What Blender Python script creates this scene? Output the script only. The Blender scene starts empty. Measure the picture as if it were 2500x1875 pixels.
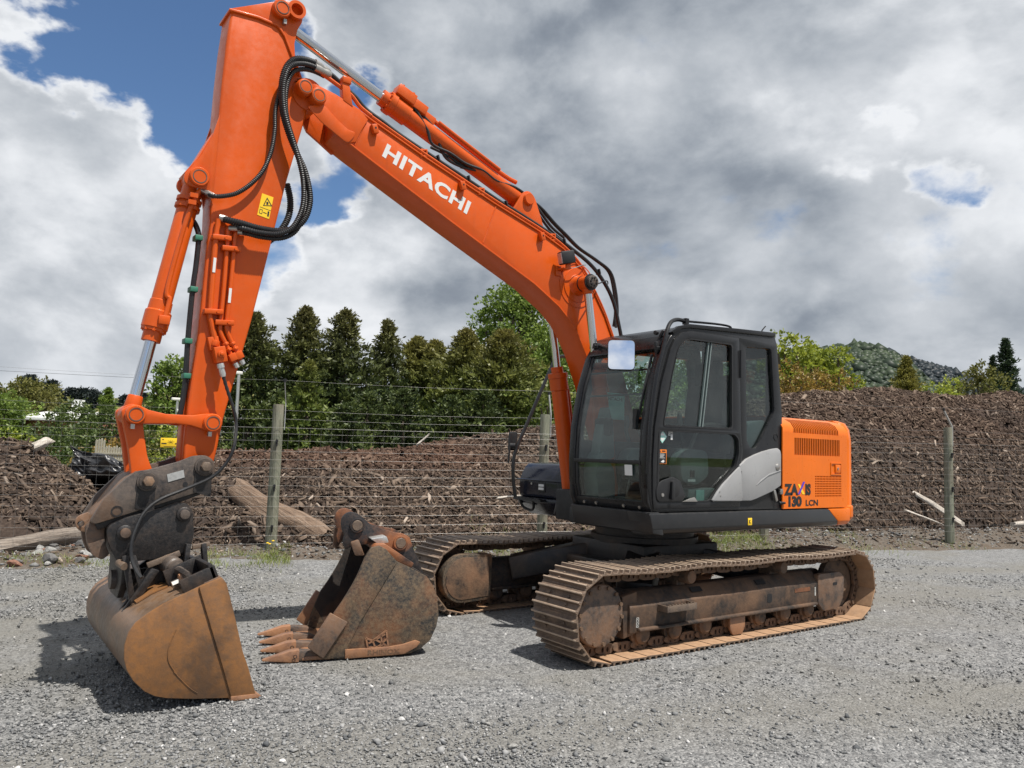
import bpy, bmesh, math, random
import numpy as np
from mathutils import Vector, Matrix, Quaternion
from mathutils.geometry import tessellate_polygon
random.seed(7); RNG = np.random.default_rng(11)
SC = bpy.context.scene; COL = SC.collection

# ------------------------------------------------------------------ camera
CAM = Vector((5.639, 5.523, 1.537)); YAW, PIT, ROL = (math.radians(a) for a in (-125.8, 4.946, 1.808)); FPX = 1909.04
_f = Vector((math.cos(PIT)*math.cos(YAW), math.cos(PIT)*math.sin(YAW), math.sin(PIT)))
_r0 = Vector((math.sin(YAW), -math.cos(YAW), 0)); _u0 = _r0.cross(_f)
_R = _r0*math.cos(ROL) + _u0*math.sin(ROL); _U = -_r0*math.sin(ROL) + _u0*math.cos(ROL)
cam = bpy.data.cameras.new('camera'); cam.sensor_width = 36; cam.lens = FPX/2500*36
cam.clip_start = 0.05; cam.clip_end = 5000
camo = bpy.data.objects.new('camera', cam); COL.objects.link(camo)
camo.matrix_world = Matrix(((_R.x, _U.x, -_f.x, CAM.x), (_R.y, _U.y, -_f.y, CAM.y), (_R.z, _U.z, -_f.z, CAM.z), (0, 0, 0, 1)))
SC.camera = camo
SC.render.resolution_x = 1024; SC.render.resolution_y = 768
def ray(u, v): return _f + _R*((u-1250)/FPX) + _U*((937.5-v)/FPX)      # photograph pixel -> direction
def at(u, v, depth): return CAM + ray(u, v)*depth

# ------------------------------------------------------------------ light
SUN = Vector((-0.14, 0.44, 1.0)).normalized()
SUN_EL = math.asin(SUN.z); SUN_AZ = math.atan2(SUN.x, SUN.y)
sl = bpy.data.lights.new('sun', 'SUN'); sl.energy = 5.0; sl.angle = math.radians(0.55); sl.color = (1.0, 0.955, 0.89)
so = bpy.data.objects.new('sun', sl); COL.objects.link(so); so.location = (0, 0, 30)
so.rotation_euler = SUN.to_track_quat('Z', 'Y').to_euler()
SC.view_settings.view_transform = 'Standard'; SC.view_settings.look = 'None'
SC.view_settings.exposure = 0.35; SC.view_settings.gamma = 1.0; SC.view_settings.use_curve_mapping = False

def build_world():
    w = bpy.data.worlds.new('World'); SC.world = w; w.use_nodes = True
    nt = w.node_tree; N = nt.nodes; L = nt.links; N.clear()
    def nd(t, **k):
        n = N.new(t)
        for a, b in k.items(): setattr(n, a, b)
        return n
    def put(sock, v):
        if isinstance(v, bpy.types.NodeSocket): L.new(v, sock)
        else: sock.default_value = v
    def M(op, a, b=0.0, c=0.0, clamp=False):
        n = nd('ShaderNodeMath', operation=op); n.use_clamp = clamp
        put(n.inputs[0], a); put(n.inputs[1], b); put(n.inputs[2], c); return n.outputs[0]
    def V(op, a, b=(0, 0, 0), s=None):
        n = nd('ShaderNodeVectorMath', operation=op); put(n.inputs[0], a); put(n.inputs[1], b)
        if s is not None: put(n.inputs['Scale'], s)
        return n
    def ramp(fac, a, b, c=0.0, d=1.0):
        n = nd('ShaderNodeMapRange', interpolation_type='SMOOTHSTEP'); put(n.inputs[0], fac)
        for i, x in enumerate((a, b, c, d)): put(n.inputs[i+1], x)
        return n.outputs[0]
    def mixc(f, a, b):
        n = nd('ShaderNodeMix', data_type='RGBA'); put(n.inputs[0], f); put(n.inputs[6], a); put(n.inputs[7], b); return n.outputs[2]
    sky = nd('ShaderNodeTexSky', sky_type='NISHITA'); sky.sun_disc = False
    sky.sun_elevation = SUN_EL; sky.sun_rotation = SUN_AZ; sky.air_density = 1.0; sky.dust_density = 0.6; sky.ozone_density = 1.6
    blue = V('MULTIPLY', sky.outputs[0], (.076, .092, .108)).outputs[0]
    tc = nd('ShaderNodeTexCoord'); d = V('NORMALIZE', tc.outputs['Generated']).outputs[0]
    sp = nd('ShaderNodeSeparateXYZ'); put(sp.inputs[0], d)
    mp = V('MULTIPLY', d, (1.0, 1.0, 1.55)).outputs[0]
    def noise(vec, scale, detail, rough, off=(0, 0, 0), dist=0.0):
        n = nd('ShaderNodeTexNoise'); n.inputs['Scale'].default_value = scale; n.inputs['Detail'].default_value = detail
        n.inputs['Roughness'].default_value = rough; n.inputs['Distortion'].default_value = dist
        L.new(V('ADD', vec, off).outputs[0], n.inputs['Vector']); return n.outputs[0]
    O1 = (3.1, 1.7, 0.4)
    shape = noise(mp, 3.4, 9, 0.56, O1, 0.15)                      # billows
    base = noise(mp, 1.3, 3, 0.5, (9.3, 4.2, 1.0))                  # cloud banks
    nw = nd('ShaderNodeTexNoise'); nw.inputs['Scale'].default_value = 5.0; nw.inputs['Detail'].default_value = 7; nw.inputs['Roughness'].default_value = .52; L.new(mp, nw.inputs['Vector'])
    dw = V('NORMALIZE', V('ADD', d, V('SCALE', V('SUBTRACT', nw.outputs['Color'], (.5, .5, .5)).outputs[0], s=.40).outputs[0]).outputs[0]).outputs[0]
    def blob(u, v, r, w):
        g = ray(u, v).normalized(); dot = V('DOT_PRODUCT', dw, tuple(g)).outputs['Value']
        return ramp(dot, math.cos(r), math.cos(r*.15), 0.0, w)
    gs = None
    def blob_dir(g, r, w):
        dot = V('DOT_PRODUCT', dw, tuple(g)).outputs['Value']; return ramp(dot, math.cos(r), math.cos(r*.15), 0.0, w)
    gs = blob_dir(_rm, .7, .78)
    for a in GAPS:                                                   # openings in the cloud cover
        q = blob(*a); gs = q if gs is None else M('MAXIMUM', gs, q)
    cover = M('ADD', M('MULTIPLY', M('SUBTRACT', shape, 0.5), 2.6), M('MULTIPLY', M('SUBTRACT', base, 0.40), 1.5))
    cover = M('SUBTRACT', M('ADD', cover, 0.42), gs)
    mask = ramp(cover, -0.16, 0.22)
    dn2 = noise(mp, 3.4, 8, 0.56, (O1[0]+SUN.x*.06, O1[1]+SUN.y*.06, O1[2]+SUN.z*.06), 0.15)
    lit = M('MULTIPLY', M('SUBTRACT', shape, dn2), 1.9)
    soft = noise(mp, 2.1, 4, 0.45, (1.3, 7.7, 2.2), 0.2)
    edge = ramp(cover, 0.0, 0.50, 0.30, 0.0)                         # thin rims let the sun through
    lum = M('ADD', M('ADD', 0.59, lit), M('MULTIPLY', M('SUBTRACT', soft, 0.5), 1.15)); lum = M('ADD', lum, edge)
    for a in TONES: lum = M('ADD', lum, blob(a[0], a[1], a[2], a[3]))
    cr = nd('ShaderNodeValToRGB'); put(cr.inputs[0], lum)
    e = cr.color_ramp.elements; e[0].position = 0.10; e[0].color = (0.17, 0.20, 0.25, 1); e[1].position = 1.05 if False else 1.0; e[1].color = (0.82, 0.84, 0.87, 1)
    for pos, c in ((0.32, (.27, .305, .355)), (0.52, (.42, .455, .50)), (0.72, (.565, .595, .635)), (0.86, (.71, .735, .77))):
        q = cr.color_ramp.elements.new(pos); q.color = (*c, 1)
    col = mixc(mask, blue, cr.outputs[0])
    hz = ramp(sp.outputs[2], 0.0, 0.14, 0.45, 0.0)
    col = mixc(hz, col, (0.50, 0.54, 0.595, 1))
    bg = nd('ShaderNodeBackground'); put(bg.inputs[0], col); bg.inputs[1].default_value = 0.83
    out = nd('ShaderNodeOutputWorld'); L.new(bg.outputs[0], out.inputs[0])
# (photo pixel u, v, angular radius rad, strength)
GAPS = [(320, -20, .17, 1.5), (420, 120, .14, 1.35), (480, 240, .10, 1.0), (770, 410, .09, .85), (700, 350, .05, .4), (2165, 385, .055, .37), (640, 640, .06, .45), (600, 740, .05, .4), (430, 800, .08, .3), (2270, 165, .06, .15), (560, 560, .08, .45)]
_vm = (Vector((1.175, .86, 2.36))-CAM).normalized(); _nm = (-_vm+Vector((-.02, .10, .26))).normalized(); _rm = _vm-_nm*(2*_vm.dot(_nm))   # the open sky that the cab mirror shows
# banks of lighter and darker cloud (u, v, angular radius, amount)
TONES = [(1180, 330, .34, -.06), (1550, 520, .26, -.06), (2250, 100, .34, .04), (150, 330, .26, .22), (40, 560, .16, -.06), (790, 690, .15, .30), (2320, 430, .14, .10), (2000, 640, .24, -.05), (1050, 720, .18, .14), (60, 790, .12, .16), (250, 760, .14, .1), (1000, 120, .2, .06)]
build_world()

# ------------------------------------------------------------------ materials
MATS = {}
def newmat(name):
    m = bpy.data.materials.new(name); m.use_nodes = True; m.node_tree.nodes.clear(); MATS[name] = m
    nt = m.node_tree
    class B: pass
    b = B(); b.m = m; b.N = nt.nodes; b.L = nt.links
    b.out = b.N.new('ShaderNodeOutputMaterial')
    b.tc = b.N.new('ShaderNodeTexCoord')
    return b
def S(b, sock, v):
    if isinstance(v, bpy.types.NodeSocket): b.L.new(v, sock)
    else: sock.default_value = v
def n_noise(b, scale, detail=4, rough=.55, vec=None, dist=0, off=None):
    n = b.N.new('ShaderNodeTexNoise'); n.inputs['Scale'].default_value = scale; n.inputs['Detail'].default_value = detail
    n.inputs['Roughness'].default_value = rough; n.inputs['Distortion'].default_value = dist
    v = vec or b.tc.outputs['Object']
    if off is not None:
        a = b.N.new('ShaderNodeVectorMath'); a.operation = 'ADD'; b.L.new(v, a.inputs[0]); a.inputs[1].default_value = (off, off*1.7, off*.3); v = a.outputs[0]
    b.L.new(v, n.inputs['Vector']); return n.outputs[0]
def n_ramp(b, fac, stops, interp='LINEAR'):
    n = b.N.new('ShaderNodeValToRGB'); S(b, n.inputs[0], fac); cr = n.color_ramp; cr.interpolation = interp
    while len(cr.elements) < len(stops): cr.elements.new(.5)
    for e, (p, c) in zip(cr.elements, stops):
        e.position = p; e.color = (*c, 1) if not isinstance(c, (int, float)) else (c, c, c, 1)
    return n.outputs[0]
def n_map(b, fac, a, c, lo=0., hi=1.):
    n = b.N.new('ShaderNodeMapRange'); S(b, n.inputs[0], fac)
    for i, x in enumerate((a, c, lo, hi)): n.inputs[i+1].default_value = x
    return n.outputs[0]
def n_mix(b, f, c1, c2, mode='MIX'):
    n = b.N.new('ShaderNodeMix'); n.data_type = 'RGBA'; n.blend_type = mode
    S(b, n.inputs[0], f)
    for i, c in ((6, c1), (7, c2)): S(b, n.inputs[i], c if isinstance(c, bpy.types.NodeSocket) else (*c, 1))
    return n.outputs[2]
def n_math(b, op, x, y=0.):
    n = b.N.new('ShaderNodeMath'); n.operation = op; S(b, n.inputs[0], x); S(b, n.inputs[1], y); return n.outputs[0]
def n_bump(b, h, strength=.3, dist=.01):
    n = b.N.new('ShaderNodeBump'); n.inputs['Strength'].default_value = strength; n.inputs['Distance'].default_value = dist
    b.L.new(h, n.inputs['Height']); return n.outputs[0]
def pbsdf(b, col, rough=.5, metal=0., bump=None, coat=0., spec=None, link=True):
    p = b.N.new('ShaderNodeBsdfPrincipled')
    S(b, p.inputs['Base Color'], col if isinstance(col, bpy.types.NodeSocket) else (*col, 1))
    S(b, p.inputs['Roughness'], rough); S(b, p.inputs['Metallic'], metal)
    p.inputs['Coat Weight'].default_value = coat; p.inputs['Coat Roughness'].default_value = .08
    if spec is not None: p.inputs['Specular IOR Level'].default_value = spec
    if bump is not None: b.L.new(bump, p.inputs['Normal'])
    if link: b.L.new(p.outputs[0], b.out.inputs[0])
    return p
def simple(name, col, rough=.5, metal=0., coat=0., var=.12, scale=6, bump=0.0, bscale=60):
    b = newmat(name)
    n = n_noise(b, scale, 5, .6)
    c = n_mix(b, n_map(b, n, .3, .7), tuple(x*(1-var) for x in col), tuple(min(1, x*(1+var)) for x in col))
    r = n_map(b, n_noise(b, scale*2.3, 4, .6, off=5), .3, .7, max(.02, rough-.08), min(1, rough+.08))
    bp = n_bump(b, n_noise(b, bscale, 4, .6), bump, .004) if bump else None
    pbsdf(b, c, r, metal, bp, coat); return b.m
def paint(name, col, dust=(.36, .17, .07), amount=.35, rough=.33):
    b = newmat(name)
    n1 = n_noise(b, 2.2, 6, .62); n2 = n_noise(b, 17, 5, .65, off=3); n3 = n_noise(b, 95, 2, .5, off=9)
    c = n_mix(b, n_map(b, n1, .3, .7), tuple(x*.88 for x in col), tuple(min(1, x*1.06) for x in col))
    g = b.N.new('ShaderNodeNewGeometry'); sx = b.N.new('ShaderNodeSeparateXYZ'); b.L.new(g.outputs['Normal'], sx.inputs[0])
    upf = n_map(b, sx.outputs[2], .2, 1.0, 0.1, .8)
    dm = n_math(b, 'MULTIPLY', n_map(b, n2, .45, .75, 0, amount), n_math(b, 'ADD', upf, .15))
    c = n_mix(b, dm, c, dust)
    sp = n_map(b, n3, .72, .76, 0, .55); c = n_mix(b, n_math(b, 'MULTIPLY', sp, n_map(b, n1, .5, .65)), c, (.10, .05, .03))
    mp = b.N.new('ShaderNodeMapping'); mp.inputs['Scale'].default_value = (11, 11, 1.1); b.L.new(b.tc.outputs['Object'], mp.inputs[0])
    stk = n_noise(b, 2.0, 6, .65, vec=mp.outputs[0]); c = n_mix(b, n_math(b, 'MULTIPLY', n_map(b, stk, .55, .78, 0, .28), n_map(b, n1, .35, .65, .3, 1.)), c, tuple(x*.45+.015 for x in col))
    r = n_map(b, n2, .3, .8, rough-.06, rough+.16)
    pbsdf(b, c, r, 0, n_bump(b, n_noise(b, 7, 3, .5), .06, .01), .05, spec=.35); return b.m
def rusty(name, base, dark, rust, patch=(.45, .6), rough=.75, scale=6, bump=.35, dirt=(.30, .19, .11), dirt_amt=.5):
    b = newmat(name)
    n1 = n_noise(b, scale, 8, .65, dist=.3); n2 = n_noise(b, scale*.45, 6, .6, off=4, dist=.4); n3 = n_noise(b, scale*7, 5, .7, off=8)
    c = n_mix(b, n_map(b, n1, *patch), base, dark)
    c = n_mix(b, n_map(b, n2, .50, .66), c, rust)
    c = n_mix(b, n_math(b, 'MULTIPLY', n_map(b, n3, .4, .75), dirt_amt), c, dirt)
    h = n_math(b, 'ADD', n3, n_math(b, 'MULTIPLY', n1, .8))
    pbsdf(b, c, n_map(b, n3, .3, .7, rough-.15, min(1, rough+.12)), 0, n_bump(b, h, bump, .006)); return b.m

ORANGE = (0.60, 0.085, 0.005)
paint('orange', ORANGE, amount=.30)
paint('orange_body', (0.74, 0.150, 0.005), amount=.22, rough=.3)
paint('black_paint', (.009, .009, .010), dust=(.10, .09, .08), amount=.16, rough=.26)
paint('navy_black', (.008, .010, .020), dust=(.12, .11, .1), amount=.2, rough=.18)
paint('grey_skirt', (.026, .027, .029), dust=(.16, .14, .12), amount=.22, rough=.34)
paint('charcoal', (.015, .0155, .017), dust=(.12, .11, .095), amount=.18, rough=.3)
paint('silver', (.31, .31, .31), dust=(.35, .3, .25), amount=.25, rough=.3)
simple('chrome', (.62, .63, .65), .1, 1.0, var=.04)
simple('steel', (.42, .40, .37), .38, .9, var=.2)
simple('rubber', (.012, .012, .013), .5, var=.3, bump=.2)
simple('dark', (.010, .010, .011), .65, var=.3)
simple('seat_fabric', (.016, .017, .020), .9, var=.3, bump=.3)
simple('interior_grey', (.15, .185, .18), .55, var=.08)
simple('dirty_white', (.40, .39, .36), .6, var=.5, scale=40)
simple('white_print', (.66, .66, .64), .45, var=.04)
simple('black_print', (.015, .015, .016), .45, var=.1)
simple('purple_print', (.10, .04, .42), .45); simple('yellow_print', (.85, .55, .02), .4, var=.03)
simple('orange_print', (.85, .22, .02), .4); simple('teal_print', (.33, .62, .55), .4)
simple('green_clamp', (.03, .16, .10), .5)
simple('galvanised', (.55, .55, .53), .42, .75, var=.18, scale=30)
simple('wire', (.27, .265, .255), .4, .6, var=.2, scale=3)
simple('lamp_glass', (.42, .30, .28), .15, var=.3, scale=30, coat=.8)
rusty('undercarriage', (.105, .064, .040), (.018, .016, .016), (.19, .10, .055), (.46, .62), .78, 5, .5, (.26, .16, .09), .45)
rusty('shoe_edge', (.38, .29, .21), (.26, .19, .135), (.34, .235, .16), (.45, .65), .45, 9, .4, (.36, .27, .19), .5)
rusty('shoe_steel', (.12, .082, .058), (.055, .04, .032), (.19, .12, .078), (.45, .65), .6, 7, .5, (.31, .21, .135), .5)
rusty('shoe_inner', (.36, .215, .12), (.25, .15, .085), (.33, .19, .10), (.45, .65), .8, 5, .3, (.40, .27, .17), .5)
rusty('mud_bucket_skin', (.225, .103, .036), (.115, .060, .029), (.265, .118, .038), (.46, .60), .5, 3.4, .35, (.075, .050, .033), .6)
rusty('track_frame', (.045, .031, .023), (.010, .010, .010), (.13, .072, .04), (.42, .58), .75, 4, .5, (.17, .10, .058), .42)
rusty('mud_bucket_shell', (.175, .098, .050), (.085, .058, .040), (.23, .115, .05), (.44, .62), .42, 3.5, .3, (.21, .17, .14), .45)
rusty('mud_bucket_dark', (.14, .085, .055), (.035, .030, .028), (.20, .105, .055), (.45, .6), .6, 6, .4, (.2, .16, .13), .35)
rusty('hitch_steel', (.085, .068, .057), (.022, .021, .022), (.115, .07, .045), (.44, .62), .5, 5, .35, (.17, .12, .085), .35)
rusty('hitch_black', (.012, .012, .013), (.006, .006, .007), (.05, .033, .023), (.45, .6), .5, 7, .4, (.09, .062, .045), .25)
rusty('pin_steel', (.13, .095, .07), (.08, .06, .05), (.24, .14, .08), (.45, .62), .45, 14, .3, (.26, .19, .13), .4)
rusty('dig_bucket_skin', (.098, .062, .036), (.022, .021, .020), (.155, .068, .030), (.38, .55), .75, 7, .45, (.23, .165, .10), .65)
rusty('dig_bucket_inside', (.03, .026, .023), (.012, .012, .012), (.09, .045, .025), (.42, .6), .7, 6, .4, (.10, .06, .04), .35)
rusty('dig_bucket_ear', (.012, .012, .014), (.010, .010, .012), (.26, .095, .035), (.45, .55), .55, 6, .4, (.12, .07, .045), .35)
rusty('tooth_steel', (.27, .135, .07), (.17, .085, .05), (.32, .15, .07), (.45, .62), .42, 9, .3, (.34, .2, .12), .4)

def glass(name, tint, refl_rough=.0, body=0.0, dirt=0.035):
    b = newmat(name)
    tr = b.N.new('ShaderNodeBsdfTransparent'); tr.inputs[0].default_value = (*tint, 1)
    gl = b.N.new('ShaderNodeBsdfGlossy'); gl.inputs['Roughness'].default_value = refl_rough; gl.inputs[0].default_value = (1, 1, 1, 1)
    lw = b.N.new('ShaderNodeLayerWeight'); lw.inputs[0].default_value = .5
    f5 = n_math(b, 'ADD', n_math(b, 'MULTIPLY', n_math(b, 'POWER', lw.outputs['Facing'], 5.0), .94), .05)
    mx = b.N.new('ShaderNodeMixShader'); b.L.new(f5, mx.inputs[0]); b.L.new(tr.outputs[0], mx.inputs[1]); b.L.new(gl.outputs[0], mx.inputs[2])
    df = b.N.new('ShaderNodeBsdfDiffuse'); df.inputs[0].default_value = (.3, .29, .27, 1)
    m2 = b.N.new('ShaderNodeMixShader'); S(b, m2.inputs[0], n_map(b, n_noise(b, 9, 6, .65), .45, .75, 0, dirt))
    b.L.new(mx.outputs[0], m2.inputs[1]); b.L.new(df.outputs[0], m2.inputs[2]); b.L.new(m2.outputs[0], b.out.inputs[0])
glass('glass', (.76, .83, .805)); glass('glass_dark', (.64, .70, .69))
b = newmat('mirror_glass'); g = b.N.new('ShaderNodeBsdfGlossy'); g.inputs['Roughness'].default_value = 0; g.inputs[0].default_value = (.9, .92, .95, 1); b.L.new(g.outputs[0], b.out.inputs[0])

# ------------------------------------------------------------------ mesh helpers
def tag(o, label=None, cat=None, group=None, kind=None):
    if label: o['label'] = label
    if cat: o['category'] = cat
    if group: o['group'] = group
    if kind: o['kind'] = kind
    return o
def empty(name, loc=(0, 0, 0), rz=0., **k):
    o = bpy.data.objects.new(name, None); o.location = loc; o.rotation_euler = (0, 0, rz); o.empty_display_size = .2
    COL.objects.link(o); return tag(o, **k)
def place(name, me, parent=None, mat=None, M=None):
    o = bpy.data.objects.new(name, me); COL.objects.link(o)
    if mat and not me.materials: me.materials.append(MATS[mat])
    if parent: o.parent = parent
    if M is not None: o.matrix_local = M
    return o
def fast_mesh(name, V, F, mat=None, smooth=False):
    V = np.asarray(V, np.float32); F = np.asarray(F, np.int32); k = F.shape[1]
    me = bpy.data.meshes.new(name); me.vertices.add(len(V)); me.vertices.foreach_set('co', V.ravel())
    me.loops.add(F.size); me.loops.foreach_set('vertex_index', F.ravel())
    me.polygons.add(len(F)); me.polygons.foreach_set('loop_start', np.arange(0, F.size, k, dtype=np.int32))
    try: me.polygons.foreach_set('loop_total', np.full(len(F), k, np.int32))
    except Exception: pass
    me.update(calc_edges=True)
    if smooth: me.polygons.foreach_set('use_smooth', np.ones(len(F), bool))
    if mat: me.materials.append(MATS[mat])
    return me
def arc(cx, cz, r, a0, a1, n):
    return [(cx+r*math.cos(math.radians(a0+(a1-a0)*i/n)), cz+r*math.sin(math.radians(a0+(a1-a0)*i/n))) for i in range(n+1)]
def smooth_path(pts, sub=6):
    P = [Vector(p) for p in pts]; out = []
    for i in range(len(P)-1):
        p0 = P[max(i-1, 0)]; p1 = P[i]; p2 = P[i+1]; p3 = P[min(i+2, len(P)-1)]
        for j in range(sub):
            t = j/sub
            out.append(.5*((2*p1)+(p2-p0)*t+(2*p0-5*p1+4*p2-p3)*t*t+(3*p1-p0-3*p2+p3)*t**3))
    out.append(P[-1]); return out
class MB:
    def __init__(s): s.v = []; s.f = []
    def add(s, V, F):
        o = len(s.v); s.v += [Vector(p) for p in V]; s.f += [tuple(i+o for i in f) for f in F]; return s
    def prism(s, poly, y0, y1, axis=1):
        n = len(poly)
        def mk(p, y): return (p[0], y, p[1]) if axis == 1 else ((y, p[0], p[1]) if axis == 0 else (p[0], p[1], y))
        V = [mk(p, y0) for p in poly]+[mk(p, y1) for p in poly]
        F = [tuple(range(n)), tuple(range(2*n-1, n-1, -1))]+[(i, (i+1) % n, n+(i+1) % n, n+i) for i in range(n)]
        return s.add(V, F)
    def holed(s, outer, holes, y0, y1, axis=1):
        loops = [outer]+holes; tris = tessellate_polygon([[Vector((p[0], p[1], 0)) for p in l] for l in loops])
        allp = [p for l in loops for p in l]; n = len(allp)
        def mk(p, y): return (p[0], y, p[1]) if axis == 1 else ((y, p[0], p[1]) if axis == 0 else (p[0], p[1], y))
        V = [mk(p, y0) for p in allp]+[mk(p, y1) for p in allp]
        F = [tuple(t) for t in tris]+[tuple(n+i for i in reversed(t)) for t in tris]
        o = 0
        for l in loops:
            m = len(l); F += [(o+i, o+(i+1) % m, n+o+(i+1) % m, n+o+i) for i in range(m)]; o += m
        return s.add(V, F)
    def box(s, c, size, M=None):
        x, y, z = (a/2 for a in size)
        V = [Vector((i, j, k)) for i in (-x, x) for j in (-y, y) for k in (-z, z)]
        if M is not None: V = [M @ p for p in V]
        V = [p+Vector(c) for p in V]
        return s.add(V, [(0, 1, 3, 2), (4, 6, 7, 5), (0, 4, 5, 1), (2, 3, 7, 6), (0, 2, 6, 4), (1, 5, 7, 3)])
    def bar(s, p0, p1, w, h, up=(0, 0, 1)):
        p0 = Vector(p0); p1 = Vector(p1); d = p1-p0; L = d.length; d.normalize(); u = Vector(up); r = d.cross(u)
        if r.length < 1e-4: r = d.cross(Vector((1, 0, 0)))
        r.normalize(); u = r.cross(d)
        M = Matrix((d, r, u)).transposed()
        return s.box((p0+p1)/2, (L, w, h), M)
    def cyl(s, p0, p1, r0, r1=None, n=20, caps=True):
        r1 = r0 if r1 is None else r1; p0 = Vector(p0); p1 = Vector(p1); q = (p1-p0).to_track_quat('Z', 'Y')
        V = []
        for p, r in ((p0, r0), (p1, r1)): V += [p+q @ Vector((r*math.cos(2*math.pi*i/n), r*math.sin(2*math.pi*i/n), 0)) for i in range(n)]
        F = [(i, (i+1) % n, n+(i+1) % n, n+i) for i in range(n)]
        if caps: F += [tuple(range(n-1, -1, -1)), tuple(range(n, 2*n))]
        return s.add(V, F)
    def ring(s, p0, p1, ro, ri, n=24):
        p0 = Vector(p0); p1 = Vector(p1); q = (p1-p0).to_track_quat('Z', 'Y'); V = []
        for p, r in ((p0, ro), (p1, ro), (p1, ri), (p0, ri)): V += [p+q @ Vector((r*math.cos(2*math.pi*i/n), r*math.sin(2*math.pi*i/n), 0)) for i in range(n)]
        F = [(k*n+i, k*n+(i+1) % n, ((k+1) % 4)*n+(i+1) % n, ((k+1) % 4)*n+i) for k in range(4) for i in range(n)]
        return s.add(V, F)
    def lathe(s, p0, p1, prof, n=24):
        """prof: list of (t along p0..p1 in metres, radius)"""
        p0 = Vector(p0); d = (Vector(p1)-p0).normalized(); q = d.to_track_quat('Z', 'Y'); V = []
        for t, r in prof: V += [p0+d*t+q @ Vector((r*math.cos(2*math.pi*i/n), r*math.sin(2*math.pi*i/n), 0)) for i in range(n)]
        F = [(k*n+i, k*n+(i+1) % n, (k+1)*n+(i+1) % n, (k+1)*n+i) for k in range(len(prof)-1) for i in range(n)]
        F += [tuple(range(n-1, -1, -1)), tuple(range((len(prof)-1)*n, len(prof)*n))]
        return s.add(V, F)
    def tube(s, pts, r, n=8, rip=None, sub=6, smooth=True):
        P = smooth_path(pts, sub) if smooth else [Vector(p) for p in pts]
        if rip:                       # corrugated hose: resample, alternate radius
            L = [0]
            for a, c in zip(P, P[1:]): L.append(L[-1]+(c-a).length)
            m = max(4, int(L[-1]/rip)); Q = []; j = 0
            for i in range(m+1):
                t = L[-1]*i/m
                while j < len(L)-2 and L[j+1] < t: j += 1
                Q.append(P[j].lerp(P[j+1], (t-L[j])/max(1e-6, L[j+1]-L[j])))
            P = Q
        V = []; ref = None
        for i, p in enumerate(P):
            d = (P[min(i+1, len(P)-1)]-P[max(i-1, 0)])
            if d.length < 1e-7: d = Vector((0, 0, 1))
            d.normalize()
            if ref is None: ref = d.orthogonal()
            ref = (ref-d*ref.dot(d)).normalized(); c = d.cross(ref)
            rr = r*(1.0 if not rip or i % 2 else .80)
            V += [p+(ref*math.cos(2*math.pi*k/n)+c*math.sin(2*math.pi*k/n))*rr for k in range(n)]
        m = len(P)
        F = [(i*n+k, i*n+(k+1) % n, (i+1)*n+(k+1) % n, (i+1)*n+k) for i in range(m-1) for k in range(n)]
        F += [tuple(range(n-1, -1, -1)), tuple(range((m-1)*n, m*n))]
        return s.add(V, F)
    def loft(s, prof, y0, y1, th, axis=1):
        """open profile (x,z) given thickness th to its left, extruded y0..y1"""
        P = [Vector((p[0], p[1])) for p in prof]; off = []
        for i, p in enumerate(P):
            d = (P[min(i+1, len(P)-1)]-P[max(i-1, 0)]).normalized(); off.append(p+Vector((-d.y, d.x))*th)
        return s.prism_strip([tuple(p) for p in P], [tuple(p) for p in off], y0, y1)
    def prism_strip(s, A, Bp, y0, y1):
        n = len(A); V = []
        for y in (y0, y1):
            V += [(p[0], y, p[1]) for p in A]+[(p[0], y, p[1]) for p in Bp]
        F = []
        for i in range(n-1):
            F += [(i, i+1, n+i+1, n+i), (2*n+i, 3*n+i, 3*n+i+1, 2*n+i+1), (i, 2*n+i, 2*n+i+1, i+1), (n+i, n+i+1, 3*n+i+1, 3*n+i)]
        F += [(0, n, 3*n, 2*n), (n-1, 3*n-1, 4*n-1, 2*n-1)]
        return s.add(V, F)
    def mesh(s, name, mat=None, bevel=0., seg=2, sharp=35, recalc=True):
        bm = bmesh.new(); vs = [bm.verts.new(p) for p in s.v]
        for f in s.f:
            try: bm.faces.new([vs[i] for i in f])
            except ValueError: pass
        if recalc: bmesh.ops.recalc_face_normals(bm, faces=bm.faces)
        if bevel:
            es = [e for e in bm.edges if len(e.link_faces) == 2 and e.calc_face_angle(0) > math.radians(28)]
            bmesh.ops.bevel(bm, geom=es, offset=bevel, segments=seg, profile=.5, affect='EDGES', clamp_overlap=True)
        me = bpy.data.meshes.new(name); bm.to_mesh(me); bm.free()
        me.polygons.foreach_set('use_smooth', np.ones(len(me.polygons), bool)); me.set_sharp_from_angle(angle=math.radians(sharp))
        if mat: me.materials.append(MATS[mat])
        return me
    def build(s, name, mat, parent=None, M=None, **k):
        return place(name, s.mesh(name, mat, **k), parent, None, M)
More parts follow.
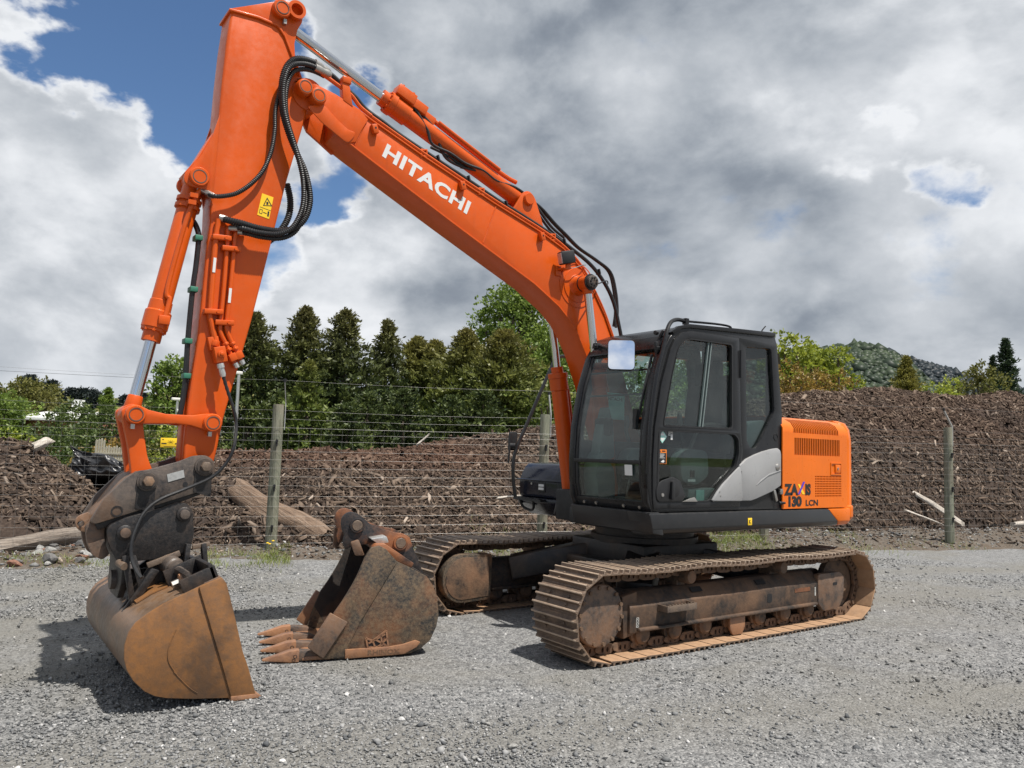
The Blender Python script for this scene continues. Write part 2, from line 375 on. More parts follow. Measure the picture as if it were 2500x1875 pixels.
def text_part(name, txt, mat, parent, origin, right, up, size, sx=1.0, bold=0.0, depth=.0015, space=1.0, label=None, shear=0.):
    cu = bpy.data.curves.new(name, 'FONT'); cu.body = txt; cu.size = 1.0; cu.offset = bold; cu.extrude = .01; cu.resolution_u = 3; cu.space_character = space; cu.shear = shear
    to = bpy.data.objects.new(name, cu); COL.objects.link(to)
    me = bpy.data.meshes.new_from_object(to); COL.objects.unlink(to); bpy.data.objects.remove(to)
    r = Vector(right).normalized(); u = Vector(up).normalized(); nrm = r.cross(u)
    M = Matrix(((r.x*size*sx, u.x*size, nrm.x*depth*50, origin[0]), (r.y*size*sx, u.y*size, nrm.y*depth*50, origin[1]), (r.z*size*sx, u.z*size, nrm.z*depth*50, origin[2]), (0, 0, 0, 1)))
    me.transform(M); me.materials.clear(); me.materials.append(MATS[mat]); me.name = name
    o = place(name, me, parent)
    if label: o['label'] = label
    return o
D = {
    'hose_a': [(3.565, 0.12, 4.331), (3.637, 0.14, 4.342), (3.727, 0.17, 4.326), (3.805, 0.19, 4.293), (3.864, 0.2, 4.216), (3.89, 0.2, 4.109), (3.888, 0.2, 3.99), (3.866, 0.2, 3.855), (3.813, 0.2, 3.718), (3.747, 0.2, 3.594), (3.692, 0.2, 3.498), (3.652, 0.2, 3.377), (3.64, 0.2, 3.27), (3.667, 0.2, 3.156), (3.733, 0.2, 3.073), (3.838, 0.2, 3.025), (3.993, 0.2, 3.016), (4.115, 0.2, 3.028), (4.225, 0.17, 3.04)],
    'hose_b': [(3.577, 0.14, 4.299), (3.665, 0.16, 4.302), (3.754, 0.19, 4.278), (3.839, 0.22, 4.222), (3.877, 0.22, 4.128), (3.885, 0.22, 3.995), (3.861, 0.22, 3.85), (3.804, 0.22, 3.703), (3.753, 0.22, 3.576), (3.714, 0.22, 3.455), (3.696, 0.22, 3.329), (3.7, 0.22, 3.22), (3.732, 0.22, 3.117), (3.782, 0.22, 3.043), (3.874, 0.22, 2.993), (3.997, 0.22, 2.98), (4.078, 0.22, 2.985), (4.127, 0.18, 2.999)],
    'hose_c': [(3.88, 0.17, 4.124), (3.9, 0.17, 4.008), (3.917, 0.17, 3.873), (3.913, 0.17, 3.744), (3.929, 0.17, 3.589), (3.977, 0.17, 3.438), (4.053, 0.17, 3.325), (4.139, 0.17, 3.242), (4.216, 0.17, 3.203), (4.288, 0.17, 3.184), (4.329, 0.12, 3.208), (4.364, 0.08, 3.236)],
    'hose_d': [(3.698, -0.14, 3.489), (3.667, -0.14, 3.382), (3.664, -0.14, 3.28), (3.692, -0.14, 3.183), (3.754, -0.14, 3.081), (3.827, -0.14, 3.011)],
    'hose_e': [(4.193, 0.21, 2.05), (4.169, 0.21, 1.973), (4.134, 0.21, 1.877), (4.093, 0.21, 1.77), (4.065, 0.21, 1.663), (4.055, 0.21, 1.545), (4.072, 0.25, 1.653), (4.092, 0.28, 1.516), (4.133, 0.28, 1.409), (4.218, 0.27, 1.312), (4.372, 0.25, 1.235), (4.517, 0.25, 1.171), (4.6, 0.26, 1.1), (4.644, 0.28, 1.013), (4.67, 0.3, 0.918), (4.667, 0.32, 0.823), (4.645, 0.36, 0.757), (4.622, 0.4, 0.718)],
    'hose_f': [(4.369, 0.0, 3.056), (4.342, 0.02, 3.015), (4.324, 0.05, 2.95), (4.322, 0.06, 2.877), (4.328, 0.06, 2.712), (4.339, 0.06, 2.538), (4.347, 0.06, 2.206), (4.345, 0.06, 1.977), (4.351, 0.06, 1.828), (4.364, 0.06, 1.71)],
    'pipe1': [(4.247, 0.15, 3.041), (4.25, 0.15, 2.984), (4.257, 0.15, 2.891), (4.261, 0.15, 2.647), (4.262, 0.15, 2.406), (4.255, 0.15, 2.347), (4.214, 0.15, 2.202)],
    'pipe2': [(4.142, 0.15, 3.011), (4.18, 0.15, 2.988), (4.18, 0.15, 2.906), (4.184, 0.15, 2.578), (4.191, 0.15, 2.345), (4.19, 0.15, 2.284), (4.157, 0.15, 2.218), (4.119, 0.15, 2.151), (4.08, 0.15, 2.074)],
    'pipe3': [(4.06, 0.15, 2.985), (4.119, 0.15, 2.974), (4.134, 0.15, 2.935), (4.134, 0.15, 2.852), (4.14, 0.15, 2.585), (4.151, 0.15, 2.35), (4.145, 0.15, 2.29), (4.113, 0.15, 2.223), (4.075, 0.15, 2.156), (4.041, 0.15, 2.098)],
    'valve': [(4.233, 0.16, 2.159), (4.172, 0.16, 2.175), (4.147, 0.16, 2.082), (4.213, 0.16, 2.066)],
    'clampA': [(4.227, 0.16, 2.915), (4.16, 0.16, 2.851), (4.249, 0.16, 2.406), (4.174, 0.16, 2.341)],
    'gclamp': [(4.328, 0.06, 2.908), (4.337, 0.06, 2.554), (4.35, 0.06, 2.203), (4.341, 0.06, 1.97)],
    'bh1': [(3.54, 0.1, 4.338), (3.479, 0.1, 4.311), (3.406, 0.1, 4.27), (3.295, 0.1, 4.234), (3.218, 0.1, 4.169), (3.115, 0.1, 4.128), (2.972, 0.1, 4.084), (3.131, 0.1, 4.131), (2.949, 0.1, 4.071), (2.712, 0.1, 3.993), (2.464, 0.1, 3.897), (2.207, 0.1, 3.826), (1.955, 0.1, 3.733), (1.654, 0.1, 3.628), (1.339, 0.1, 3.55), (1.091, 0.1, 3.469), (0.833, 0.1, 3.384), (0.644, 0.1, 3.299), (0.528, 0.1, 3.183), (0.477, 0.1, 2.989), (0.425, 0.1, 2.76)],
    'bh2': [(2.776, 0.06, 4.306), (2.717, 0.06, 4.236), (2.631, 0.06, 4.129), (2.578, 0.06, 4.026), (2.411, 0.06, 3.996), (2.255, 0.06, 3.945), (2.079, 0.06, 3.928), (1.933, 0.06, 3.871), (1.728, 0.06, 3.856), (1.552, 0.06, 3.785), (1.431, 0.06, 3.684), (1.307, 0.06, 3.581), (1.162, 0.06, 3.512)],
    'bh3': [(2.675, 0.04, 4.255), (2.573, 0.04, 4.18), (2.502, 0.04, 4.052), (2.43, 0.04, 3.952), (2.276, 0.04, 3.916), (2.083, 0.04, 3.917), (1.936, 0.04, 3.86), (1.75, 0.04, 3.833), (1.577, 0.04, 3.801), (1.417, 0.04, 3.74), (1.252, 0.04, 3.629), (1.126, 0.04, 3.556), (0.955, 0.04, 3.456), (0.735, 0.04, 3.378), (0.554, 0.04, 3.291), (0.48, 0.04, 3.115), (0.452, 0.04, 2.916), (0.471, 0.04, 2.761)],
    'bpipe': [(3.58, 0.12, 4.283), (3.448, 0.12, 4.232), (3.339, 0.12, 4.196), (3.274, 0.12, 4.122), (3.186, 0.12, 4.089), (3.032, 0.12, 4.049), (3.181, 0.12, 4.055), (2.879, 0.12, 3.985), (2.64, 0.12, 3.919), (2.339, 0.12, 3.819), (2.003, 0.12, 3.687), (1.473, 0.12, 3.535), (1.21, 0.12, 3.45), (0.977, 0.12, 3.322), (0.8, 0.12, 3.138), (0.618, 0.12, 2.9)],
    'bpipe2': [(3.18, 0.12, 4.035), (2.878, 0.12, 3.964), (2.639, 0.12, 3.898), (2.338, 0.12, 3.797), (2.002, 0.12, 3.672)],
    'lampwire': [(1.229, 0.2, 3.217), (1.147, 0.2, 3.207), (1.045, 0.2, 3.251), (0.972, 0.2, 3.276)],
    'grease': [(0.996, 0.3, 3.069), (0.843, 0.2, 3.113), (0.722, 0.14, 3.162), (0.65, 0.1, 3.179), (0.643, 0.1, 3.154), (0.67, 0.1, 3.134)],
    'hook': [(4.946, 0.1, 1.023), (4.928, 0.1, 1.049), (4.854, 0.1, 1.083), (4.849, 0.1, 1.02), (4.844, 0.1, 0.948), (4.911, 0.1, 0.977)],
    'wl': [(0.357, 0.27, 2.246), (0.892, 0.27, 2.229), (0.389, 0.27, 2.057), (0.988, 0.27, 2.044)],
    'armsticker': [(3.943, 0.125, 3.282), (3.861, 0.125, 3.273), (3.883, 0.125, 3.116), (3.97, 0.125, 3.127)],
    'hitachi': [(3.07, 0.145, 3.788), (3.023, 0.145, 3.883), (2.298, 0.145, 3.484), (2.243, 0.145, 3.584)],
    'handleA': [(3.383, 0.145, 3.817), (3.349, 0.145, 3.837), (3.235, 0.145, 3.752)],
    'sticker': [(1.069, 1.19, 1.692), (1.014, 1.19, 1.749), (0.957, 1.19, 1.696), (1.02, 1.19, 1.638), (0.949, 1.19, 1.735), (0.884, 1.19, 1.738), (0.883, 1.19, 1.67), (0.948, 1.19, 1.668), (1.075, 1.19, 1.594), (0.958, 1.19, 1.597), (0.96, 1.19, 1.472), (1.077, 1.19, 1.472)],
    'handle': [(1.118, 1.2, 1.284), (1.056, 1.2, 1.35), (0.912, 1.2, 1.384), (0.813, 1.2, 1.351), (0.753, 1.2, 1.227), (0.81, 1.2, 1.177), (1.084, 1.2, 1.18), (1.117, 1.2, 1.229), (0.926, 1.2, 1.272)],
    'railtube': [(1.192, 1.2, 1.49), (1.177, 1.2, 1.82), (1.114, 1.2, 2.179), (1.039, 1.2, 2.4), (0.977, 1.2, 2.567), (0.904, 1.2, 2.639), (0.77, 1.2, 2.667), (0.701, 1.2, 2.652)],
}
# ================================================================== the excavator (x forwards, y to its left, metres)
EX = empty('excavator', label='orange crawler excavator with black cab and rusty mud bucket parked on gravel', cat='excavator')
def rounded(poly, r=.03, n=4, skip=()):
    out = []; m = len(poly)
    for i in range(m):
        p = Vector(poly[i]); a = Vector(poly[i-1]); c = Vector(poly[(i+1) % m])
        if i in skip: out.append(tuple(p)); continue
        ra = min(r, .45*(a-p).length); rc = min(r, .45*(c-p).length)
        p0 = p+(a-p).normalized()*ra; p1 = p+(c-p).normalized()*rc
        for k in range(n+1):
            t = k/n; q = p0*(1-t)**2+p*2*t*(1-t)+p1*t*t; out.append((q.x, q.y))
    return out

# ---------------------------------------------------------------- crawler tracks
XS, ZS, XI, ZI, RT = 1.60, .345, -1.665, .335, .315       # sprocket and idler centres, radius to the shoe plate
def track_path():
    P = []
    P += [(XI+.10, ZI-RT+.004), (XS-.18, ZS-RT-.004)]                        # bottom run
    P += arc(XS, ZS, RT, -82, 92, 16)
    top = []
    for i in range(1, 24):
        t = i/24; x = XS+(XI-XS)*t; sag = -.014*abs(math.sin(3*math.pi*t))**1.5+.0; top.append((x, ZS+RT+(ZI-ZS)*t+sag))
    P += top; P += arc(XI, ZI, RT, 88, 262, 16)
    return [Vector((x, 0, z)) for x, z in P]
TP = track_path(); TP.append(TP[0])
TL = [0.]
for a, c in zip(TP, TP[1:]): TL.append(TL[-1]+(c-a).length)
def path_at(s):
    s %= TL[-1]; j = 0
    while TL[j+1] < s: j += 1
    return TP[j].lerp(TP[j+1], (s-TL[j])/(TL[j+1]-TL[j]))
NSH = 46; PITCH = TL[-1]/NSH
# triple grouser shoe: x along the run, z outwards
shp = [(-.089, -.004), (-.089, .006), (-.077, .006), (-.070, .034), (-.058, .034), (-.050, .008), (-.013, .006), (-.006, .031), (.006, .031), (.013, .006), (.050, .008), (.058, .034), (.070, .034), (.077, .006), (.092, .004), (.096, -.008), (.086, -.010)]
k_ = PITCH/.178
shp = [(x*k_, z) for x, z in shp]
sm = MB().prism(shp, -.25, .25)
for bx in (-.03, .03):
    for by in (-.11, .11): sm.cyl((bx, by, .0), (bx, by, .018), .011, n=6)
shoe_me = sm.mesh('shoe', 'shoe_steel', bevel=.0025, seg=1)
shoe_me.materials.append(MATS['shoe_inner']); shoe_me.materials.append(MATS['shoe_edge'])
for p in shoe_me.polygons:
    if p.normal.z < -.6: p.material_index = 1
    elif p.center.z > .026: p.material_index = 2
lk = MB()
o_ = rounded([(-.085*k_, -.075), (-.05, -.085), (.05, -.085), (.085*k_, -.075), (.085*k_, -.03), (.05, -.011), (-.05, -.011), (-.085*k_, -.03)], .02, 3)
hl = [[(cx+.012*math.cos(a), -.045+.02*math.sin(a)) for a in [i*math.pi/4 for i in range(8)]] for cx in (-.025, .025)]
for y in (-.075, .05): lk.holed(o_, hl, y, y+.025)
lk.cyl((.088*k_, -.09, -.052), (.088*k_, .09, -.052), .022, n=10)
link_me = lk.mesh('track_link', 'undercarriage')
def make_track(yc, side):
    """yc centre line, side +1: outer face towards +y"""
    F = MB()
    x0, x1 = -1.20, 1.30
    # main frame beam, sloped top
    pr = [(-.145, .20), (.145, .20), (.145, .40), (.05, .50), (-.05, .50), (-.145, .40)]
    n = len(pr); V = [(x0, yc+a, z) for a, z in pr]+[(x1, yc+a, z-.02) for a, z in pr]
    F.add(V, [tuple(range(n)), tuple(range(2*n-1, n-1, -1))]+[(i, (i+1) % n, n+(i+1) % n, n+i) for i in range(n)])
    F.box((.05, yc+side*.155, .205), (2.35, .05, .028)); F.box((.05, yc-side*.155, .205), (2.35, .05, .028))
    # motor bracket towards the sprocket
    F.prism([(1.2, .17), (1.34, .14), (1.36, .46), (1.2, .49)], yc-.12, yc+.12)
    T = F.build('crawler_track', 'track_frame', EX, bevel=.012); T['label'] = 'steel crawler track %s' % ('on the cab side, caked in dried mud' if side > 0 else 'on the far side beneath the toolbox')
    for i in range(NSH):
        s = (i+.5)*PITCH; a = path_at(s-.04); c = path_at(s+.04); t = (c-a).normalized(); nn = Vector((t.z, 0, -t.x)); p = path_at(s)
        # outward normal
        cen = Vector((max(XI, min(XS, p.x)), 0, .34))
        if nn.dot(p-cen) < 0: nn = -nn
        yv = nn.cross(t)
        M = Matrix(((t.x, yv.x, nn.x, p.x), (0, yv.y, 0, yc), (t.z, yv.z, nn.z, p.z), (0, 0, 0, 1)))
        place('shoe', shoe_me, T, M=M); place('track_link', link_me, T, M=M)
    # sprocket with travel motor
    m = MB(); N = 21; pts = []
    for i in range(N):
        for da, r in ((-.25, .235), (-.12, .262), (.12, .262), (.25, .235)):
            a = 2*math.pi*(i+da)/N; pts.append((XS+r*math.cos(a), ZS+r*math.sin(a)))
    m.prism(pts, yc-.03, yc+.03); m.build('sprocket', 'undercarriage', T)
    yo = yc+side*.145
    m = MB(); m.lathe((XS, yc+side*.03, ZS), (XS, yo+side*.05, ZS), [(0, .20), (.06, .20), (.065, .232), (.105, .232), (.115, .222)], 32)
    m.build('motor_cover', 'mud_bucket_dark', T, bevel=.004)
    for i in range(14):
        a = 2*math.pi*i/14+.1; x = XS+.208*math.cos(a); z = ZS+.208*math.sin(a); y = yc+side*.143
        if i == 0: bme = MB().cyl((0, 0, 0), (0, side*.018, 0), .015, n=8).mesh('cover_bolt', 'undercarriage')
        place('cover_bolt', bme, T, M=Matrix.Translation((x, y, z)))
    # inner travel motor guard (a D shaped housing)
    yi = yc-side*.17
    g = [(1.30, .56)]+arc(1.62, .345, .225, 85, -85, 12)+[(1.30, .13)]
    m = MB().prism(rounded(g, .03, 3, skip=range(1, 14)), yi, yi-side*.10); m.build('motor_guard', 'dig_bucket_skin', T, bevel=.014)
    gi = [(1.335, .53)]+arc(1.62, .345, .195, 85, -85, 12)+[(1.335, .165)]
    m = MB().prism(gi, yi-side*.10, yi-side*.106); m.build('guard_plate', 'undercarriage', T, bevel=.003)
    # idler and its yoke
    m = MB(); m.lathe((XI, yc-.05, ZI), (XI, yc+.05, ZI), [(0, .21), (.015, .235), (.02, .262), (.08, .262), (.085, .235), (.10, .21)], 32); m.cyl((XI, yc-.1, ZI), (XI, yc+.1, ZI), .07)
    m.build('idler', 'undercarriage', T)
    m = MB()
    for s_ in (1, -1): m.prism(rounded([(-1.16, .20), (-1.16, .47), (-1.52, .475), (-1.60, .42), (-1.58, .22), (-1.50, .13), (-1.25, .12)], .03, 3), yc+s_*.10, yc+s_*.155)
    m.build('idler_yoke', 'mud_bucket_dark', T, bevel=.008)
    m = MB().prism(rounded([(-1.40, .355), (-1.47, .355), (-1.47, .38), (-1.40, .38)], .01, 3), yc+side*.152, yc+side*.158); m.build('yoke_slot', 'dark', T)
    # rollers
    for i in range(7):
        x = 1.13-i*.365
        m = MB().lathe((x, yc-.14, .155), (x, yc+.14, .155), [(0, .05), (.02, .075), (.05, .075), (.055, .095), (.085, .095), (.09, .075), (.19, .075), (.195, .095), (.225, .095), (.23, .075), (.26, .075), (.28, .05)], 20)
        m.build('track_roller', 'undercarriage', T)
    for x in (.62, -.62):
        m = MB().lathe((x, yc-.13, .565), (x, yc+.16, .565), [(0, .045), (.02, .058), (.27, .058), (.29, .05)], 20); m.box((x, yc-.02, .51), (.10, .12, .06)); m.build('carrier_roller', 'undercarriage', T)
    for sg in (1, -1):
        x = .02; MB().prism(rounded([(x-.10, .20), (x+.10, .20), (x+.10, .10), (x+.06, .04), (x-.06, .04), (x-.10, .10)], .015, 2), yc+sg*.125, yc+sg*.15).build('track_guide', 'tooth_steel', T, bevel=.006)
    # step, holes and painted marks on the outer face
    if side > 0:
        yo = yc+.145
        m = MB(); m.box((.83, yo+.10, .355), (.34, .012, .05)); m.box((.665, yo+.05, .355), (.012, .1, .05)); m.box((.995, yo+.05, .355), (.012, .1, .05)); m.box((.83, yo+.05, .335), (.34, .1, .008))
        for i in range(9): m.box((.69+i*.035, yo+.10, .383), (.014, .012, .008))
        m.build('step', 'pin_steel', T, bevel=.002)
        MB().prism(rounded([(-.46, .27), (-.39, .27), (-.39, .35), (-.46, .35)], .025, 4), yo-.001, yo+.0015).build('frame_opening', 'dark', T)
        MB().box((-.92, yo+.002, .345), (.24, .002, .035)).build('worn_decal', 'dig_bucket_ear', T)
        MB().box((-1.12, yo+.002, .315), (.016, .002, .08)).build('tie_down_mark', 'dirty_white', T)
        MB().box((1.22, yo+.002, .26), (.030, .002, .075)).build('tie_down_mark', 'dirty_white', T)
        m = MB()
        for zz in (.24, .262, .284): m.ring((1.22, yo+.003, zz), (1.22, yo+.0036, zz), .011, .006, 10)
        m.build('chain_symbol', 'black_print', T)
        for x in (.50, -.35): MB().box((x, yc+.098, .4515), (.13, .05, .002), Matrix.Rotation(math.radians(-42), 3, 'X')).build('frame_opening', 'dark', T)
    return T
make_track(.995, 1); make_track(-.995, -1)
# centre carbody: X legs, swing bearing
m = MB()
m.box((0, 0, .62), (1.0, 1.0, .22)); m.box((0, 0, .52), (1.3, .9, .10))
for sx in (1, -1):
    for sy in (1, -1):
        m.bar((sx*.35, sy*.35, .58), (sx*.98, sy*.86, .40), .30, .22)
m.build('carbody', 'hitch_black', EX, bevel=.02)
m = MB().lathe((0, 0, .72), (0, 0, .95), [(0, .52), (.06, .52), (.06, .48), (.23, .48)], 40); m.build('swing_bearing', 'hitch_black', EX)
for (x, y, z) in ((.93, -.74, .50),): MB().box((x, y+.001, z), (.05, .02, .05)).build('tie_down_mark', 'white_print', EX)

# ---------------------------------------------------------------- upper frame and skirts
m = MB().box((-.55, 0, 1.0), (2.0, 2.2, .14)); m.box((.72, .62, 1.0), (.78, .9, .135)); m.box((.45, -.05, 1.06), (.9, .46, .28))
m.build('upper_frame', 'dark', EX, bevel=.01)
def skirt(xa, xb, mat, sy=1, cut=False):
    pr = [(1.10*sy, .905), (1.17*sy, .925), (1.205*sy, .965), (1.205*sy, 1.085), (1.15*sy, 1.095), (1.0*sy, 1.095), (1.0*sy, .905)]
    m = MB(); n = len(pr)
    fx = lambda z: xb+(.20*(1-(z-.905)/.19) if cut else 0)
    V = [(xa, a, z) for a, z in pr]+[(fx(z), a, z) for a, z in pr]
    m.add(V, [tuple(range(n)), tuple(range(2*n-1, n-1, -1))]+[(i, (i+1) % n, n+(i+1) % n, n+i) for i in range(n)])
    return m
sk = MB()
pr = [(1.10, .915), (1.165, .93), (1.203, .968), (1.205, 1.085), (1.15, 1.098), (.95, 1.098), (.95, .915)]
n = len(pr); fb = lambda z: -1.24-(.24*(1.09-z)/.175)
V = [(1.12+.05*(z-.93)/.16, a, z) for a, z in pr]+[(fb(z), a, z) for a, z in pr]
sk.add(V, [tuple(range(n)), tuple(range(2*n-1, n-1, -1))]+[(i, (i+1) % n, n+(i+1) % n, n+i) for i in range(n)])
sk.build('side_skirt', 'grey_skirt', EX, bevel=.008)
sk = MB(); V = [(fb(z)-.003, a, z) for a, z in pr]+[(-1.615, a, z) for a, z in pr]
sk.add(V, [tuple(range(n)), tuple(range(2*n-1, n-1, -1))]+[(i, (i+1) % n, n+(i+1) % n, n+i) for i in range(n)])
sk.build('rear_skirt', 'orange_body', EX, bevel=.006)
sk = MB(); V = [(.5, -a, z) for a, z in pr]+[(-1.6, -a, z) for a, z in pr]
sk.add(V, [tuple(range(n)), tuple(range(2*n-1, n-1, -1))]+[(i, (i+1) % n, n+(i+1) % n, n+i) for i in range(n)])
sk.build('side_skirt', 'grey_skirt', EX, bevel=.008)
m = MB().prism([(1.125, .935), (1.17, 1.10), (1.05, 1.10), (1.0, .915)], .25, 1.20); m.build('front_apron', 'grey_skirt', EX, bevel=.012)
MB().box((-.055, 1.207, 1.00), (.055, .003, .062)).build('lift_point_sticker', 'yellow_print', EX, bevel=.001)
MB().prism([(-.045, .985), (-.065, .985), (-.05, 1.0), (-.065, 1.018), (-.04, 1.01)], 1.2087, 1.2095).build('lift_point_symbol', 'black_print', EX)

# ---------------------------------------------------------------- engine hood with louvres
HX0, HX1 = -.528, -1.575
# profile of the left flank: roof edge -> rounded shoulder -> side
def hood_prof(t):          # t in metres from the bottom of the side upwards
    pts = [(1.200, 1.10), (1.200, 1.835), (1.165, 1.885), (1.09, 1.925), (.98, 1.945), (.60, 1.955), (-.60, 1.955), (-.98, 1.945), (-1.09, 1.925), (-1.165, 1.885), (-1.20, 1.835), (-1.20, 1.10)]
    for a, c in zip(pts, pts[1:]):
        d = math.hypot(c[0]-a[0], c[1]-a[1])
        if t <= d: k = t/d; return (a[0]+(c[0]-a[0])*k, a[1]+(c[1]-a[1])*k)
        t -= d
    return pts[-1]
hood_knots = [0]
_pp = [(1.200, 1.10), (1.200, 1.835), (1.165, 1.885), (1.09, 1.925), (.98, 1.945), (.60, 1.955), (-.60, 1.955), (-.98, 1.945), (-1.09, 1.925), (-1.165, 1.885), (-1.20, 1.835), (-1.20, 1.10)]
for a, c in zip(_pp, _pp[1:]): hood_knots.append(hood_knots[-1]+math.hypot(c[0]-a[0], c[1]-a[1]))
def sheet(xs, ts, holes, th=.012):
    """plate following the hood profile, with rectangular holes (x0,x1,t0,t1)"""
    for h in holes: xs = xs+[h[0], h[1]]; ts = ts+[h[2], h[3]]
    xs = sorted(set(round(x, 5) for x in xs)); ts = sorted(set(round(t, 5) for t in ts))
    def nrm(t):
        a = hood_prof(max(0, t-.004)); c = hood_prof(t+.004); d = Vector((c[0]-a[0], c[1]-a[1])).normalized(); return (d.y, -d.x)
    idx = {}; V = []
    for i, x in enumerate(xs):
        for j, t in enumerate(ts):
            p = hood_prof(t); nx = nrm(t)
            for s in (0, 1): idx[i, j, s] = len(V); V.append((x, p[0]-nx[0]*th*s, p[1]-nx[1]*th*s))
    solid = lambda i, j: 0 <= i < len(xs)-1 and 0 <= j < len(ts)-1 and not any(min(h[0], h[1]) < (xs[i]+xs[i+1])/2 < max(h[0], h[1]) and h[2] < (ts[j]+ts[j+1])/2 < h[3] for h in holes)
    F = []
    for i in range(len(xs)-1):
        for j in range(len(ts)-1):
            if not solid(i, j): continue
            F.append((idx[i, j, 0], idx[i+1, j, 0], idx[i+1, j+1, 0], idx[i, j+1, 0])); F.append((idx[i, j, 1], idx[i, j+1, 1], idx[i+1, j+1, 1], idx[i+1, j, 1]))
            for (di, dj, a, c) in ((-1, 0, (i, j), (i, j+1)), (1, 0, (i+1, j+1), (i+1, j)), (0, -1, (i+1, j), (i, j)), (0, 1, (i, j+1), (i+1, j+1))):
                if not solid(i+di, j+dj): F.append((idx[a+(0,)], idx[c+(0,)], idx[c+(1,)], idx[a+(1,)]))
    return MB().add(V, F)
tz = lambda z: z-1.10
V1 = (-1.425, -.69, tz(1.79), tz(1.835)+.14); V2 = (-1.447, -.705, tz(1.588), tz(1.752)); V3 = (-1.473, -1.03, tz(1.20), tz(1.405)); LT = (-1.462, -1.292, tz(1.418), tz(1.522))
kn = [k for k in hood_knots]
hood = sheet([HX1, HX0], kn, [V1, V2, V3, LT]).build('engine_hood', 'orange_body', EX, recalc=True)
def grille(name, R, nx, nt, bar_t, extra_t=[]):
    x0, x1, t0, t1 = R; holes = []
    px = (x1-x0)/nx; pt = (t1-t0)/nt
    for i in range(nx):
        for j in range(nt):
            holes.append((x0+px*(i+.17), x0+px*(i+.83), t0+pt*(j+bar_t), t0+pt*(j+1-bar_t)))
    ts = [t0, t1]+[k for k in kn if t0 < k < t1]
    return sheet([x0, x1], ts, holes, .010).build(name, 'orange_body', hood)
grille('louvre', V1, 26, 1, .02); grille('louvre', V2, 26, 1, .02); grille('grille', V3, 18, 9, .2)
m = MB(); m.box(((HX0+HX1)/2, 0, 1.50), (.98, 2.30, .78)); m.build('engine_bay', 'dark', hood)
x0, x1, t0, t1 = LT
m = MB().box(((x0+x1)/2, 1.185, 1.47), (.17, .02, .104)); m.build('latch_recess', 'orange_body', hood)
m = MB().box(((x0+x1)/2-.03, 1.199, 1.47), (.085, .018, .08)); m.build('latch', 'orange_body', hood, bevel=.004)
m = MB().cyl((-1.40, 1.205, 1.472), (-1.40, 1.212, 1.472), .012, n=12); m.build('lock', 'steel', hood)
m = MB()   # frame round the latch
m.holed([(x0-.006, 1.412), (x1+.006, 1.412), (x1+.006, 1.528), (x0-.006, 1.528)], [[(x0+.004, 1.422), (x1-.004, 1.422), (x1-.004, 1.518), (x0+.004, 1.518)]], 1.199, 1.206); m.build('latch_frame', 'orange_body', hood)
L_ = (-1, 0, 0)
ZXo = dict(right=L_, up=(0, 0, 1))
text_part('model_lettering', 'ZA', 'black_print', hood, (-.563, 1.2015, 1.228), size=.132, sx=1.10, bold=.055, **ZXo)
text_part('model_lettering', 'IS', 'black_print', hood, (-.872, 1.2015, 1.228), size=.132, sx=.92, bold=.055, **ZXo)
MB().prism([(-.757, 1.322), (-.787, 1.322), (-.868, 1.229), (-.828, 1.229)], 1.2012, 1.2025).build('model_lettering', 'yellow_print', hood)
MB().prism([(-.838, 1.345), (-.868, 1.345), (-.787, 1.229), (-.757, 1.229)], 1.2025, 1.2035).build('model_lettering', 'purple_print', hood)
text_part('model_lettering', '130', 'black_print', hood, (-.592, 1.2015, 1.125), size=.118, sx=1.32, bold=.06, space=.93, **ZXo)
text_part('model_lettering', 'LCN', 'black_print', hood, (-.876, 1.2015, 1.125), size=.074, sx=1.40, bold=.028, space=1.0, **ZXo)
# counterweight
plan = [(-1.60, 1.17), (-1.66, 1.19), (-1.735, 1.165), (-1.80, 1.08), (-1.92, .85), (-2.03, .5), (-2.08, 0), (-2.03, -.5), (-1.92, -.85), (-1.80, -1.08), (-1.735, -1.165), (-1.66, -1.19), (-1.60, -1.17)]
m = MB(); n = len(plan); lay = [(.93, .95), (1.0, 1.0), (1.105, 1.0), (1.112, .985), (1.75, .985), (1.86, .968), (1.925, .93), (1.95, .87)]; V = []
for z, k in lay: V += [(-1.60+(x+1.60)*(k if k < .9 else 1)-(.0), y*k+(0), z) if True else 0 for x, y in plan]
F = [tuple(range(n-1, -1, -1)), tuple(range((len(lay)-1)*n, len(lay)*n))]+[(j*n+i, j*n+(i+1) % n, (j+1)*n+(i+1) % n, (j+1)*n+i) for j in range(len(lay)-1) for i in range(n)]
m.add(V, F).build('counterweight', 'orange_body', EX, bevel=.012, sharp=40)

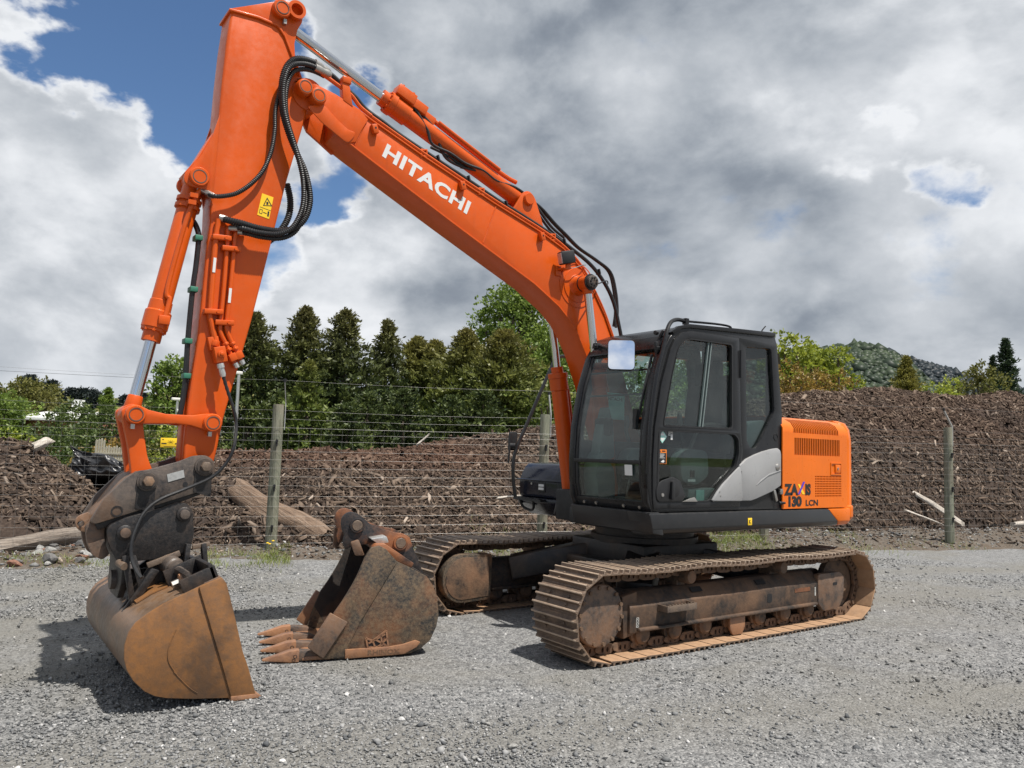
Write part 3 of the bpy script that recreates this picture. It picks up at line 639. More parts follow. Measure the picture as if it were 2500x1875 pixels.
# ---------------------------------------------------------------- cab
YN, YF = 1.18, .24
outer = [(1.125, 1.10), (1.173, 1.185), (1.182, 1.49), (1.168, 1.765), (1.10, 2.137), (1.015, 2.39), (.945, 2.51), (.86, 2.575), (.74, 2.61), (.10, 2.645), (-.43, 2.668), (-.468, 2.58), (-.545, 1.95), (-.548, 1.10)]
doorU = rounded([(1.028, 1.777), (.991, 1.942), (.931, 2.196), (.868, 2.41), (.80, 2.492), (.72, 2.512), (.18, 2.522), (.172, 1.785)], .03, 4)
doorL = rounded([(1.070, 1.742), (1.083, 1.40), (1.074, 1.178), (.46, 1.178), (.39, 1.245), (.253, 1.36), (.118, 1.468), (.078, 1.58), (.082, 1.71), (.14, 1.752)], .03, 4)
doorO = [(1.115, 1.125), (1.128, 1.20), (1.135, 1.49), (1.118, 1.765), (1.05, 2.12), (.955, 2.395), (.90, 2.49), (.82, 2.555), (.72, 2.575), (.13, 2.59), (.09, 2.585), (.055, 1.76), (.03, 1.60), (.05, 1.49), (.075, 1.46), (.062, 1.13)]
rearW = rounded([(-.02, 2.52), (-.385, 2.545), (-.437, 1.975), (-.355, 1.865), (-.243, 1.715), (-.168, 1.632), (-.095, 1.63), (-.04, 1.69)], .035, 4)
m = MB(); m.holed(outer, [[(x, z) for x, z in doorO[:1]]+doorO[1:], rearW] if False else [rounded(doorO, .01, 1), rearW], YN-.05, YN)
CB = m.build('cab', 'charcoal', EX, bevel=.006, seg=2)
farW = rounded([(1.07, 1.66), (1.06, 1.77), (.93, 2.30), (.80, 2.47), (-.30, 2.50), (-.40, 1.75), (-.36, 1.66)], .03, 4)
MB().holed(outer, [farW], YF, YF+.05).build('cab_side', 'charcoal', CB, bevel=.006)
MB().prism(farW, YF+.02, YF+.025).build('pane', 'glass', CB)
# rear wall with window, floor, roof
MB().holed([(YF+.05, 1.10), (YN-.05, 1.10), (YN-.05, 2.62), (YF+.05, 2.62)], [[(YF+.13, 1.62), (YN-.13, 1.62), (YN-.13, 2.48), (YF+.13, 2.48)]], -.53, -.48, axis=0).build('rear_wall', 'charcoal', CB)
MB().box((-.50, .71, 2.05), (.006, .74, .88)).build('pane', 'glass', CB)
MB().box((.30, .71, 1.12), (1.60, .84, .04)).build('cab_floor', 'dark', CB)
roof = [(.97, 2.50), (.90, 2.565), (.76, 2.615), (.10, 2.655), (-.42, 2.69), (-.465, 2.66), (-.47, 2.60), (.10, 2.60), (.72, 2.565), (.90, 2.49)]
MB().prism(roof, YF-.005, YN-.03).build('cab_roof', 'black_paint', CB, bevel=.018, seg=3)
MB().prism([(.62, 2.635), (.1, 2.672), (.1, 2.66), (.62, 2.62)], .45, 1.0).build('roof_hatch', 'black_paint', CB, bevel=.006)
m = MB(); m.box((-.12, .95, 2.695), (.09, .06, .03)); m.box((-.22, .95, 2.692), (.07, .05, .02)); m.build('roof_bracket', 'dark', CB, bevel=.004)
MB().tube([(-.40, 1.05, 2.69), (-.415, 1.06, 2.73), (-.45, 1.07, 2.77)], .006).build('aerial', 'rubber', CB)
MB().cyl((-.47, 1.05, 2.53), (-.52, 1.06, 2.52), .035, .02, n=10).build('rear_lamp', 'rubber', CB)
# gutter strip above the door
MB().prism_strip([(.93, 2.545), (.84, 2.605), (.72, 2.635), (.10, 2.67), (-.44, 2.695)], [(.91, 2.525), (.82, 2.583), (.71, 2.603), (.10, 2.632), (-.43, 2.655)], YN-.04, YN+.012).build('gutter', 'black_paint', CB, bevel=.005)
# windscreen: frame posts follow the profile, two panes, cross bars
fp = [(1.135, 1.165), (1.168, 1.30), (1.178, 1.49), (1.166, 1.765), (1.135, 1.95), (1.098, 2.137), (1.012, 2.39), (.95, 2.49)]
up_ = [p for p in fp if p[1] >= 1.49]; lo_ = [(1.135, 1.165), (1.168, 1.30), (1.177, 1.47)]
ins = lambda P, d: [(x-d, z) for x, z in P]
MB().prism_strip(ins(up_, .008), ins(up_, .014), YF+.09, YN-.09).build('windscreen', 'glass', CB, sharp=60)
MB().prism_strip(ins(lo_, .010), ins(lo_, .016), YF+.09, YN-.09).build('lower_windscreen', 'glass', CB, sharp=60)
fr = [(1.11, 1.10)]+fp+[(.92, 2.525)]
for y0, y1 in ((YF-.005, YF+.07), (YN-.07, YN+.005)):
    MB().prism_strip(ins(fr, -.012), ins(fr, .05), y0, y1).build('windscreen_post', 'black_paint', CB, bevel=.012, sharp=50)
for y0, y1 in ((YF+.07, YF+.10), (YN-.10, YN-.07)):
    MB().prism_strip(ins(fr, .0), ins(fr, .03), y0, y1).build('windscreen_seal', 'rubber', CB, bevel=.006, sharp=50)
MB().prism(rounded([(1.187, 1.468), (1.189, 1.50), (1.16, 1.50), (1.158, 1.468)], .006, 2), YF+.07, YN-.07).build('windscreen_crossbar', 'rubber', CB)
MB().prism([(1.115, 1.10), (1.15, 1.175), (1.10, 1.185), (1.08, 1.10)], YF+.02, YN-.02).build('windscreen_sill', 'charcoal', CB, bevel=.008)
for y in (.40, .55, .88, 1.06): MB().cyl((1.128, y, 1.133), (1.142, y, 1.128), .014, n=12).build('bolt', 'steel', CB)
MB().prism([(1.03, 2.405), (.95, 2.525), (.88, 2.53), (.97, 2.38)], YF+.05, YN-.05).build('windscreen_header', 'black_paint', CB, bevel=.01)
for z, x in ((2.245, 1.035), (2.04, 1.09)):
    MB().cyl((x, YF+.07, z), (x, YN-.07, z-.004), .009, n=8).build('inside_rail', 'rubber', CB)
MB().cyl((.985, YF+.1, 2.405), (.985, YN-.08, 2.405), .009, n=8).build('blind_rail', 'rubber', CB)
# wiper on the inner side of the near post
m = MB().tube([(1.155, 1.02, 1.76), (1.135, 1.055, 1.95), (1.085, 1.07, 2.18), (1.03, 1.065, 2.36)], .011); m.box((1.17, 1.03, 1.83), (.03, .035, .16)); m.build('wiper', 'rubber', CB)
MB().box((1.178, .97, 1.42), (.002, .085, .085), Matrix.Rotation(.08, 3, 'Y')).build('window_sticker', 'white_print', CB)
# roof guard tube down the near corner
MB().tube([(1.200, 1.205, 1.40), (1.195, 1.21, 1.60), (1.18, 1.21, 1.82), (1.118, 1.205, 2.18), (1.04, 1.195, 2.40), (.975, 1.175, 2.555), (.90, 1.15, 2.635), (.80, 1.13, 2.668), (.70, 1.125, 2.665)], .017, 10).build('corner_tube', 'black_paint', CB)
m = MB(); m.box((.70, 1.125, 2.665), (.04, .04, .05)); m.tube([(.68, 1.12, 2.67), (.3, 1.11, 2.695), (.12, 1.11, 2.695), (.08, 1.10, 2.67)], .010); m.build('roof_rail', 'black_paint', CB)
# front mirror on its bracket
MQ = (CAM-Vector((1.175, .86, 2.36))).normalized(); MQ = (MQ+Vector((-.02, .10, .26))).normalized()
mr = Vector((0, 0, 1)).cross(MQ).normalized(); mu = MQ.cross(mr)
def mirror(name, c, w, h, q, r, u, parent):
    M = Matrix(((r.x, u.x, q.x, c[0]), (r.y, u.y, q.y, c[1]), (r.z, u.z, q.z, c[2]), (0, 0, 0, 1)))
    def rr(k): return rounded([(-w/2*k, -h/2), (w/2*k, -h/2), (w/2*k, h/2), (-w/2*k, h/2)], .035, 4)
    a = MB(); a.prism([(x*1.04, y*1.04) for x, y in rr(1)], -.035, -.002, axis=2); a.v = [M @ p for p in a.v]
    o = a.build(name, 'rubber', parent, bevel=.006)
    g = MB(); g.prism(rr(1), -.002, .001, axis=2); g.v = [M @ p for p in g.v]; return o, g
o, g = mirror('front_mirror', (1.175, .86, 2.36), .215, .245, MQ, mr, mu, CB)
g.build('front_mirror_glass', 'mirror_glass', CB)
MB().tube([(1.12, .83, 2.40), (1.08, .60, 2.45), (.97, .38, 2.50), (.95, .28, 2.50)], .012).build('mirror_arm', 'rubber', CB)
m = MB(); m.box((.95, .30, 2.505), (.08, .10, .05)); m.cyl((.99, .34, 2.50), (1.02, .35, 2.50), .012); m.build('mirror_bracket', 'rubber', CB, bevel=.006)
m = MB(); m.bar((.96, 1.12, 2.56), (.97, 1.06, 2.46), .02, .02); m.cyl((.99, 1.08, 2.54), (1.02, 1.085, 2.54), .018); m.bar((1.0, 1.10, 2.42), (1.045, 1.15, 2.40), .03, .03); m.cyl((1.03, 1.12, 2.37), (1.045, 1.12, 2.46), .018); m.build('post_bracket', 'rubber', CB, bevel=.003)
# rear quarter pane, fuel and tool flap panels
MB().prism(rearW, YN-.03, YN-.025).build('pane', 'glass_dark', CB)
f2 = [(.088, 1.482), (-.012, 1.54), (-.12, 1.578), (-.235, 1.609), (-.36, 1.634), (-.45, 1.645), (-.485, 1.625), (-.497, 1.59), (-.497, 1.31), (-.371, 1.257), (-.144, 1.194), (-.07, 1.178), (.062, 1.178)]
FE = MB().prism(f2, YN-.002, YN+.030).build('side_flap', 'silver', CB, bevel=.010)
f1 = [(.455, 1.190), (.44, 1.18), (.072, 1.178), (.077, 1.401), (.100, 1.474), (.16, 1.435), (.253, 1.371), (.325, 1.32), (.389, 1.262)]
MB().prism(f1, YN+.021, YN+.045).build('door_flap', 'silver', CB, bevel=.008)
sc = [(-.13, 1.31), (-.20, 1.36), (-.32, 1.415), (-.485, 1.45), (-.485, 1.44), (-.30, 1.395), (-.18, 1.335)]
MB().prism(sc, YN+.0302, YN+.036).build('flap_crease', 'silver', CB, bevel=.003)
MB().lathe((-.44, YN+.028, 1.475), (-.44, YN+.045, 1.475), [(0, .03), (.006, .03), (.012, .022), (.016, .005)], 20).build('flap_lock', 'steel', CB)
for z in (1.24, 1.40): MB().cyl((.066, YN+.03, z-.035), (.066, YN+.03, z+.035), .009, n=8).build('flap_hinge', 'silver', CB)
for x, z in ((.36, 1.225), (.37, 1.26)): MB().cyl((x, YN+.044, z), (x, YN+.048, z), .006, n=8).build('rivet', 'steel', CB)
m = MB(); m.bar((-.40, YN+.02, 1.27), (-.44, YN+.02, 1.17), .02, .03); m.box((-.50, YN+.02, 1.255), (.04, .03, .05)); m.build('door_latch', 'steel', CB, bevel=.006)
MB().cyl((-.515, YN, 1.150), (-.545, YN+.04, 1.155), .016, .010, n=10).build('door_stop', 'rubber', CB)
m = MB().ring((-.455, YN-.002, 1.745), (-.455, YN+.004, 1.745), .034, .022, 16); m.build('door_bumper', 'dark', CB)
# the door
DR = MB().holed(doorO, [doorU, doorL], YN-.03, YN+.016).build('cab_door', 'charcoal', EX, bevel=.007)
MB().prism(doorU, YN-.012, YN-.007).build('pane', 'glass', DR)
MB().prism(doorL, YN-.012, YN-.007).build('pane', 'glass_dark', DR)
for L_s in (doorU, doorL):
    c = Vector((sum(p[0] for p in L_s)/len(L_s), sum(p[1] for p in L_s)/len(L_s)))
    inn = [(c.x+(p[0]-c.x)*.975, c.y+(p[1]-c.y)*.975) for p in L_s]
    MB().holed([(c.x+(p[0]-c.x)*1.008, c.y+(p[1]-c.y)*1.008) for p in L_s], [inn], YN-.006, YN+.019).build('window_seal', 'rubber', DR)
for dx in (0, .035): MB().bar((.476-dx, YN-.002, 2.512), (.582-dx, YN-.002, 1.787), .012, .018, up=(0, 1, 0)).build('sash', 'interior_grey', DR)
MB().box((.52, YN-.02, 1.765), (.9, .012, .03)).build('door_rail', 'dark', DR)
hp = rounded([(1.10, 1.285), (1.056, 1.345), (.912, 1.380), (.825, 1.345), (.765, 1.225), (.80, 1.182), (1.08, 1.182), (1.10, 1.225)], .03, 3)
MB().prism(hp, YN+.012, YN+.026).build('handle_plate', 'rubber', DR, bevel=.008)
MB().lathe((.90, YN+.024, 1.275), (.90, YN+.028, 1.275), [(0, .068), (.004, .06)], 24).build('handle_bowl', 'dark', DR)
MB().prism(rounded([(.955, 1.20), (.92, 1.20), (.92, 1.35), (.95, 1.345)], .012, 3), YN+.03, YN+.055).build('handle', 'rubber', DR, bevel=.008)
MB().cyl((1.035, YN+.024, 1.235), (1.035, YN+.032, 1.235), .014).build('key_lock', 'steel', DR)
for z in (2.30, 2.42): MB().cyl((.072, YN+.022, z-.06), (.072, YN+.022, z+.06), .012, n=10).build('door_hinge', 'rubber', DR)
MB().prism([(.72, 1.205), (.80, 1.18), (.62, 1.178), (.66, 1.215)], YN+.017, YN+.03).build('door_catch', 'steel', DR, bevel=.004)
ST = MB().prism([(1.062, 1.692), (1.012, 1.746), (.962, 1.695), (1.012, 1.642)], YN-.006, YN-.004).build('diamond_sticker', 'teal_print', DR)
MB().prism([(1.05, 1.692), (1.012, 1.733), (.974, 1.694), (1.012, 1.655)], YN-.0038, YN-.0034).build('diamond_sticker_face', 'white_print', DR)
MB().box((1.012, YN-.003, 1.694), (.055, .0008, .018)).build('diamond_sticker_band', 'teal_print', DR)
m = MB().box((.918, YN-.005, 1.722), (.05, .002, .032)); m.box((.905, YN-.005, 1.69), (.022, .002, .034)); m.build('notice_sticker', 'white_print', DR)
text_part('notice_lettering', 'QH', 'black_print', DR, (.94, YN-.0036, 1.712), L_, (0, 0, 1), .028, bold=.03, depth=.0004)
MB().prism([(1.068, 1.478), (.962, 1.478), (.962, 1.592), (1.068, 1.592)], YN-.006, YN-.004).build('warning_sticker', 'orange_print', DR)
MB().box((1.014, YN-.003, 1.524), (.092, .001, .084)).build('warning_text_panel', 'black_print', DR)
m = MB()
for i in range(4): m.box((1.018-(i % 2)*.004, YN-.0022, 1.556-i*.010), (.06-(i % 3)*.01, .0008, .0035))
m.prism([(1.03, 1.495), (1.0, 1.512), (.985, 1.50), (1.0, 1.487)], YN-.0024, YN-.0018); m.build('warning_text', 'white_print', DR)
m = MB().prism([(1.05, 1.572), (1.038, 1.588), (1.027, 1.572)], YN-.0038, YN-.003); m.box((.995, YN-.0032, 1.580), (.042, .0008, .010)); m.build('warning_symbol', 'black_print', DR)
# inside the cab: seat, consoles, levers, monitor
SE = MB().prism(rounded([(.50, 1.50), (.50, 1.62), (.10, 1.58), (-.02, 1.60), (-.02, 1.46), (.4, 1.44)], .05, 3), .50, .98).build('seat', 'seat_fabric', EX, bevel=.03)
MB().prism(rounded([(.06, 1.58), (.0, 2.15), (-.06, 2.30), (-.14, 2.28), (-.15, 1.9), (-.10, 1.56)], .05, 3), .52, .96).build('seat_back', 'seat_fabric', SE, bevel=.04)
MB().prism(rounded([(-.0, 2.20), (-.03, 2.42), (-.10, 2.42), (-.11, 2.22)], .03, 3), .61, .87).build('headrest', 'seat_fabric', SE, bevel=.03)
MB().box((.2, .74, 1.30), (.5, .4, .30)).build('seat_base', 'dark', SE, bevel=.02)
for y in (1.03, .40):
    c_ = MB().prism(rounded([(.68, 1.33), (.71, 1.52), (.62, 1.61), (.36, 1.60), (.34, 1.38), (.5, 1.30)], .06, 3), y-.07, y+.06).build('console', 'interior_grey', SE, bevel=.03)
    MB().tube([(.62, y, 1.66), (.66, y, 1.76), (.65, y, 1.80)], .018).build('control_lever', 'rubber', SE)
    MB().lathe((.65, y, 1.78), (.655, y, 1.90), [(0, .02), (.04, .026), (.1, .022), (.12, .012)], 12).build('lever_grip', 'rubber', SE)
MB().box((.56, 1.094, 1.40), (.05, .004, .055)).build('console_switch', 'dark', SE); MB().box((.57, 1.094, 1.345), (.09, .004, .02)).build('console_label', 'white_print', SE)
MB().tube([(.55, 1.05, 1.60), (.40, 1.05, 1.80), (.15, 1.05, 1.82), (.05, 1.05, 1.78)], .018).build('arm_rest', 'rubber', SE)
MB().box((.40, 1.02, 1.22), (.36, .10, .12)).build('kick_panel', 'interior_grey', SE, bevel=.02); MB().box((.44, 1.075, 1.22), (.10, .006, .09)).build('kick_label', 'teal_print', SE)
MB().prism(rounded([(-.10, 1.55), (-.16, 1.86), (-.42, 1.90), (-.42, 1.55)], .05, 3), .96, 1.10).build('side_trim', 'interior_grey', SE, bevel=.03)
MB().box((.95, .42, 1.78), (.05, .20, .15)).build('monitor', 'dark', SE, bevel=.015)
MB().prism(rounded([(1.05, 1.14), (1.08, 1.42), (1.0, 1.58), (.86, 1.40), (.85, 1.14)], .05, 3), .30, .48).build('dash', 'interior_grey', SE, bevel=.03)
MB().prism(rounded([(1.03, 1.50), (1.0, 1.72), (.92, 1.98), (.86, 1.78), (.84, 1.50)], .05, 3), .34, .45).build('front_trim', 'interior_grey', SE, bevel=.03)
for y in (.62, .72):
    MB().tube([(.95, y, 1.14), (.93, y, 1.30), (.86, y, 1.50)], .010).build('pedal_lever', 'rubber', SE); MB().box((.98, y, 1.18), (.14, .07, .015)).build('pedal', 'rubber', SE)
PN = MB().box((.70, .30, 1.98), (.22, .004, .24)).build('notice_board', 'teal_print', SE)
text_part('notice_lettering', 'HITACHI', 'black_print', SE, (.795, .304, 2.03), L_, (0, 0, 1), .045, sx=1.0, bold=.02, depth=.0006)

# ---------------------------------------------------------------- right hand front: toolbox, step rail, mirror
TB = MB()
TB.prism(rounded([(.66, 1.075), (.665, 1.255), (.61, 1.37), (.55, 1.425), (.05, 1.44), (.05, 1.075)], .03, 3), -1.18, -.47); TBo = TB.build('toolbox', 'navy_black', EX, bevel=.02, seg=3)
MB().prism(rounded([(.69, 1.243), (.69, 1.262), (.05, 1.275), (.05, 1.255)], .006, 2), -1.20, -.45).build('toolbox_seam', 'navy_black', TBo, bevel=.006)
MB().prism(rounded([(.70, 1.03), (.69, 1.075), (.1, 1.075), (.1, .90), (.52, .89)], .03, 3), -1.17, -.46).build('toolbox_base', 'navy_black', TBo, bevel=.02)
m = MB().box((.72, -.92, 1.055), (.09, .46, .02))
for i in range(8): m.box((.735, -1.12+i*.055, 1.068), (.05, .02, .012))
m.build('step_plate', 'rubber', TBo)
MB().tube([(.70, -1.12, 1.05), (.67, -1.10, .97), (.65, -1.0, .94), (.67, -.92, .97), (.69, -.90, 1.04)], .014).build('step_loop', 'rubber', TBo)
MB().box((.664, -.80, 1.185), (.012, .12, .10), Matrix.Rotation(0, 3, 'Y')).build('lamp_housing', 'rubber', TBo, bevel=.006)
for z in (1.203, 1.17): MB().box((.672, -.80, z), (.006, .085, .026)).build('lamp_lens', 'white_print', TBo, bevel=.004)
MB().cyl((.66, -.965, 1.215), (.672, -.965, 1.215), .012).build('toolbox_lock', 'steel', TBo)
RL = MB().tube([(.705, -1.19, 1.05), (.735, -1.2, 1.25), (.738, -1.2, 1.44), (.70, -1.2, 1.58), (.57, -1.2, 1.85), (.24, -1.2, 2.52), (.16, -1.2, 2.60), (.05, -1.2, 2.62), (-.25, -1.2, 2.60), (-.34, -1.2, 2.5), (-.36, -1.2, 1.95)], .019, 10, sub=4).build('hand_rail', 'charcoal', EX)
MB().prism(rounded([(.775, 1.55), (.675, 1.55), (.665, 1.75), (.765, 1.75)], .03, 3), -1.235, -1.27).build('side_mirror', 'rubber', RL, bevel=.012)
m = MB().cyl((.72, -1.2, 1.6), (.76, -1.24, 1.60), .03); m.bar((.78, -1.22, 1.60), (.79, -1.22, 1.42), .02, .012); m.build('mirror_clamp', 'rubber', RL)
MB().prism(rounded([(.05, 1.10), (.05, 1.50), (-.10, 1.58), (-.52, 1.60), (-.52, 1.10)], .04, 3), -1.19, -.30).build('fuel_tank', 'orange_body', EX, bevel=.02)
# ---------------------------------------------------------------- boom
BN, BF = .14, -.14
top = [(3.43, 4.125), (3.27, 4.085), (3.17, 4.045), (2.686, 3.868), (2.003, 3.640), (1.495, 3.487), (1.233, 3.384), (1.022, 3.245), (.868, 3.06), (.72, 2.85), (.60, 2.62), (.45, 2.25), (.27, 1.80), (.08, 1.42), (.03, 1.27)]
bot = [(.06, 1.14), (.16, 1.07), (.28, 1.10), (.40, 1.26), (.58, 1.60), (.74, 2.0), (.83, 2.22), (.935, 2.44), (1.03, 2.60), (1.14, 2.735), (1.275, 2.845), (1.554, 3.005), (2.075, 3.232), (2.422, 3.385), (2.82, 3.565), (3.281, 3.775), (3.37, 3.82), (3.43, 3.86)]
BO = MB().prism(top+bot, BF, BN).build('boom', 'orange', EX, bevel=.006, sharp=30)
# flange strips: top and bottom plates stand a little proud of the web
MB().prism_strip([(x, z+.001) for x, z in top[1:-2]], [(x, z-.013) for x, z in top[1:-2]], BF-.012, BN+.012).build('top_flange', 'orange', BO, bevel=.003, sharp=30)
bb = bot[3:-1]
MB().prism_strip([(x, z-.001) for x, z in bb], [(x, z+.013) for x, z in bb], BF-.010, BN+.010).build('bottom_flange', 'orange', BO, bevel=.003, sharp=30)
ear = arc(3.715, 4.10, .085, 215, 60, 10)+[(3.62, 4.178), (3.474, 4.150), (3.27, 4.088), (3.20, 4.03), (3.25, 3.93), (3.29, 3.83), (3.36, 3.80), (3.45, 3.855), (3.57, 3.925)]
for y0, y1 in ((.128, .156), (-.156, -.128)): MB().prism(ear, y0, y1).build('boom_ear', 'orange', BO, bevel=.006, sharp=30)
rib = [(3.69, 3.99), (3.57, 3.90), (3.45, 3.84), (3.36, 3.795), (3.31, 3.86), (3.30, 3.90), (3.36, 3.90), (3.45, 3.955), (3.56, 4.04)]
MB().prism(rounded(rib, .03, 3), .156, .166).build('ear_plate', 'orange', BO, bevel=.004)
for (x, z, r) in ((3.715, 4.118, .062), (3.612, 4.082, .062)):
    m = MB().lathe((x, -.17, z), (x, .20, z), [(0, r), (.35, r), (.365, r*.9), (.37, r*.85)], 28); m.build('boom_pin', 'orange', BO, bevel=.002)
    m = MB().ring((x, .198, z), (x, .202, z), r*.72, r*.62, 24); m.build('pin_groove', 'hitch_steel', BO)
for (a, c) in (((3.225, 3.985), (3.293, 3.795)), ((1.985, 3.625), (2.103, 3.262))):
    MB().cyl((a[0], BN, a[1]-.012), (c[0], BN, c[1]+.012), .006, n=8).build('weld_seam', 'orange', BO)
for (x, z) in ((3.147, 3.965), (2.34, 3.705), (1.498, 3.437)):
    m = MB(); R_ = Matrix.Rotation(math.radians(19), 3, 'Y'); m.box((x, BN+.022, z), (.045, .044, .07), R_); o = m.build('lug', 'orange', BO, bevel=.004)
    MB().cyl((x, BN+.044, z+.006), (x, BN+.0455, z+.006), .008, n=12).build('lug_hole', 'dark', BO)
# brackets along the top that carry pipes
for (x, z) in ((2.14, 3.70), (1.36, 3.455), (2.70, 3.89)):
    m = MB().holed([(x-.03, z-.02), (x+.03, z-.03), (x+.03, z+.035), (x-.03, z+.045)], [[(x-.018, z-.008), (x+.018, z-.016), (x+.018, z+.02), (x-.018, z+.03)]], .115, .150); m.build('pipe_bracket', 'orange', BO, bevel=.003)
t0 = Vector((3.070, 0, 3.790)); t1 = Vector((2.262, 0, 3.484)); rr = (t1-t0).normalized(); uu = Vector((rr.z, 0, -rr.x)); uu = uu if uu.z > 0 else -uu
text_part('brand_lettering', 'HITACHI', 'white_print', BO, (t0.x, BN+.0008, t0.z), rr, uu, .156, sx=1.33, bold=.036, space=1.07)
# work lamp on the boom
LP = MB().box((1.27, .235, 3.275), (.135, .09, .115), Matrix.Rotation(math.radians(14), 3, 'Y') @ Matrix.Rotation(math.radians(-12), 3, 'Z')).build('work_lamp', 'rubber', EX, bevel=.012)
MB().box((1.332, .222, 3.257), (.012, .075, .095), Matrix.Rotation(math.radians(14), 3, 'Y') @ Matrix.Rotation(math.radians(-12), 3, 'Z')).build('lamp_lens', 'lamp_glass', LP, bevel=.004)
m = MB().box((1.245, .23, 3.20), (.05, .02, .05)); m.box((1.27, .19, 3.175), (.07, .10, .012)); m.box((1.29, .148, 3.165), (.06, .012, .09)); m.build('lamp_bracket', 'orange', LP, bevel=.003)
MB().tube([(1.25, .21, 3.22), (1.19, .20, 3.20), (1.13, .20, 3.215), (1.05, .19, 3.25), (.98, .16, 3.27)], .005, 6).build('lamp_cable', 'steel', LP)
# boom cylinders
PT, PB = Vector((1.06, 0, 3.07)), Vector((.70, 0, 1.05))
m = MB().lathe((PT.x, .135, PT.z), (PT.x, .22, PT.z), [(0, .16), (.012, .155), (.014, .10), (.03, .085), (.085, .075)], 32); m.build('pin_boss', 'orange', BO)
m = MB().lathe((PT.x, -.135, PT.z), (PT.x, -.22, PT.z), [(0, .16), (.012, .155), (.014, .10), (.03, .085), (.085, .075)], 32); m.build('pin_boss', 'orange', BO)
MB().ring((PT.x, .141, PT.z), (PT.x, .146, PT.z), .205, .195, 36).build('boss_ring', 'orange', BO)
d = (PB-PT).normalized()
for s in (1, -1):
    y = s*.275; o3 = Vector((0, y, 0))
    BCY = MB().lathe(PB+o3-d*.0, PT+o3, [(0, .05), (.03, .078), (1.10, .078), (1.11, .088), (1.22, .088), (1.225, .095), (1.27, .095), (1.275, .058), (1.33, .058)], 28).build('boom_cylinder', 'orange', EX)
    MB().cyl(PT+o3+d*.06, PT+o3+d*.78, .036, n=24).build('rod', 'chrome', BCY)
    m = MB().cyl(PT+o3-Vector((0, .05*1, 0)), PT+o3+Vector((0, .05, 0)), .070, n=28); m.cyl(PT+o3, PT+o3+d*.10, .055, .045, n=20); m.build('rod_eye', 'orange', BCY, bevel=.006)
    m = MB().ring(PT+o3+Vector((0, s*-.058, 0)), PT+o3+Vector((0, s*-.048, 0)), .074, .04, 24); m.ring(PT+o3+Vector((0, s*.05, 0)), PT+o3+Vector((0, s*.062, 0)), .074, .04, 24); m.build('dust_seal', 'rubber', BCY)
    m = MB().cyl(PT+o3+Vector((0, s*.05, 0)), PT+o3+Vector((0, s*.095, 0)), .058, n=24)
    m.build('pin_cap', 'hitch_steel', BCY, bevel=.004)
    m = MB()
    for i in range(7):
        a = i*2*math.pi/7; q = PT+o3+Vector((.035*math.cos(a), s*.095, .035*math.sin(a))); m.cyl(q, q+Vector((0, s*.012, 0)), .009, n=6)
    m.build('pin_cap_bolts', 'rubber', BCY)
    m = MB().cyl(PB+o3+Vector((0, -.05, 0)), PB+o3+Vector((0, .05, 0)), .075, n=24); m.build('foot_eye', 'orange', BCY, bevel=.004)
    MB().tube([PB+o3-d*1.18+Vector((-.095, 0, 0)), PB+o3-d*1.0+Vector((-.11, 0, 0)), PB+o3-d*.4+Vector((-.10, 0, 0))], .016).build('oil_pipe', 'orange', BCY)
for y in (-.40, .36): MB().prism([(.60, .95), (.82, .95), (.78, 1.10), (.66, 1.14), (.58, 1.06)], y-.012, y+.012).build('cylinder_mount', 'hitch_black', EX, bevel=.004)
for y in (-.19, .17): MB().prism([(-.15, 1.0), (.5, 1.0), (.36, 1.3), (.2, 1.42), (.02, 1.38)], y-.015, y+.015).build('boom_mount', 'orange', EX, bevel=.006)
# arm cylinder above the boom
A0, A1 = Vector((1.615, 0, 3.765)), Vector((3.905, 0, 4.655)); ad = (A1-A0).normalized(); AL = (A1-A0).length
AC = MB().lathe(A0, A1, [(.0, .04), (.03, .072), (1.26, .072), (1.265, .084), (1.40, .084), (1.405, .092), (1.455, .092), (1.46, .066), (1.52, .066)], 32).build('arm_cylinder', 'orange', EX)
MB().cyl(A0+ad*1.5, A1-ad*.05, .043, n=28).build('rod', 'chrome', AC)
m = MB().cyl(A1+Vector((0, -.06, 0)), A1+Vector((0, .06, 0)), .075, n=28); m.build('rod_eye', 'orange', AC, bevel=.005)
m = MB().cyl(A0+Vector((0, -.06, 0)), A0+Vector((0, .06, 0)), .078, n=28); m.build('foot_eye', 'orange', AC, bevel=.005)
au = Vector((-ad.z, 0, ad.x)); Ra = Matrix((ad, Vector((0, 1, 0)), au)).transposed()
m = MB().box(A0+ad*1.36+au*.115+Vector((0, .03, 0)), (.17, .12, .09), Ra); m.box(A0+ad*1.22+au*.105+Vector((0, .03, 0)), (.14, .10, .08), Ra); m.box(A0+ad*1.10+au*.095+Vector((0, .0, 0)), (.12, .08, .07), Ra)
VB = m.build('valve_block', 'orange', AC, bevel=.006)
m = MB()
for dx in (-.05, .05):
    for dy in (-.03, .04): q = A0+ad*(1.36+dx)+au*.16+Vector((0, .03+dy, 0)); m.cyl(q, q+au*.012, .011, n=6)
m.build('valve_bolts', 'orange', AC)
m = MB()
for i in range(10):
    a = i*2*math.pi/10; q = A0+ad*1.455+au*(.078*math.cos(a))+Vector((0, .078*math.sin(a), 0)); m.cyl(q, q+ad*.014, .009, n=6)
m.build('head_bolts', 'orange', AC)
MB().tube([A0+ad*1.08+au*.125, A0+ad*.9+au*.115, A0+ad*.3+au*.11, A0+ad*.12+au*.13], .02, 10).build('oil_pipe', 'orange', AC)
MB().tube([A0+ad*1.02+au*.10+Vector((0, .06, 0)), A0+ad*.85+au*.09+Vector((0, .07, 0)), A0+ad*.35+au*.085+Vector((0, .07, 0))], .016, 10).build('oil_pipe', 'orange', AC)
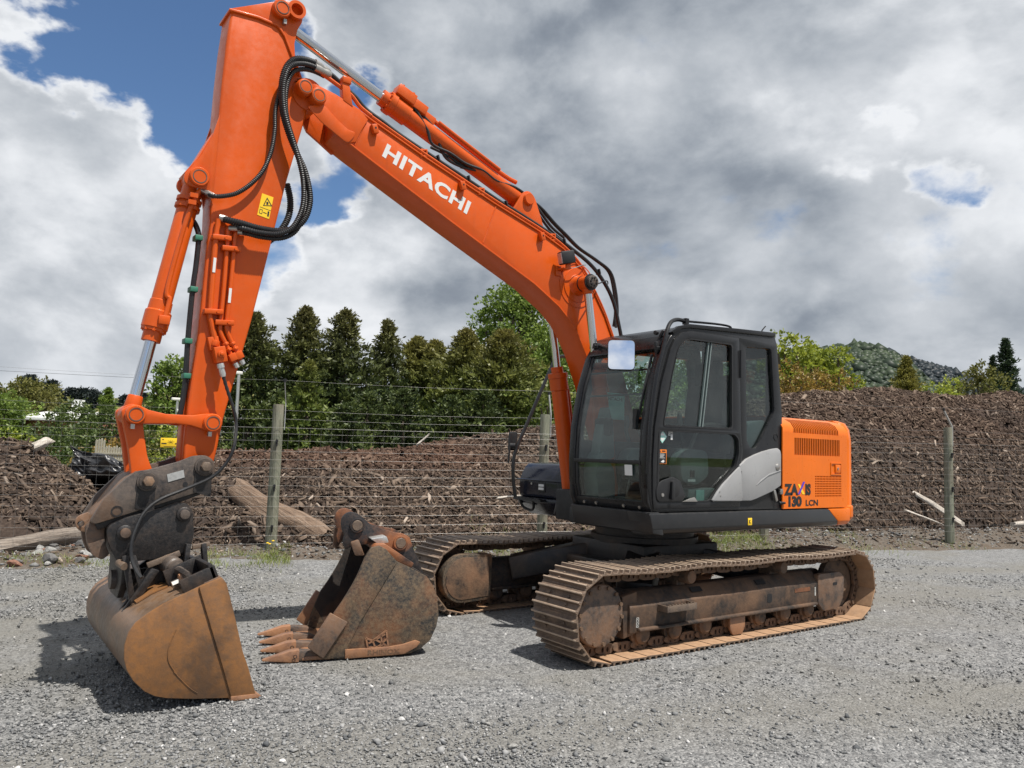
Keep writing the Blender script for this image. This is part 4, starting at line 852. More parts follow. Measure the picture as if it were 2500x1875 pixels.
cb = [(1.40, 3.46), (1.46, 3.62), (1.54, 3.80), (1.60, 3.845), (1.66, 3.83), (1.70, 3.77), (1.80, 3.60)]
for y in (-.10, .075): MB().prism(rounded(cb, .03, 3), y, y+.025).build('cylinder_bracket', 'orange', BO, bevel=.005)
MB().lathe((A0.x, -.13, A0.z), (A0.x, .13, A0.z), [(0, .055), (.25, .055), (.26, .048)], 24).build('bracket_pin', 'orange', BO)

# ---------------------------------------------------------------- arm
AN = .115
arm = [(4.245, 4.545), (4.06, 4.545), (3.915, 4.535), (3.85, 4.47), (3.785, 4.345), (3.70, 4.18), (3.645, 4.09), (3.67, 3.94), (3.79, 3.395), (3.868, 2.959), (3.974, 2.385), (4.041, 2.07), (4.122, 1.701), (4.15, 1.50), (4.175, 1.36), (4.24, 1.30), (4.33, 1.32), (4.365, 1.42), (4.362, 1.60), (4.358, 1.75), (4.342, 1.975), (4.322, 2.224), (4.312, 2.526), (4.30, 2.882), (4.292, 3.02), (4.295, 3.14), (4.29, 3.43), (4.284, 3.744), (4.278, 4.0), (4.266, 4.28)]
AR = MB().prism(arm, -AN, AN).build('arm', 'orange', EX, bevel=.018, seg=3, sharp=30)
topear = [(4.252, 4.548), (3.929, 4.723)]+[(3.86, 4.752), (3.81, 4.757), (3.757, 4.738), (3.733, 4.69), (3.741, 4.627), (3.771, 4.56), (3.787, 4.452), (3.776, 4.349), (3.70, 4.18), (3.80, 4.16), (3.88, 4.40), (4.0, 4.50)]
for y0, y1 in ((.088, .112), (-.112, -.088)): MB().prism(topear, y0, y1).build('arm_ear', 'orange', AR, bevel=.004, sharp=30)
MB().prism_strip([(4.262, 4.54), (4.06, 4.556), (3.915, 4.546), (3.86, 4.485), (3.795, 4.352), (3.73, 4.22)], [(4.262, 4.522), (4.06, 4.538), (3.922, 4.528), (3.872, 4.475), (3.808, 4.345), (3.742, 4.213)], -AN-.014, AN+.014).build('arm_end_plate', 'orange', AR, bevel=.004, sharp=30)
m = MB(); m.lathe((3.905, -.16, 4.657), (3.905, .165, 4.657), [(0, .056), (.27, .056), (.272, .066), (.315, .066), (.325, .058)], 28); m.build('arm_pin', 'orange', AR)
m = MB()
for s in (1, -1): m.ring((3.799, s*.11, 4.685), (3.799, s*.165, 4.685), .066, .044, 28)
m.build('hose_guide_ring', 'orange', AR)
m = MB().ring((3.905, .164, 4.657), (3.905, .169, 4.657), .046, .041, 24); m.build('pin_groove', 'hitch_steel', AR)
m = MB().box((3.875, .13, 4.575), (.022, .03, .035)); m.build('pin_bolt', 'steel', AR)
brk = [(4.27, 3.80), (4.318, 3.60), (4.373, 3.47), (4.437, 3.36), (4.475, 3.315), (4.478, 3.27), (4.45, 3.24), (4.40, 3.235), (4.31, 3.235), (4.27, 3.05)]
for y0, y1 in ((.085, .112), (-.112, -.085)): MB().prism(rounded(brk, .02, 3), y0, y1).build('cylinder_bracket', 'orange', AR, bevel=.005)
MB().prism([(4.30, 3.66), (4.40, 3.44), (4.47, 3.33), (4.45, 3.30), (4.29, 3.50)], -.086, .086).build('bracket_web', 'orange', AR, bevel=.004)
BP = Vector((4.385, 0, 3.305))
m = MB().lathe(BP+Vector((0, -.14, 0)), BP+Vector((0, .145, 0)), [(0, .05), (.24, .05), (.242, .064), (.28, .064), (.287, .058)], 28); m.build('bracket_pin', 'orange', AR)
MB().ring(BP+Vector((0, .144, 0)), BP+Vector((0, .149, 0)), .046, .040, 24).build('pin_groove', 'hitch_steel', AR)
m = MB().lathe((3.665, -.13, 4.10), (3.665, .122, 4.10), [(0, .12), (.252, .12)], 28); m.build('arm_pivot_boss', 'orange', AR)
# warning plate on the arm
q0 = [(3.958, 3.292), (3.876, 3.280), (3.898, 3.118), (3.983, 3.132)]
MB().prism(q0, AN+.0005, AN+.002).build('warning_plate', 'yellow_print', AR)
cx, cz = 3.917, 3.232
m = MB().holed([(cx+.03, cz-.028), (cx-.036, cz-.018), (cx+.004, cz+.038)], [[(cx+.021, cz-.022), (cx-.026, cz-.014), (cx+.003, cz+.026)]], AN+.002, AN+.003)
m.box((cx, AN+.0025, cz-.004), (.014, .001, .02)); m.bar((3.967, AN+.0025, 3.192), (3.889, AN+.0025, 3.180), .001, .003)
m.holed([(3.968, 3.178), (3.946, 3.175), (3.950, 3.143), (3.972, 3.147)], [[(3.965, 3.174), (3.950, 3.172), (3.953, 3.147), (3.968, 3.150)]], AN+.002, AN+.003)
m.bar((3.943, AN+.0025, 3.158), (3.918, AN+.0025, 3.154), .001, .005); m.bar((3.905, AN+.0025, 3.172), (3.908, AN+.0025, 3.135), .001, .012)
m.build('warning_symbol', 'black_print', AR)
# oil pipes on the arm side
PIP = []
for nm in ('pipe1', 'pipe2', 'pipe3'):
    pts = [(x, .140, z) for x, y, z in D[nm]]
    MB().tube(pts, .019 if nm == 'pipe1' else .015, 10, sub=3).build('oil_pipe', 'orange', AR)
for (x, y, z) in D['clampA']:
    m = MB().box((x-.005, .145, z), (.125, .055, .035), Matrix.Rotation(math.radians(4), 3, 'Y')); m.build('pipe_clamp', 'orange', AR, bevel=.006)
    MB().cyl((x-.03, .17, z), (x-.03, .182, z), .012, n=6).build('clamp_bolt', 'orange', AR)
v = D['valve']; vc = (sum(p[0] for p in v)/4, sum(p[2] for p in v)/4)
m = MB().box((vc[0], .16, vc[1]), (.075, .09, .105), Matrix.Rotation(math.radians(14), 3, 'Y')); m.box((vc[0]+.035, .135, vc[1]+.075), (.07, .04, .09), Matrix.Rotation(math.radians(14), 3, 'Y')); m.cyl((vc[0], .2, vc[1]), (vc[0], .225, vc[1]), .024, n=16); m.cyl((vc[0], .22, vc[1]), (vc[0], .235, vc[1]), .014, n=6); m.cyl((4.214, .15, 2.215), (4.222, .15, 2.175), .028, n=6); m.build('stop_valve', 'orange', AR, bevel=.005)
for (a, c) in (((4.155, .14, 2.21), (4.08, .15, 2.075)), ((4.11, .14, 2.215), (4.041, .15, 2.098))):
    a = Vector(a); c = Vector(c); m = MB()
    for t, r in ((.08, .024), (.35, .026), (.62, .027), (.85, .022)): m.cyl(a.lerp(c, t-.06), a.lerp(c, t+.06), r, n=6)
    m.box(a.lerp(c, .72), (.05, .06, .05), Matrix.Rotation(math.radians(30), 3, 'Y')); m.build('pipe_union', 'orange', AR, bevel=.003)
    MB().cyl(a.lerp(c, 1.0), a.lerp(c, 1.22), .019, .016, n=8).build('end_plug', 'galvanised', AR)
for (x, z) in ((4.245, 3.055),): MB().lathe((x, .14, z), (x-.16, .165, z-.03), [(0, .022), (.03, .026), (.06, .022), (.10, .024), (.16, .024)], 12).build('hose_fitting', 'steel', AR)
for nm in ('pipe2', 'pipe3'):
    p = D[nm][0]; q = D[nm][1]; MB().lathe((q[0], .15, q[2]), (p[0]-.06, .18, p[2]-.01), [(0, .017), (.06, .019), (.10, .016)], 10).build('hose_fitting', 'steel', AR)
for x, yy, z, tx in ((4.258, .1605, 2.72, 'w'), (4.143, .1565, 2.53, 'w')): MB().bar((x, yy, z+.05), (x+.003, yy, z-.05), .0015, .018, up=(1, 0, 0)).build('pipe_label', 'white_print', AR)
def desc(L, axis=0):
    out = []
    for p in L:
        if not out or p[axis] < out[-1][axis]-.01: out.append(p)
    return out
# hoses between boom and arm
for nm, r in (('hose_a', .024), ('hose_b', .020)):
    MB().tube(D[nm], r, 10, rip=.0075).build('hydraulic_hose', 'rubber', EX)
MB().tube([(x-.03, y-.03, z-.02) for x, y, z in D['hose_b']], .018, 10, rip=.0075).build('hydraulic_hose', 'rubber', EX)
MB().tube(D['hose_c'], .017, 10, rip=.007).build('hydraulic_hose', 'rubber', EX)
MB().tube(D['hose_d'], .026, 10, rip=.008).build('hydraulic_hose', 'rubber', EX)
he = [p for i, p in enumerate(D['hose_e']) if i not in (5, 6)]
MB().tube(he, .0125, 8, rip=.018).build('hitch_hose', 'rubber', EX)
p, q = Vector(he[0]), Vector(he[1]); MB().lathe(p+(p-q)*.1, q, [(0, .022), (.03, .024), (.032, .018), (.07, .02), (.09, .016)], 10).build('hose_fitting', 'galvanised', EX)
for p, q in ((D['hose_a'][0], D['hose_a'][1]), (D['hose_b'][0], D['hose_b'][1])):
    p = Vector(p); q = Vector(q); MB().lathe(p+(p-q)*.8, q+(q-p)*.3, [(0, .022), (.03, .03), (.06, .024), (.09, .028), (.14, .028)], 12).build('hose_fitting', 'steel', EX)
p = D['hose_c'][-2]; MB().lathe((p[0]-.04, p[1]+.03, p[2]-.02), (p[0]+.05, p[1]-.04, p[2]+.03), [(0, .02), (.05, .022), (.06, .017), (.12, .017)], 10).build('hose_fitting', 'steel', EX)
HF = MB().tube([(x+.022, y, z) for x, y, z in D['hose_f']], .014, 8).build('front_hose', 'rubber', EX)
MB().tube([(x+.022, y-.035, z) for x, y, z in D['hose_f']], .013, 8).build('front_hose', 'rubber', EX)
for (x, y, z) in D['gclamp']: MB().box((x+.022, .045, z), (.05, .085, .035)).build('hose_clamp', 'green_clamp', EX, bevel=.004)
MB().box((4.363, .02, 1.66), (.016, .08, .60)).build('hose_guard', 'orange', AR, bevel=.008)
# hoses and pipes on top of the boom
MB().tube([(3.55, .10, 4.335), (3.47, .10, 4.305), (3.38, .10, 4.25), (3.29, .10, 4.20), (3.20, .10, 4.13), (3.05, .10, 4.07), (2.88, .10, 4.0), (2.46, .10, 3.86), (2.2, .10, 3.775), (1.955, .1, 3.69), (1.65, .1, 3.60), (1.34, .1, 3.50), (1.12, .1, 3.42), (.86, .1, 3.30), (.68, .1, 3.15), (.56, .1, 2.98), (.48, .1, 2.75), (.42, .1, 2.55)], .018, 8).build('boom_hose', 'rubber', EX)
MB().tube([(x, y, z) for x, y, z in D['bh2']], .013, 8).build('boom_hose', 'rubber', EX)
b3 = D['bh3']; MB().tube(b3, .013, 8).build('boom_hose', 'rubber', EX)
MB().tube([(x-.02, y-.05, z+.02) for x, y, z in b3[4:]], .016, 8).build('boom_hose', 'rubber', EX)
MB().tube([(x, y-.03, z-.015) for x, y, z in D['bh2'][3:]], .012, 8).build('boom_hose', 'rubber', EX)
for zo, yo in ((.010, .142), (.010, .105), (.010, .065)):
    MB().tube([(x+.0, yo, z+zo+.012) for x, z in [(3.17, 4.045), (2.686, 3.868), (2.003, 3.640), (1.495, 3.487), (1.233, 3.384), (1.022, 3.245), (.868, 3.06), (.72, 2.85), (.60, 2.62)]], .013, 8, sub=4).build('boom_pipe', 'orange', BO)
MB().tube([(3.58, .13, 4.285), (3.45, .13, 4.235), (3.34, .13, 4.19), (3.26, .13, 4.12), (3.17, .142, 4.07)], .016, 8).build('boom_pipe', 'orange', BO)
MB().prism([(3.41, 4.12), (3.33, 4.09), (3.37, 4.27), (3.43, 4.29)], .10, .16).build('pipe_stand', 'orange', BO, bevel=.004)
m = MB().box((3.39, .12, 4.28), (.07, .10, .05)); m.build('pipe_clamp', 'orange', BO, bevel=.006)
MB().tube(D['grease'], .006, 6).build('grease_pipe', 'rubber', BO)
for t in ((2.55, 3.90), (2.25, 3.80), (1.86, 3.67), (1.2, 3.46), (.77, 3.25)): MB().box((t[0], .10, t[1]), (.012, .06, .05), Matrix.Rotation(.35, 3, 'Y')).build('hose_tie', 'rubber', BO)

# ---------------------------------------------------------------- bucket cylinder and linkage
K = Vector((4.678, 0, 1.695))
bd = (K-BP).normalized()
BC = MB().lathe(BP, K, [(0, .04), (.05, .066), (.86, .066), (.865, .071), (.93, .073), (.94, .083), (1.05, .083), (1.055, .076), (1.07, .076), (1.075, .060), (1.14, .060)], 28).build('bucket_cylinder', 'orange', EX)
MB().cyl(BP+bd*1.1, K-bd*.05, .038, n=28).build('rod', 'chrome', BC)
m = MB().cyl(K+Vector((0, -.06, 0)), K+Vector((0, .06, 0)), .07, n=24); m.cyl(K-bd*.13, K-bd*.04, .045, .055, n=20); m.build('rod_eye', 'orange', BC, bevel=.005)
m = MB().cyl(BP+Vector((0, -.07, 0)), BP+Vector((0, .07, 0)), .072, n=24); m.build('foot_eye', 'orange', BC, bevel=.005)
bu = Vector((bd.z, 0, -bd.x)); bu = -bu if bu.x < 0 else bu
MB().tube([BP+Vector((-.03, .085, -.06)), BP+bd*.12+Vector((-.02, .10, 0)), BP+bd*.3+Vector((0, .085, 0)), BP+bd*.78+Vector((.0, .08, 0)), BP+bd*.86+Vector((-.03, .085, 0)), BP+bd*1.0+Vector((-.03, .088, 0))], .016, 10).build('oil_pipe', 'orange', BC)
for t in (.13, .18): m = MB().ring(BP+bd*t, BP+bd*(t+.025), .082, .06, 20); m.box(BP+bd*t+Vector((0, .10, 0)), (.05, .05, .03)); m.build('pipe_clamp', 'orange', BC)
m = MB().box(BP+bd*1.0+Vector((-.03, .085, 0)), (.07, .04, .06)); m.build('pipe_flange', 'orange', BC, bevel=.006)
m = MB()
for i in range(9):
    a = i*2*math.pi/9; q = BP+bd*1.055+bu*(.07*math.cos(a))+Vector((0, .07*math.sin(a), 0)); m.cyl(q, q+bd*.022, .01, n=6)
m.build('head_bolts', 'orange', BC)
J = Vector((4.21, 0, 1.665))
def link_outline():
    return arc(K.x, K.z, .062, 40, 175, 6)[::-1][:0]+[(4.735, 1.72), (4.70, 1.757), (4.655, 1.753), (4.60, 1.728), (4.498, 1.708), (4.335, 1.708), (4.265, 1.722), (4.21, 1.727), (4.168, 1.71), (4.150, 1.665), (4.168, 1.622), (4.21, 1.605), (4.25, 1.615), (4.34, 1.640), (4.43, 1.648), (4.62, 1.640), (4.69, 1.635), (4.73, 1.66)]
for y0, y1 in ((.135, .17), (-.17, -.135)):
    LK = MB().prism(link_outline(), y0, y1).build('side_link', 'orange', EX, bevel=.008, sharp=30)
    for c in (K, J):
        s = 1 if y0 > 0 else -1
        MB().lathe((c.x, s*.165, c.z), (c.x, s*.195, c.z), [(0, .060), (.022, .060), (.03, .053)], 28).build('link_boss', 'orange', LK)
        MB().ring((c.x, s*.194, c.z), (c.x, s*.198, c.z), .043, .037, 24).build('pin_groove', 'hitch_steel', LK)
        MB().box((c.x+.012, s*.165, c.z-.075), (.022, .03, .03)).build('pin_bolt', 'steel', LK)
MB().lathe((J.x, -.16, J.z), (J.x, .16, J.z), [(0, .05), (.32, .05)], 20).build('link_pin', 'orange', EX)
MB().lathe((K.x, -.16, K.z), (K.x, .16, K.z), [(0, .048), (.32, .048)], 20).build('link_pin', 'orange', EX)
E1 = Vector((4.588, 0, 1.285))
tl = [(4.755, 1.72), (4.735, 1.635), (4.70, 1.50), (4.675, 1.36), (4.665, 1.29), (4.64, 1.23), (4.58, 1.215), (4.53, 1.25), (4.525, 1.30), (4.555, 1.37), (4.58, 1.43), (4.605, 1.55), (4.62, 1.64), (4.64, 1.73), (4.69, 1.76)]
TLK = MB().prism(rounded(tl, .02, 3), .065, .125).build('tilt_link', 'orange', EX, bevel=.012)
MB().prism(rounded(tl, .02, 3), -.125, -.065).build('tilt_link_plate', 'orange', TLK, bevel=.012)
MB().box((4.625, 0, 1.42), (.03, .16, .24), Matrix.Rotation(math.radians(-10), 3, 'Y')).build('tilt_link_web', 'orange', TLK)
# ---------------------------------------------------------------- quick hitch
cp = [(4.25, 1.452), (4.205, 1.432), (4.178, 1.38), (4.185, 1.308), (4.229, 1.228), (4.46, 1.152), (4.862, 1.022), (4.892, 1.038), (4.824, 1.172), (4.702, 1.305), (4.645, 1.345), (4.586, 1.352), (4.413, 1.405), (4.325, 1.445)]
QH = MB().prism(rounded(cp, .02, 3), .165, .195).build('quick_hitch', 'hitch_steel', EX, bevel=.004)
QH['label'] = 'worn steel quick hitch with bolted pins and a maker plate'
MB().prism(rounded(cp, .02, 3), -.195, -.165).build('hitch_plate', 'hitch_steel', QH, bevel=.004)
MB().prism([(4.885, 1.035), (4.70, 1.302), (4.645, 1.343), (4.60, 1.33), (4.69, 1.27), (4.855, 1.03)], -.164, .164).build('hitch_front', 'mud_bucket_dark', QH, bevel=.004)
MB().prism([(4.86, 1.03), (4.46, 1.155), (4.23, 1.23), (4.24, 1.20), (4.46, 1.11), (4.84, .985)], -.164, .164).build('hitch_floor', 'hitch_black', QH, bevel=.004)
hk = [(4.87, 1.06), (4.905, 1.0), (4.885, .90), (4.855, .83), (4.80, .80), (4.76, .83), (4.79, .90), (4.80, .97), (4.79, 1.03)]
for y in (-.12, .09): MB().prism(rounded(hk, .015, 3), y, y+.05).build('hitch_hook', 'mud_bucket_dark', QH, bevel=.006)
m = MB().holed(rounded([(4.955, 1.025), (4.94, 1.06), (4.87, 1.09), (4.86, .96), (4.93, .97)], .03, 4), [[(4.92+.02*math.cos(a), 1.015+.02*math.sin(a)) for a in [i*math.pi/5 for i in range(10)]]], .03, .065); m.build('lifting_eye', 'mud_bucket_dark', QH, bevel=.004)
m = MB().cyl((4.92, .015, 1.013), (4.92, .08, 1.013), .008, n=8); m.build('lifting_eye_bar', 'pin_steel', QH)
for (x, z) in ((4.588, 1.283), (4.25, 1.38)):
    MB().lathe((x, .193, z), (x, .225, z), [(0, .062), (.02, .062), (.022, .052), (.03, .05)], 28).build('pin_washer', 'hitch_steel', QH)
    MB().cyl((x, .22, z), (x, .262, z), .033, n=6).build('pin_nut', 'pin_steel', QH, bevel=.003)
    MB().cyl((x, -.23, z), (x, .2, z), .035, n=20).build('hitch_pin', 'pin_steel', QH)
    MB().prism(rounded([(x+.055, z-.03), (x-.05, z-.03), (x-.052, z-.20), (x+.06, z-.165)], .01, 2), .195, .201).build('wear_plate', 'hitch_black', QH)
MB().prism([(4.475, 1.325), (4.377, 1.354), (4.367, 1.307), (4.465, 1.276)], .1955, .199).build('maker_plate', 'galvanised', QH)
m = MB().ring((4.747, .193, 1.098), (4.747, .199, 1.098), .034, .026, 20); m.build('hitch_bush', 'hitch_black', QH)
MB().cyl((4.36, .193, 1.262), (4.36, .1975, 1.262), .016, n=14).build('hitch_hole', 'dark', QH)
# ---------------------------------------------------------------- tilt head between hitch and bucket
lp = [(4.80, .985), (4.785, 1.018), (4.70, 1.06), (4.575, 1.095), (4.49, 1.115), (4.404, 1.150), (4.345, 1.142), (4.307, 1.09), (4.292, .95), (4.31, .84), (4.46, .80), (4.70, .79), (4.74, .81), (4.79, .92)]
TH = MB().prism(rounded(lp, .015, 3), .185, .222).build('tilt_head', 'hitch_black', EX, bevel=.005)
MB().prism(rounded(lp, .015, 3), -.222, -.185).build('tilt_head_plate', 'hitch_black', TH, bevel=.005)
MB().box((4.52, 0, .87), (.44, .36, .12)).build('tilt_head_deck', 'hitch_black', TH, bevel=.01)
for (x, z) in ((4.70, .97), (4.363, 1.075)):
    MB().lathe((x, .22, z), (x, .245, z), [(0, .046), (.016, .046), (.022, .036)], 24).build('pin_washer', 'hitch_black', TH)
    MB().cyl((x, .24, z), (x, .262, z), .030, n=20).build('pin_end', 'hitch_steel', TH, bevel=.003)
    MB().cyl((x, -.2, z), (x, .2, z), .04, n=20).build('cross_pin', 'pin_steel', TH)
# lower tilt frame: cheek plates, ribs, pivot barrel along x, tilt ram along y
for x0, x1 in ((4.27, 4.31), (4.66, 4.70)):
    m = MB().prism([(-.22, .80), (.24, .80), (.22, .66), (.12, .56), (-.12, .56), (-.22, .66)], x0, x1, axis=0); m.build('tilt_cheek', 'hitch_black', TH, bevel=.005)
MB().cyl((4.24, .02, .66), (4.73, .02, .66), .06, n=24).build('tilt_pivot', 'hitch_steel', TH)
MB().box((4.47, .245, .80), (.20, .02, .035), Matrix.Rotation(math.radians(20), 3, 'Y')).build('guard_bar', 'pin_steel', TH, bevel=.004)
MB().box((4.25, .245, .875), (.11, .02, .03), Matrix.Rotation(math.radians(10), 3, 'Y')).build('guard_bar', 'pin_steel', TH, bevel=.004)
for x, t in ((4.22, 8), (4.34, -4)): MB().box((x, .245, .76), (.03, .05, .26), Matrix.Rotation(math.radians(t), 3, 'Y')).build('guard_leg', 'hitch_black', TH, bevel=.004)
MB().lathe((4.47, .06, .80), (4.37, .47, .715), [(0, .05), (.02, .06), (.24, .06), (.25, .052), (.27, .052), (.28, .028), (.42, .028)], 24).build('tilt_ram', 'hitch_steel', TH)
for x, t in ((4.66, 12), (4.60, 18)):
    MB().box((x, .26, .67), (.035, .03, .34), Matrix.Rotation(math.radians(t), 3, 'Y')).build('side_lever', 'hitch_black', TH, bevel=.004)
MB().cyl((4.72, .22, .79), (4.70, .30, .775), .022, n=12).build('frame_tube', 'pin_steel', TH)
# ---------------------------------------------------------------- mud bucket
YA, YB = -.76, .672
prof = [(4.235, .735), (4.33, .70), (4.434, .655), (4.55, .607), (4.636, .555), (4.69, .515), (4.722, .465), (4.739, .395), (4.735, .32), (4.717, .26), (4.679, .195), (4.618, .13), (4.56, .095), (4.498, .075), (4.35, .048), (4.142, .022), (4.02, .012)]
MBK = MB().loft(prof, YA+.014, YB-.014, -.018).build('mud_bucket', 'mud_bucket_shell', EX, sharp=30)
MBK['label'] = 'wide rust brown tilting mud bucket resting on the gravel'
sd = prof[:-1]+[(4.06, .015), (3.985, .004), (4.045, .19), (4.083, .286), (4.158, .55), (4.205, .70)]
for y0, y1 in ((YB-.016, YB), (YA, YA+.016)): MB().prism(sd, y0, y1).build('side_plate', 'mud_bucket_skin', MBK, bevel=.003)
ins_ = [(4.362, .690), (4.30, .712), (4.235, .738), (4.205, .70), (4.158, .55), (4.083, .286), (4.045, .19), (3.985, .008), (4.135, .022), (4.20, .22), (4.29, .48)]
for y0, y1 in ((YB, YB+.013), (YA-.013, YA)): MB().prism(ins_, y0, y1).build('side_cutter', 'mud_bucket_skin', MBK, bevel=.004)
MB().prism([(4.14, .004), (4.14, .034), (3.99, .028), (3.955, .010), (3.955, .0)], YA-.02, YB+.018).build('cutting_edge', 'tooth_steel', MBK, bevel=.004)
MB().prism([(4.235, .742), (4.33, .705), (4.31, .66), (4.22, .69)], YA+.016, YB-.016).build('top_beam', 'mud_bucket_dark', MBK, bevel=.004)
# brackets on top of the bucket that carry the tilt pin and ram
m = MB(); m.box((4.40, .50, .715), (.03, .28, .10), Matrix.Rotation(math.radians(22), 3, 'Y')); m.box((4.28, .50, .765), (.025, .30, .10), Matrix.Rotation(math.radians(22), 3, 'Y'))
m.bar((4.255, .34, .775), (4.47, .34, .685), .02, .12); m.bar((4.255, .64, .765), (4.45, .64, .685), .02, .09)
m.build('ram_bracket', 'hitch_black', MBK, bevel=.004)
MB().lathe((4.41, .50, .705), (4.445, .50, .69), [(0, .045), (.012, .045), (.02, .03)], 20).build('ram_washer', 'tooth_steel', MBK)
MB().cyl((4.43, .50, .698), (4.47, .50, .682), .022, n=6).build('ram_nut', 'steel', MBK)
for y in (-.18, .16): MB().prism(rounded([(4.25, .73), (4.30, .80), (4.42, .80), (4.60, .66), (4.66, .545), (4.55, .60), (4.40, .665)], .02, 3), y, y+.03).build('pivot_ear', 'hitch_black', MBK, bevel=.005)
for y in (.20, .27): MB().prism(rounded([(4.50, .74), (4.545, .755), (4.70, .50), (4.60, .575)], .01, 2), y, y+.025).build('stiffener', 'hitch_black', MBK, bevel=.004)
MB().loft([(4.46, .646), (4.55, .611), (4.63, .563)], .12, .36, .008).build('wear_pad', 'mud_bucket_skin', MBK)
MB().tube([(4.47, YB+.004, .46), (4.505, YB+.004, .36), (4.50, YB+.004, .28), (4.45, YB+.004, .20)], .0022, 6).build('weld_bead', 'mud_bucket_skin', MBK)
MB().tube([(4.47, YB+.004, .22), (4.38, YB+.004, .12), (4.33, YB+.004, .08)], .002, 6).build('weld_bead', 'mud_bucket_skin', MBK)
# ================================================================== loose digging bucket
DBK = empty('digging_bucket', (3.306, .116, .022), math.atan2(-.272, .962), label='rusty black four toothed digging bucket standing loose on the gravel', cat='bucket')
W = .88
side = [(-.287, .778), (-.35, .792), (-.398, .767), (-.485, .675), (-.60, .622), (-.716, .561), (-.766, .496), (-.800, .42), (-.815, .34), (-.822, .27), (-.808, .184), (-.764, .087), (-.691, .028), (-.617, .0), (-.479, -.010), (-.138, -.012), (.02, -.006), (.06, .02), (.0, .20), (-.042, .316), (-.095, .395), (-.14, .47), (-.175, .535), (-.205, .601), (-.245, .707)]
bprof = [(.10, -.004), (-.138, -.010), (-.479, -.008), (-.617, .002), (-.691, .03), (-.764, .09), (-.806, .184), (-.820, .27), (-.813, .34), (-.798, .42), (-.764, .494), (-.714, .559), (-.60, .620), (-.485, .673), (-.40, .74)]
for y0, y1 in ((-.020, 0.), (-W, -W+.020)): 
    MB().prism(side, y0, y1).build('side_plate', 'dig_bucket_skin', DBK, bevel=.004)
sh = MB().loft(bprof, -W+.02, -.02, -.016).mesh('bucket_shell', 'dig_bucket_skin', sharp=30)
place('bucket_shell', sh, DBK)
sh2 = MB().loft([(x+.019*(1 if x < -.2 else 0), z+.018) for x, z in bprof[1:]], -W+.021, -.021, -.002).mesh('bucket_lining', 'dig_bucket_inside', sharp=30); place('bucket_lining', sh2, DBK)
for y in (-.0208, -W+.0206):
    MB().prism([p for p in side if p[0] < .02], y-.0005, y+.0005).build('inner_face', 'dig_bucket_inside', DBK)
# front reinforcement of each side, proud with a seam
fro = [(-.287, .778), (-.35, .792), (-.398, .767), (-.485, .672), (-.36, .46), (-.24, .258), (-.152, .075), (-.138, .0), (.02, -.004), (.06, .02), (.0, .20), (-.042, .316), (-.095, .395), (-.14, .47), (-.175, .535), (-.205, .601), (-.245, .707)]
for y0, y1 in ((0., .012), (-W-.012, -W)): MB().prism(fro, y0, y1).build('side_bar', 'dig_bucket_skin', DBK, bevel=.004)
ws = [(-.131, .058), (-.444, .060), (-.56, .074), (-.646, .098), (-.684, .082), (-.657, .046), (-.566, .002), (-.134, -.008)]
MB().prism(ws, 0., .020).build('wear_strip', 'tooth_steel', DBK, bevel=.004); MB().prism(ws, -W-.02, -W).build('wear_strip', 'tooth_steel', DBK, bevel=.004)
# welded emblem and lettering
for a, c in (((-.28, .128), (-.297, .060)), ((-.28, .128), (-.33, .108)), ((-.33, .108), (-.427, .176)), ((-.427, .176), (-.446, .062)), ((-.33, .108), (-.35, .06)), ((-.345, .118), (-.43, .07)), ((-.39, .148), (-.40, .06)), ((-.30, .09), (-.42, .15)), ((-.297, .060), (-.446, .062)), ((-.37, .06), (-.437, .12))):
    MB().bar((a[0], .006, a[1]), (c[0], .006, c[1]), .012, .008, up=(0, 1, 0)).build('emblem_bar', 'tooth_steel', DBK)
MB().prism([(-.283, .124), (-.33, .106), (-.425, .170), (-.444, .064), (-.30, .062)], .0, .002).build('emblem_plate', 'dig_bucket_ear', DBK)
text_part('maker_lettering', 'RHINOX', 'dig_bucket_skin', DBK, (-.292, .0205, .012), (-1, 0, 0), (0, 0, 1), .045, sx=1.35, bold=.03, depth=.002)
ct = [(-.012, .325), (-.138, .253), (.024, .007), (.135, .09)]
for y0, y1 in ((.012, .042), (-W-.042, -W-.012)): MB().prism(ct, y0, y1).build('side_cutter', 'tooth_steel' if y0 < 0 else 'mud_bucket_dark', DBK, bevel=.006)
# lip, adapters and teeth
MB().prism([(-.10, -.008), (-.10, .022), (.14, .018), (.165, .004), (.165, -.008)], -W+.0, .0).build('lip', 'tooth_steel', DBK, bevel=.004)
for i in range(4):
    y = -.045-i*(W-.09)/3
    MB().prism([(.0, .022), (.06, .052), (.17, .060), (.235, .048), (.235, -.010), (.10, -.012), (.0, -.009)], y-.036, y+.036).build('tooth_adapter', 'mud_bucket_dark', DBK, bevel=.008)
    m = MB(); V = []
    for x, hw, zb, zt in ((.185, .046, -.016, .066), (.25, .044, -.016, .060), (.33, .034, -.010, .036), (.425, .022, -.004, .010), (.435, .019, -.002, .006)):
        V += [(x, y-hw, zb), (x, y+hw, zb), (x, y+hw*.85, zt), (x, y-hw*.85, zt)]
    F = [(3, 2, 1, 0), (16, 17, 18, 19)]+[(k*4+j, k*4+(j+1) % 4, (k+1)*4+(j+1) % 4, (k+1)*4+j) for k in range(4) for j in range(4)]
    T_ = m.add(V, F).build('tooth', 'tooth_steel', DBK, bevel=.006)
    MB().ring((.215, y+.0535, .026), (.215, y+.057, .026), .014, .009, 12).build('tooth_pin', 'dig_bucket_ear', T_)
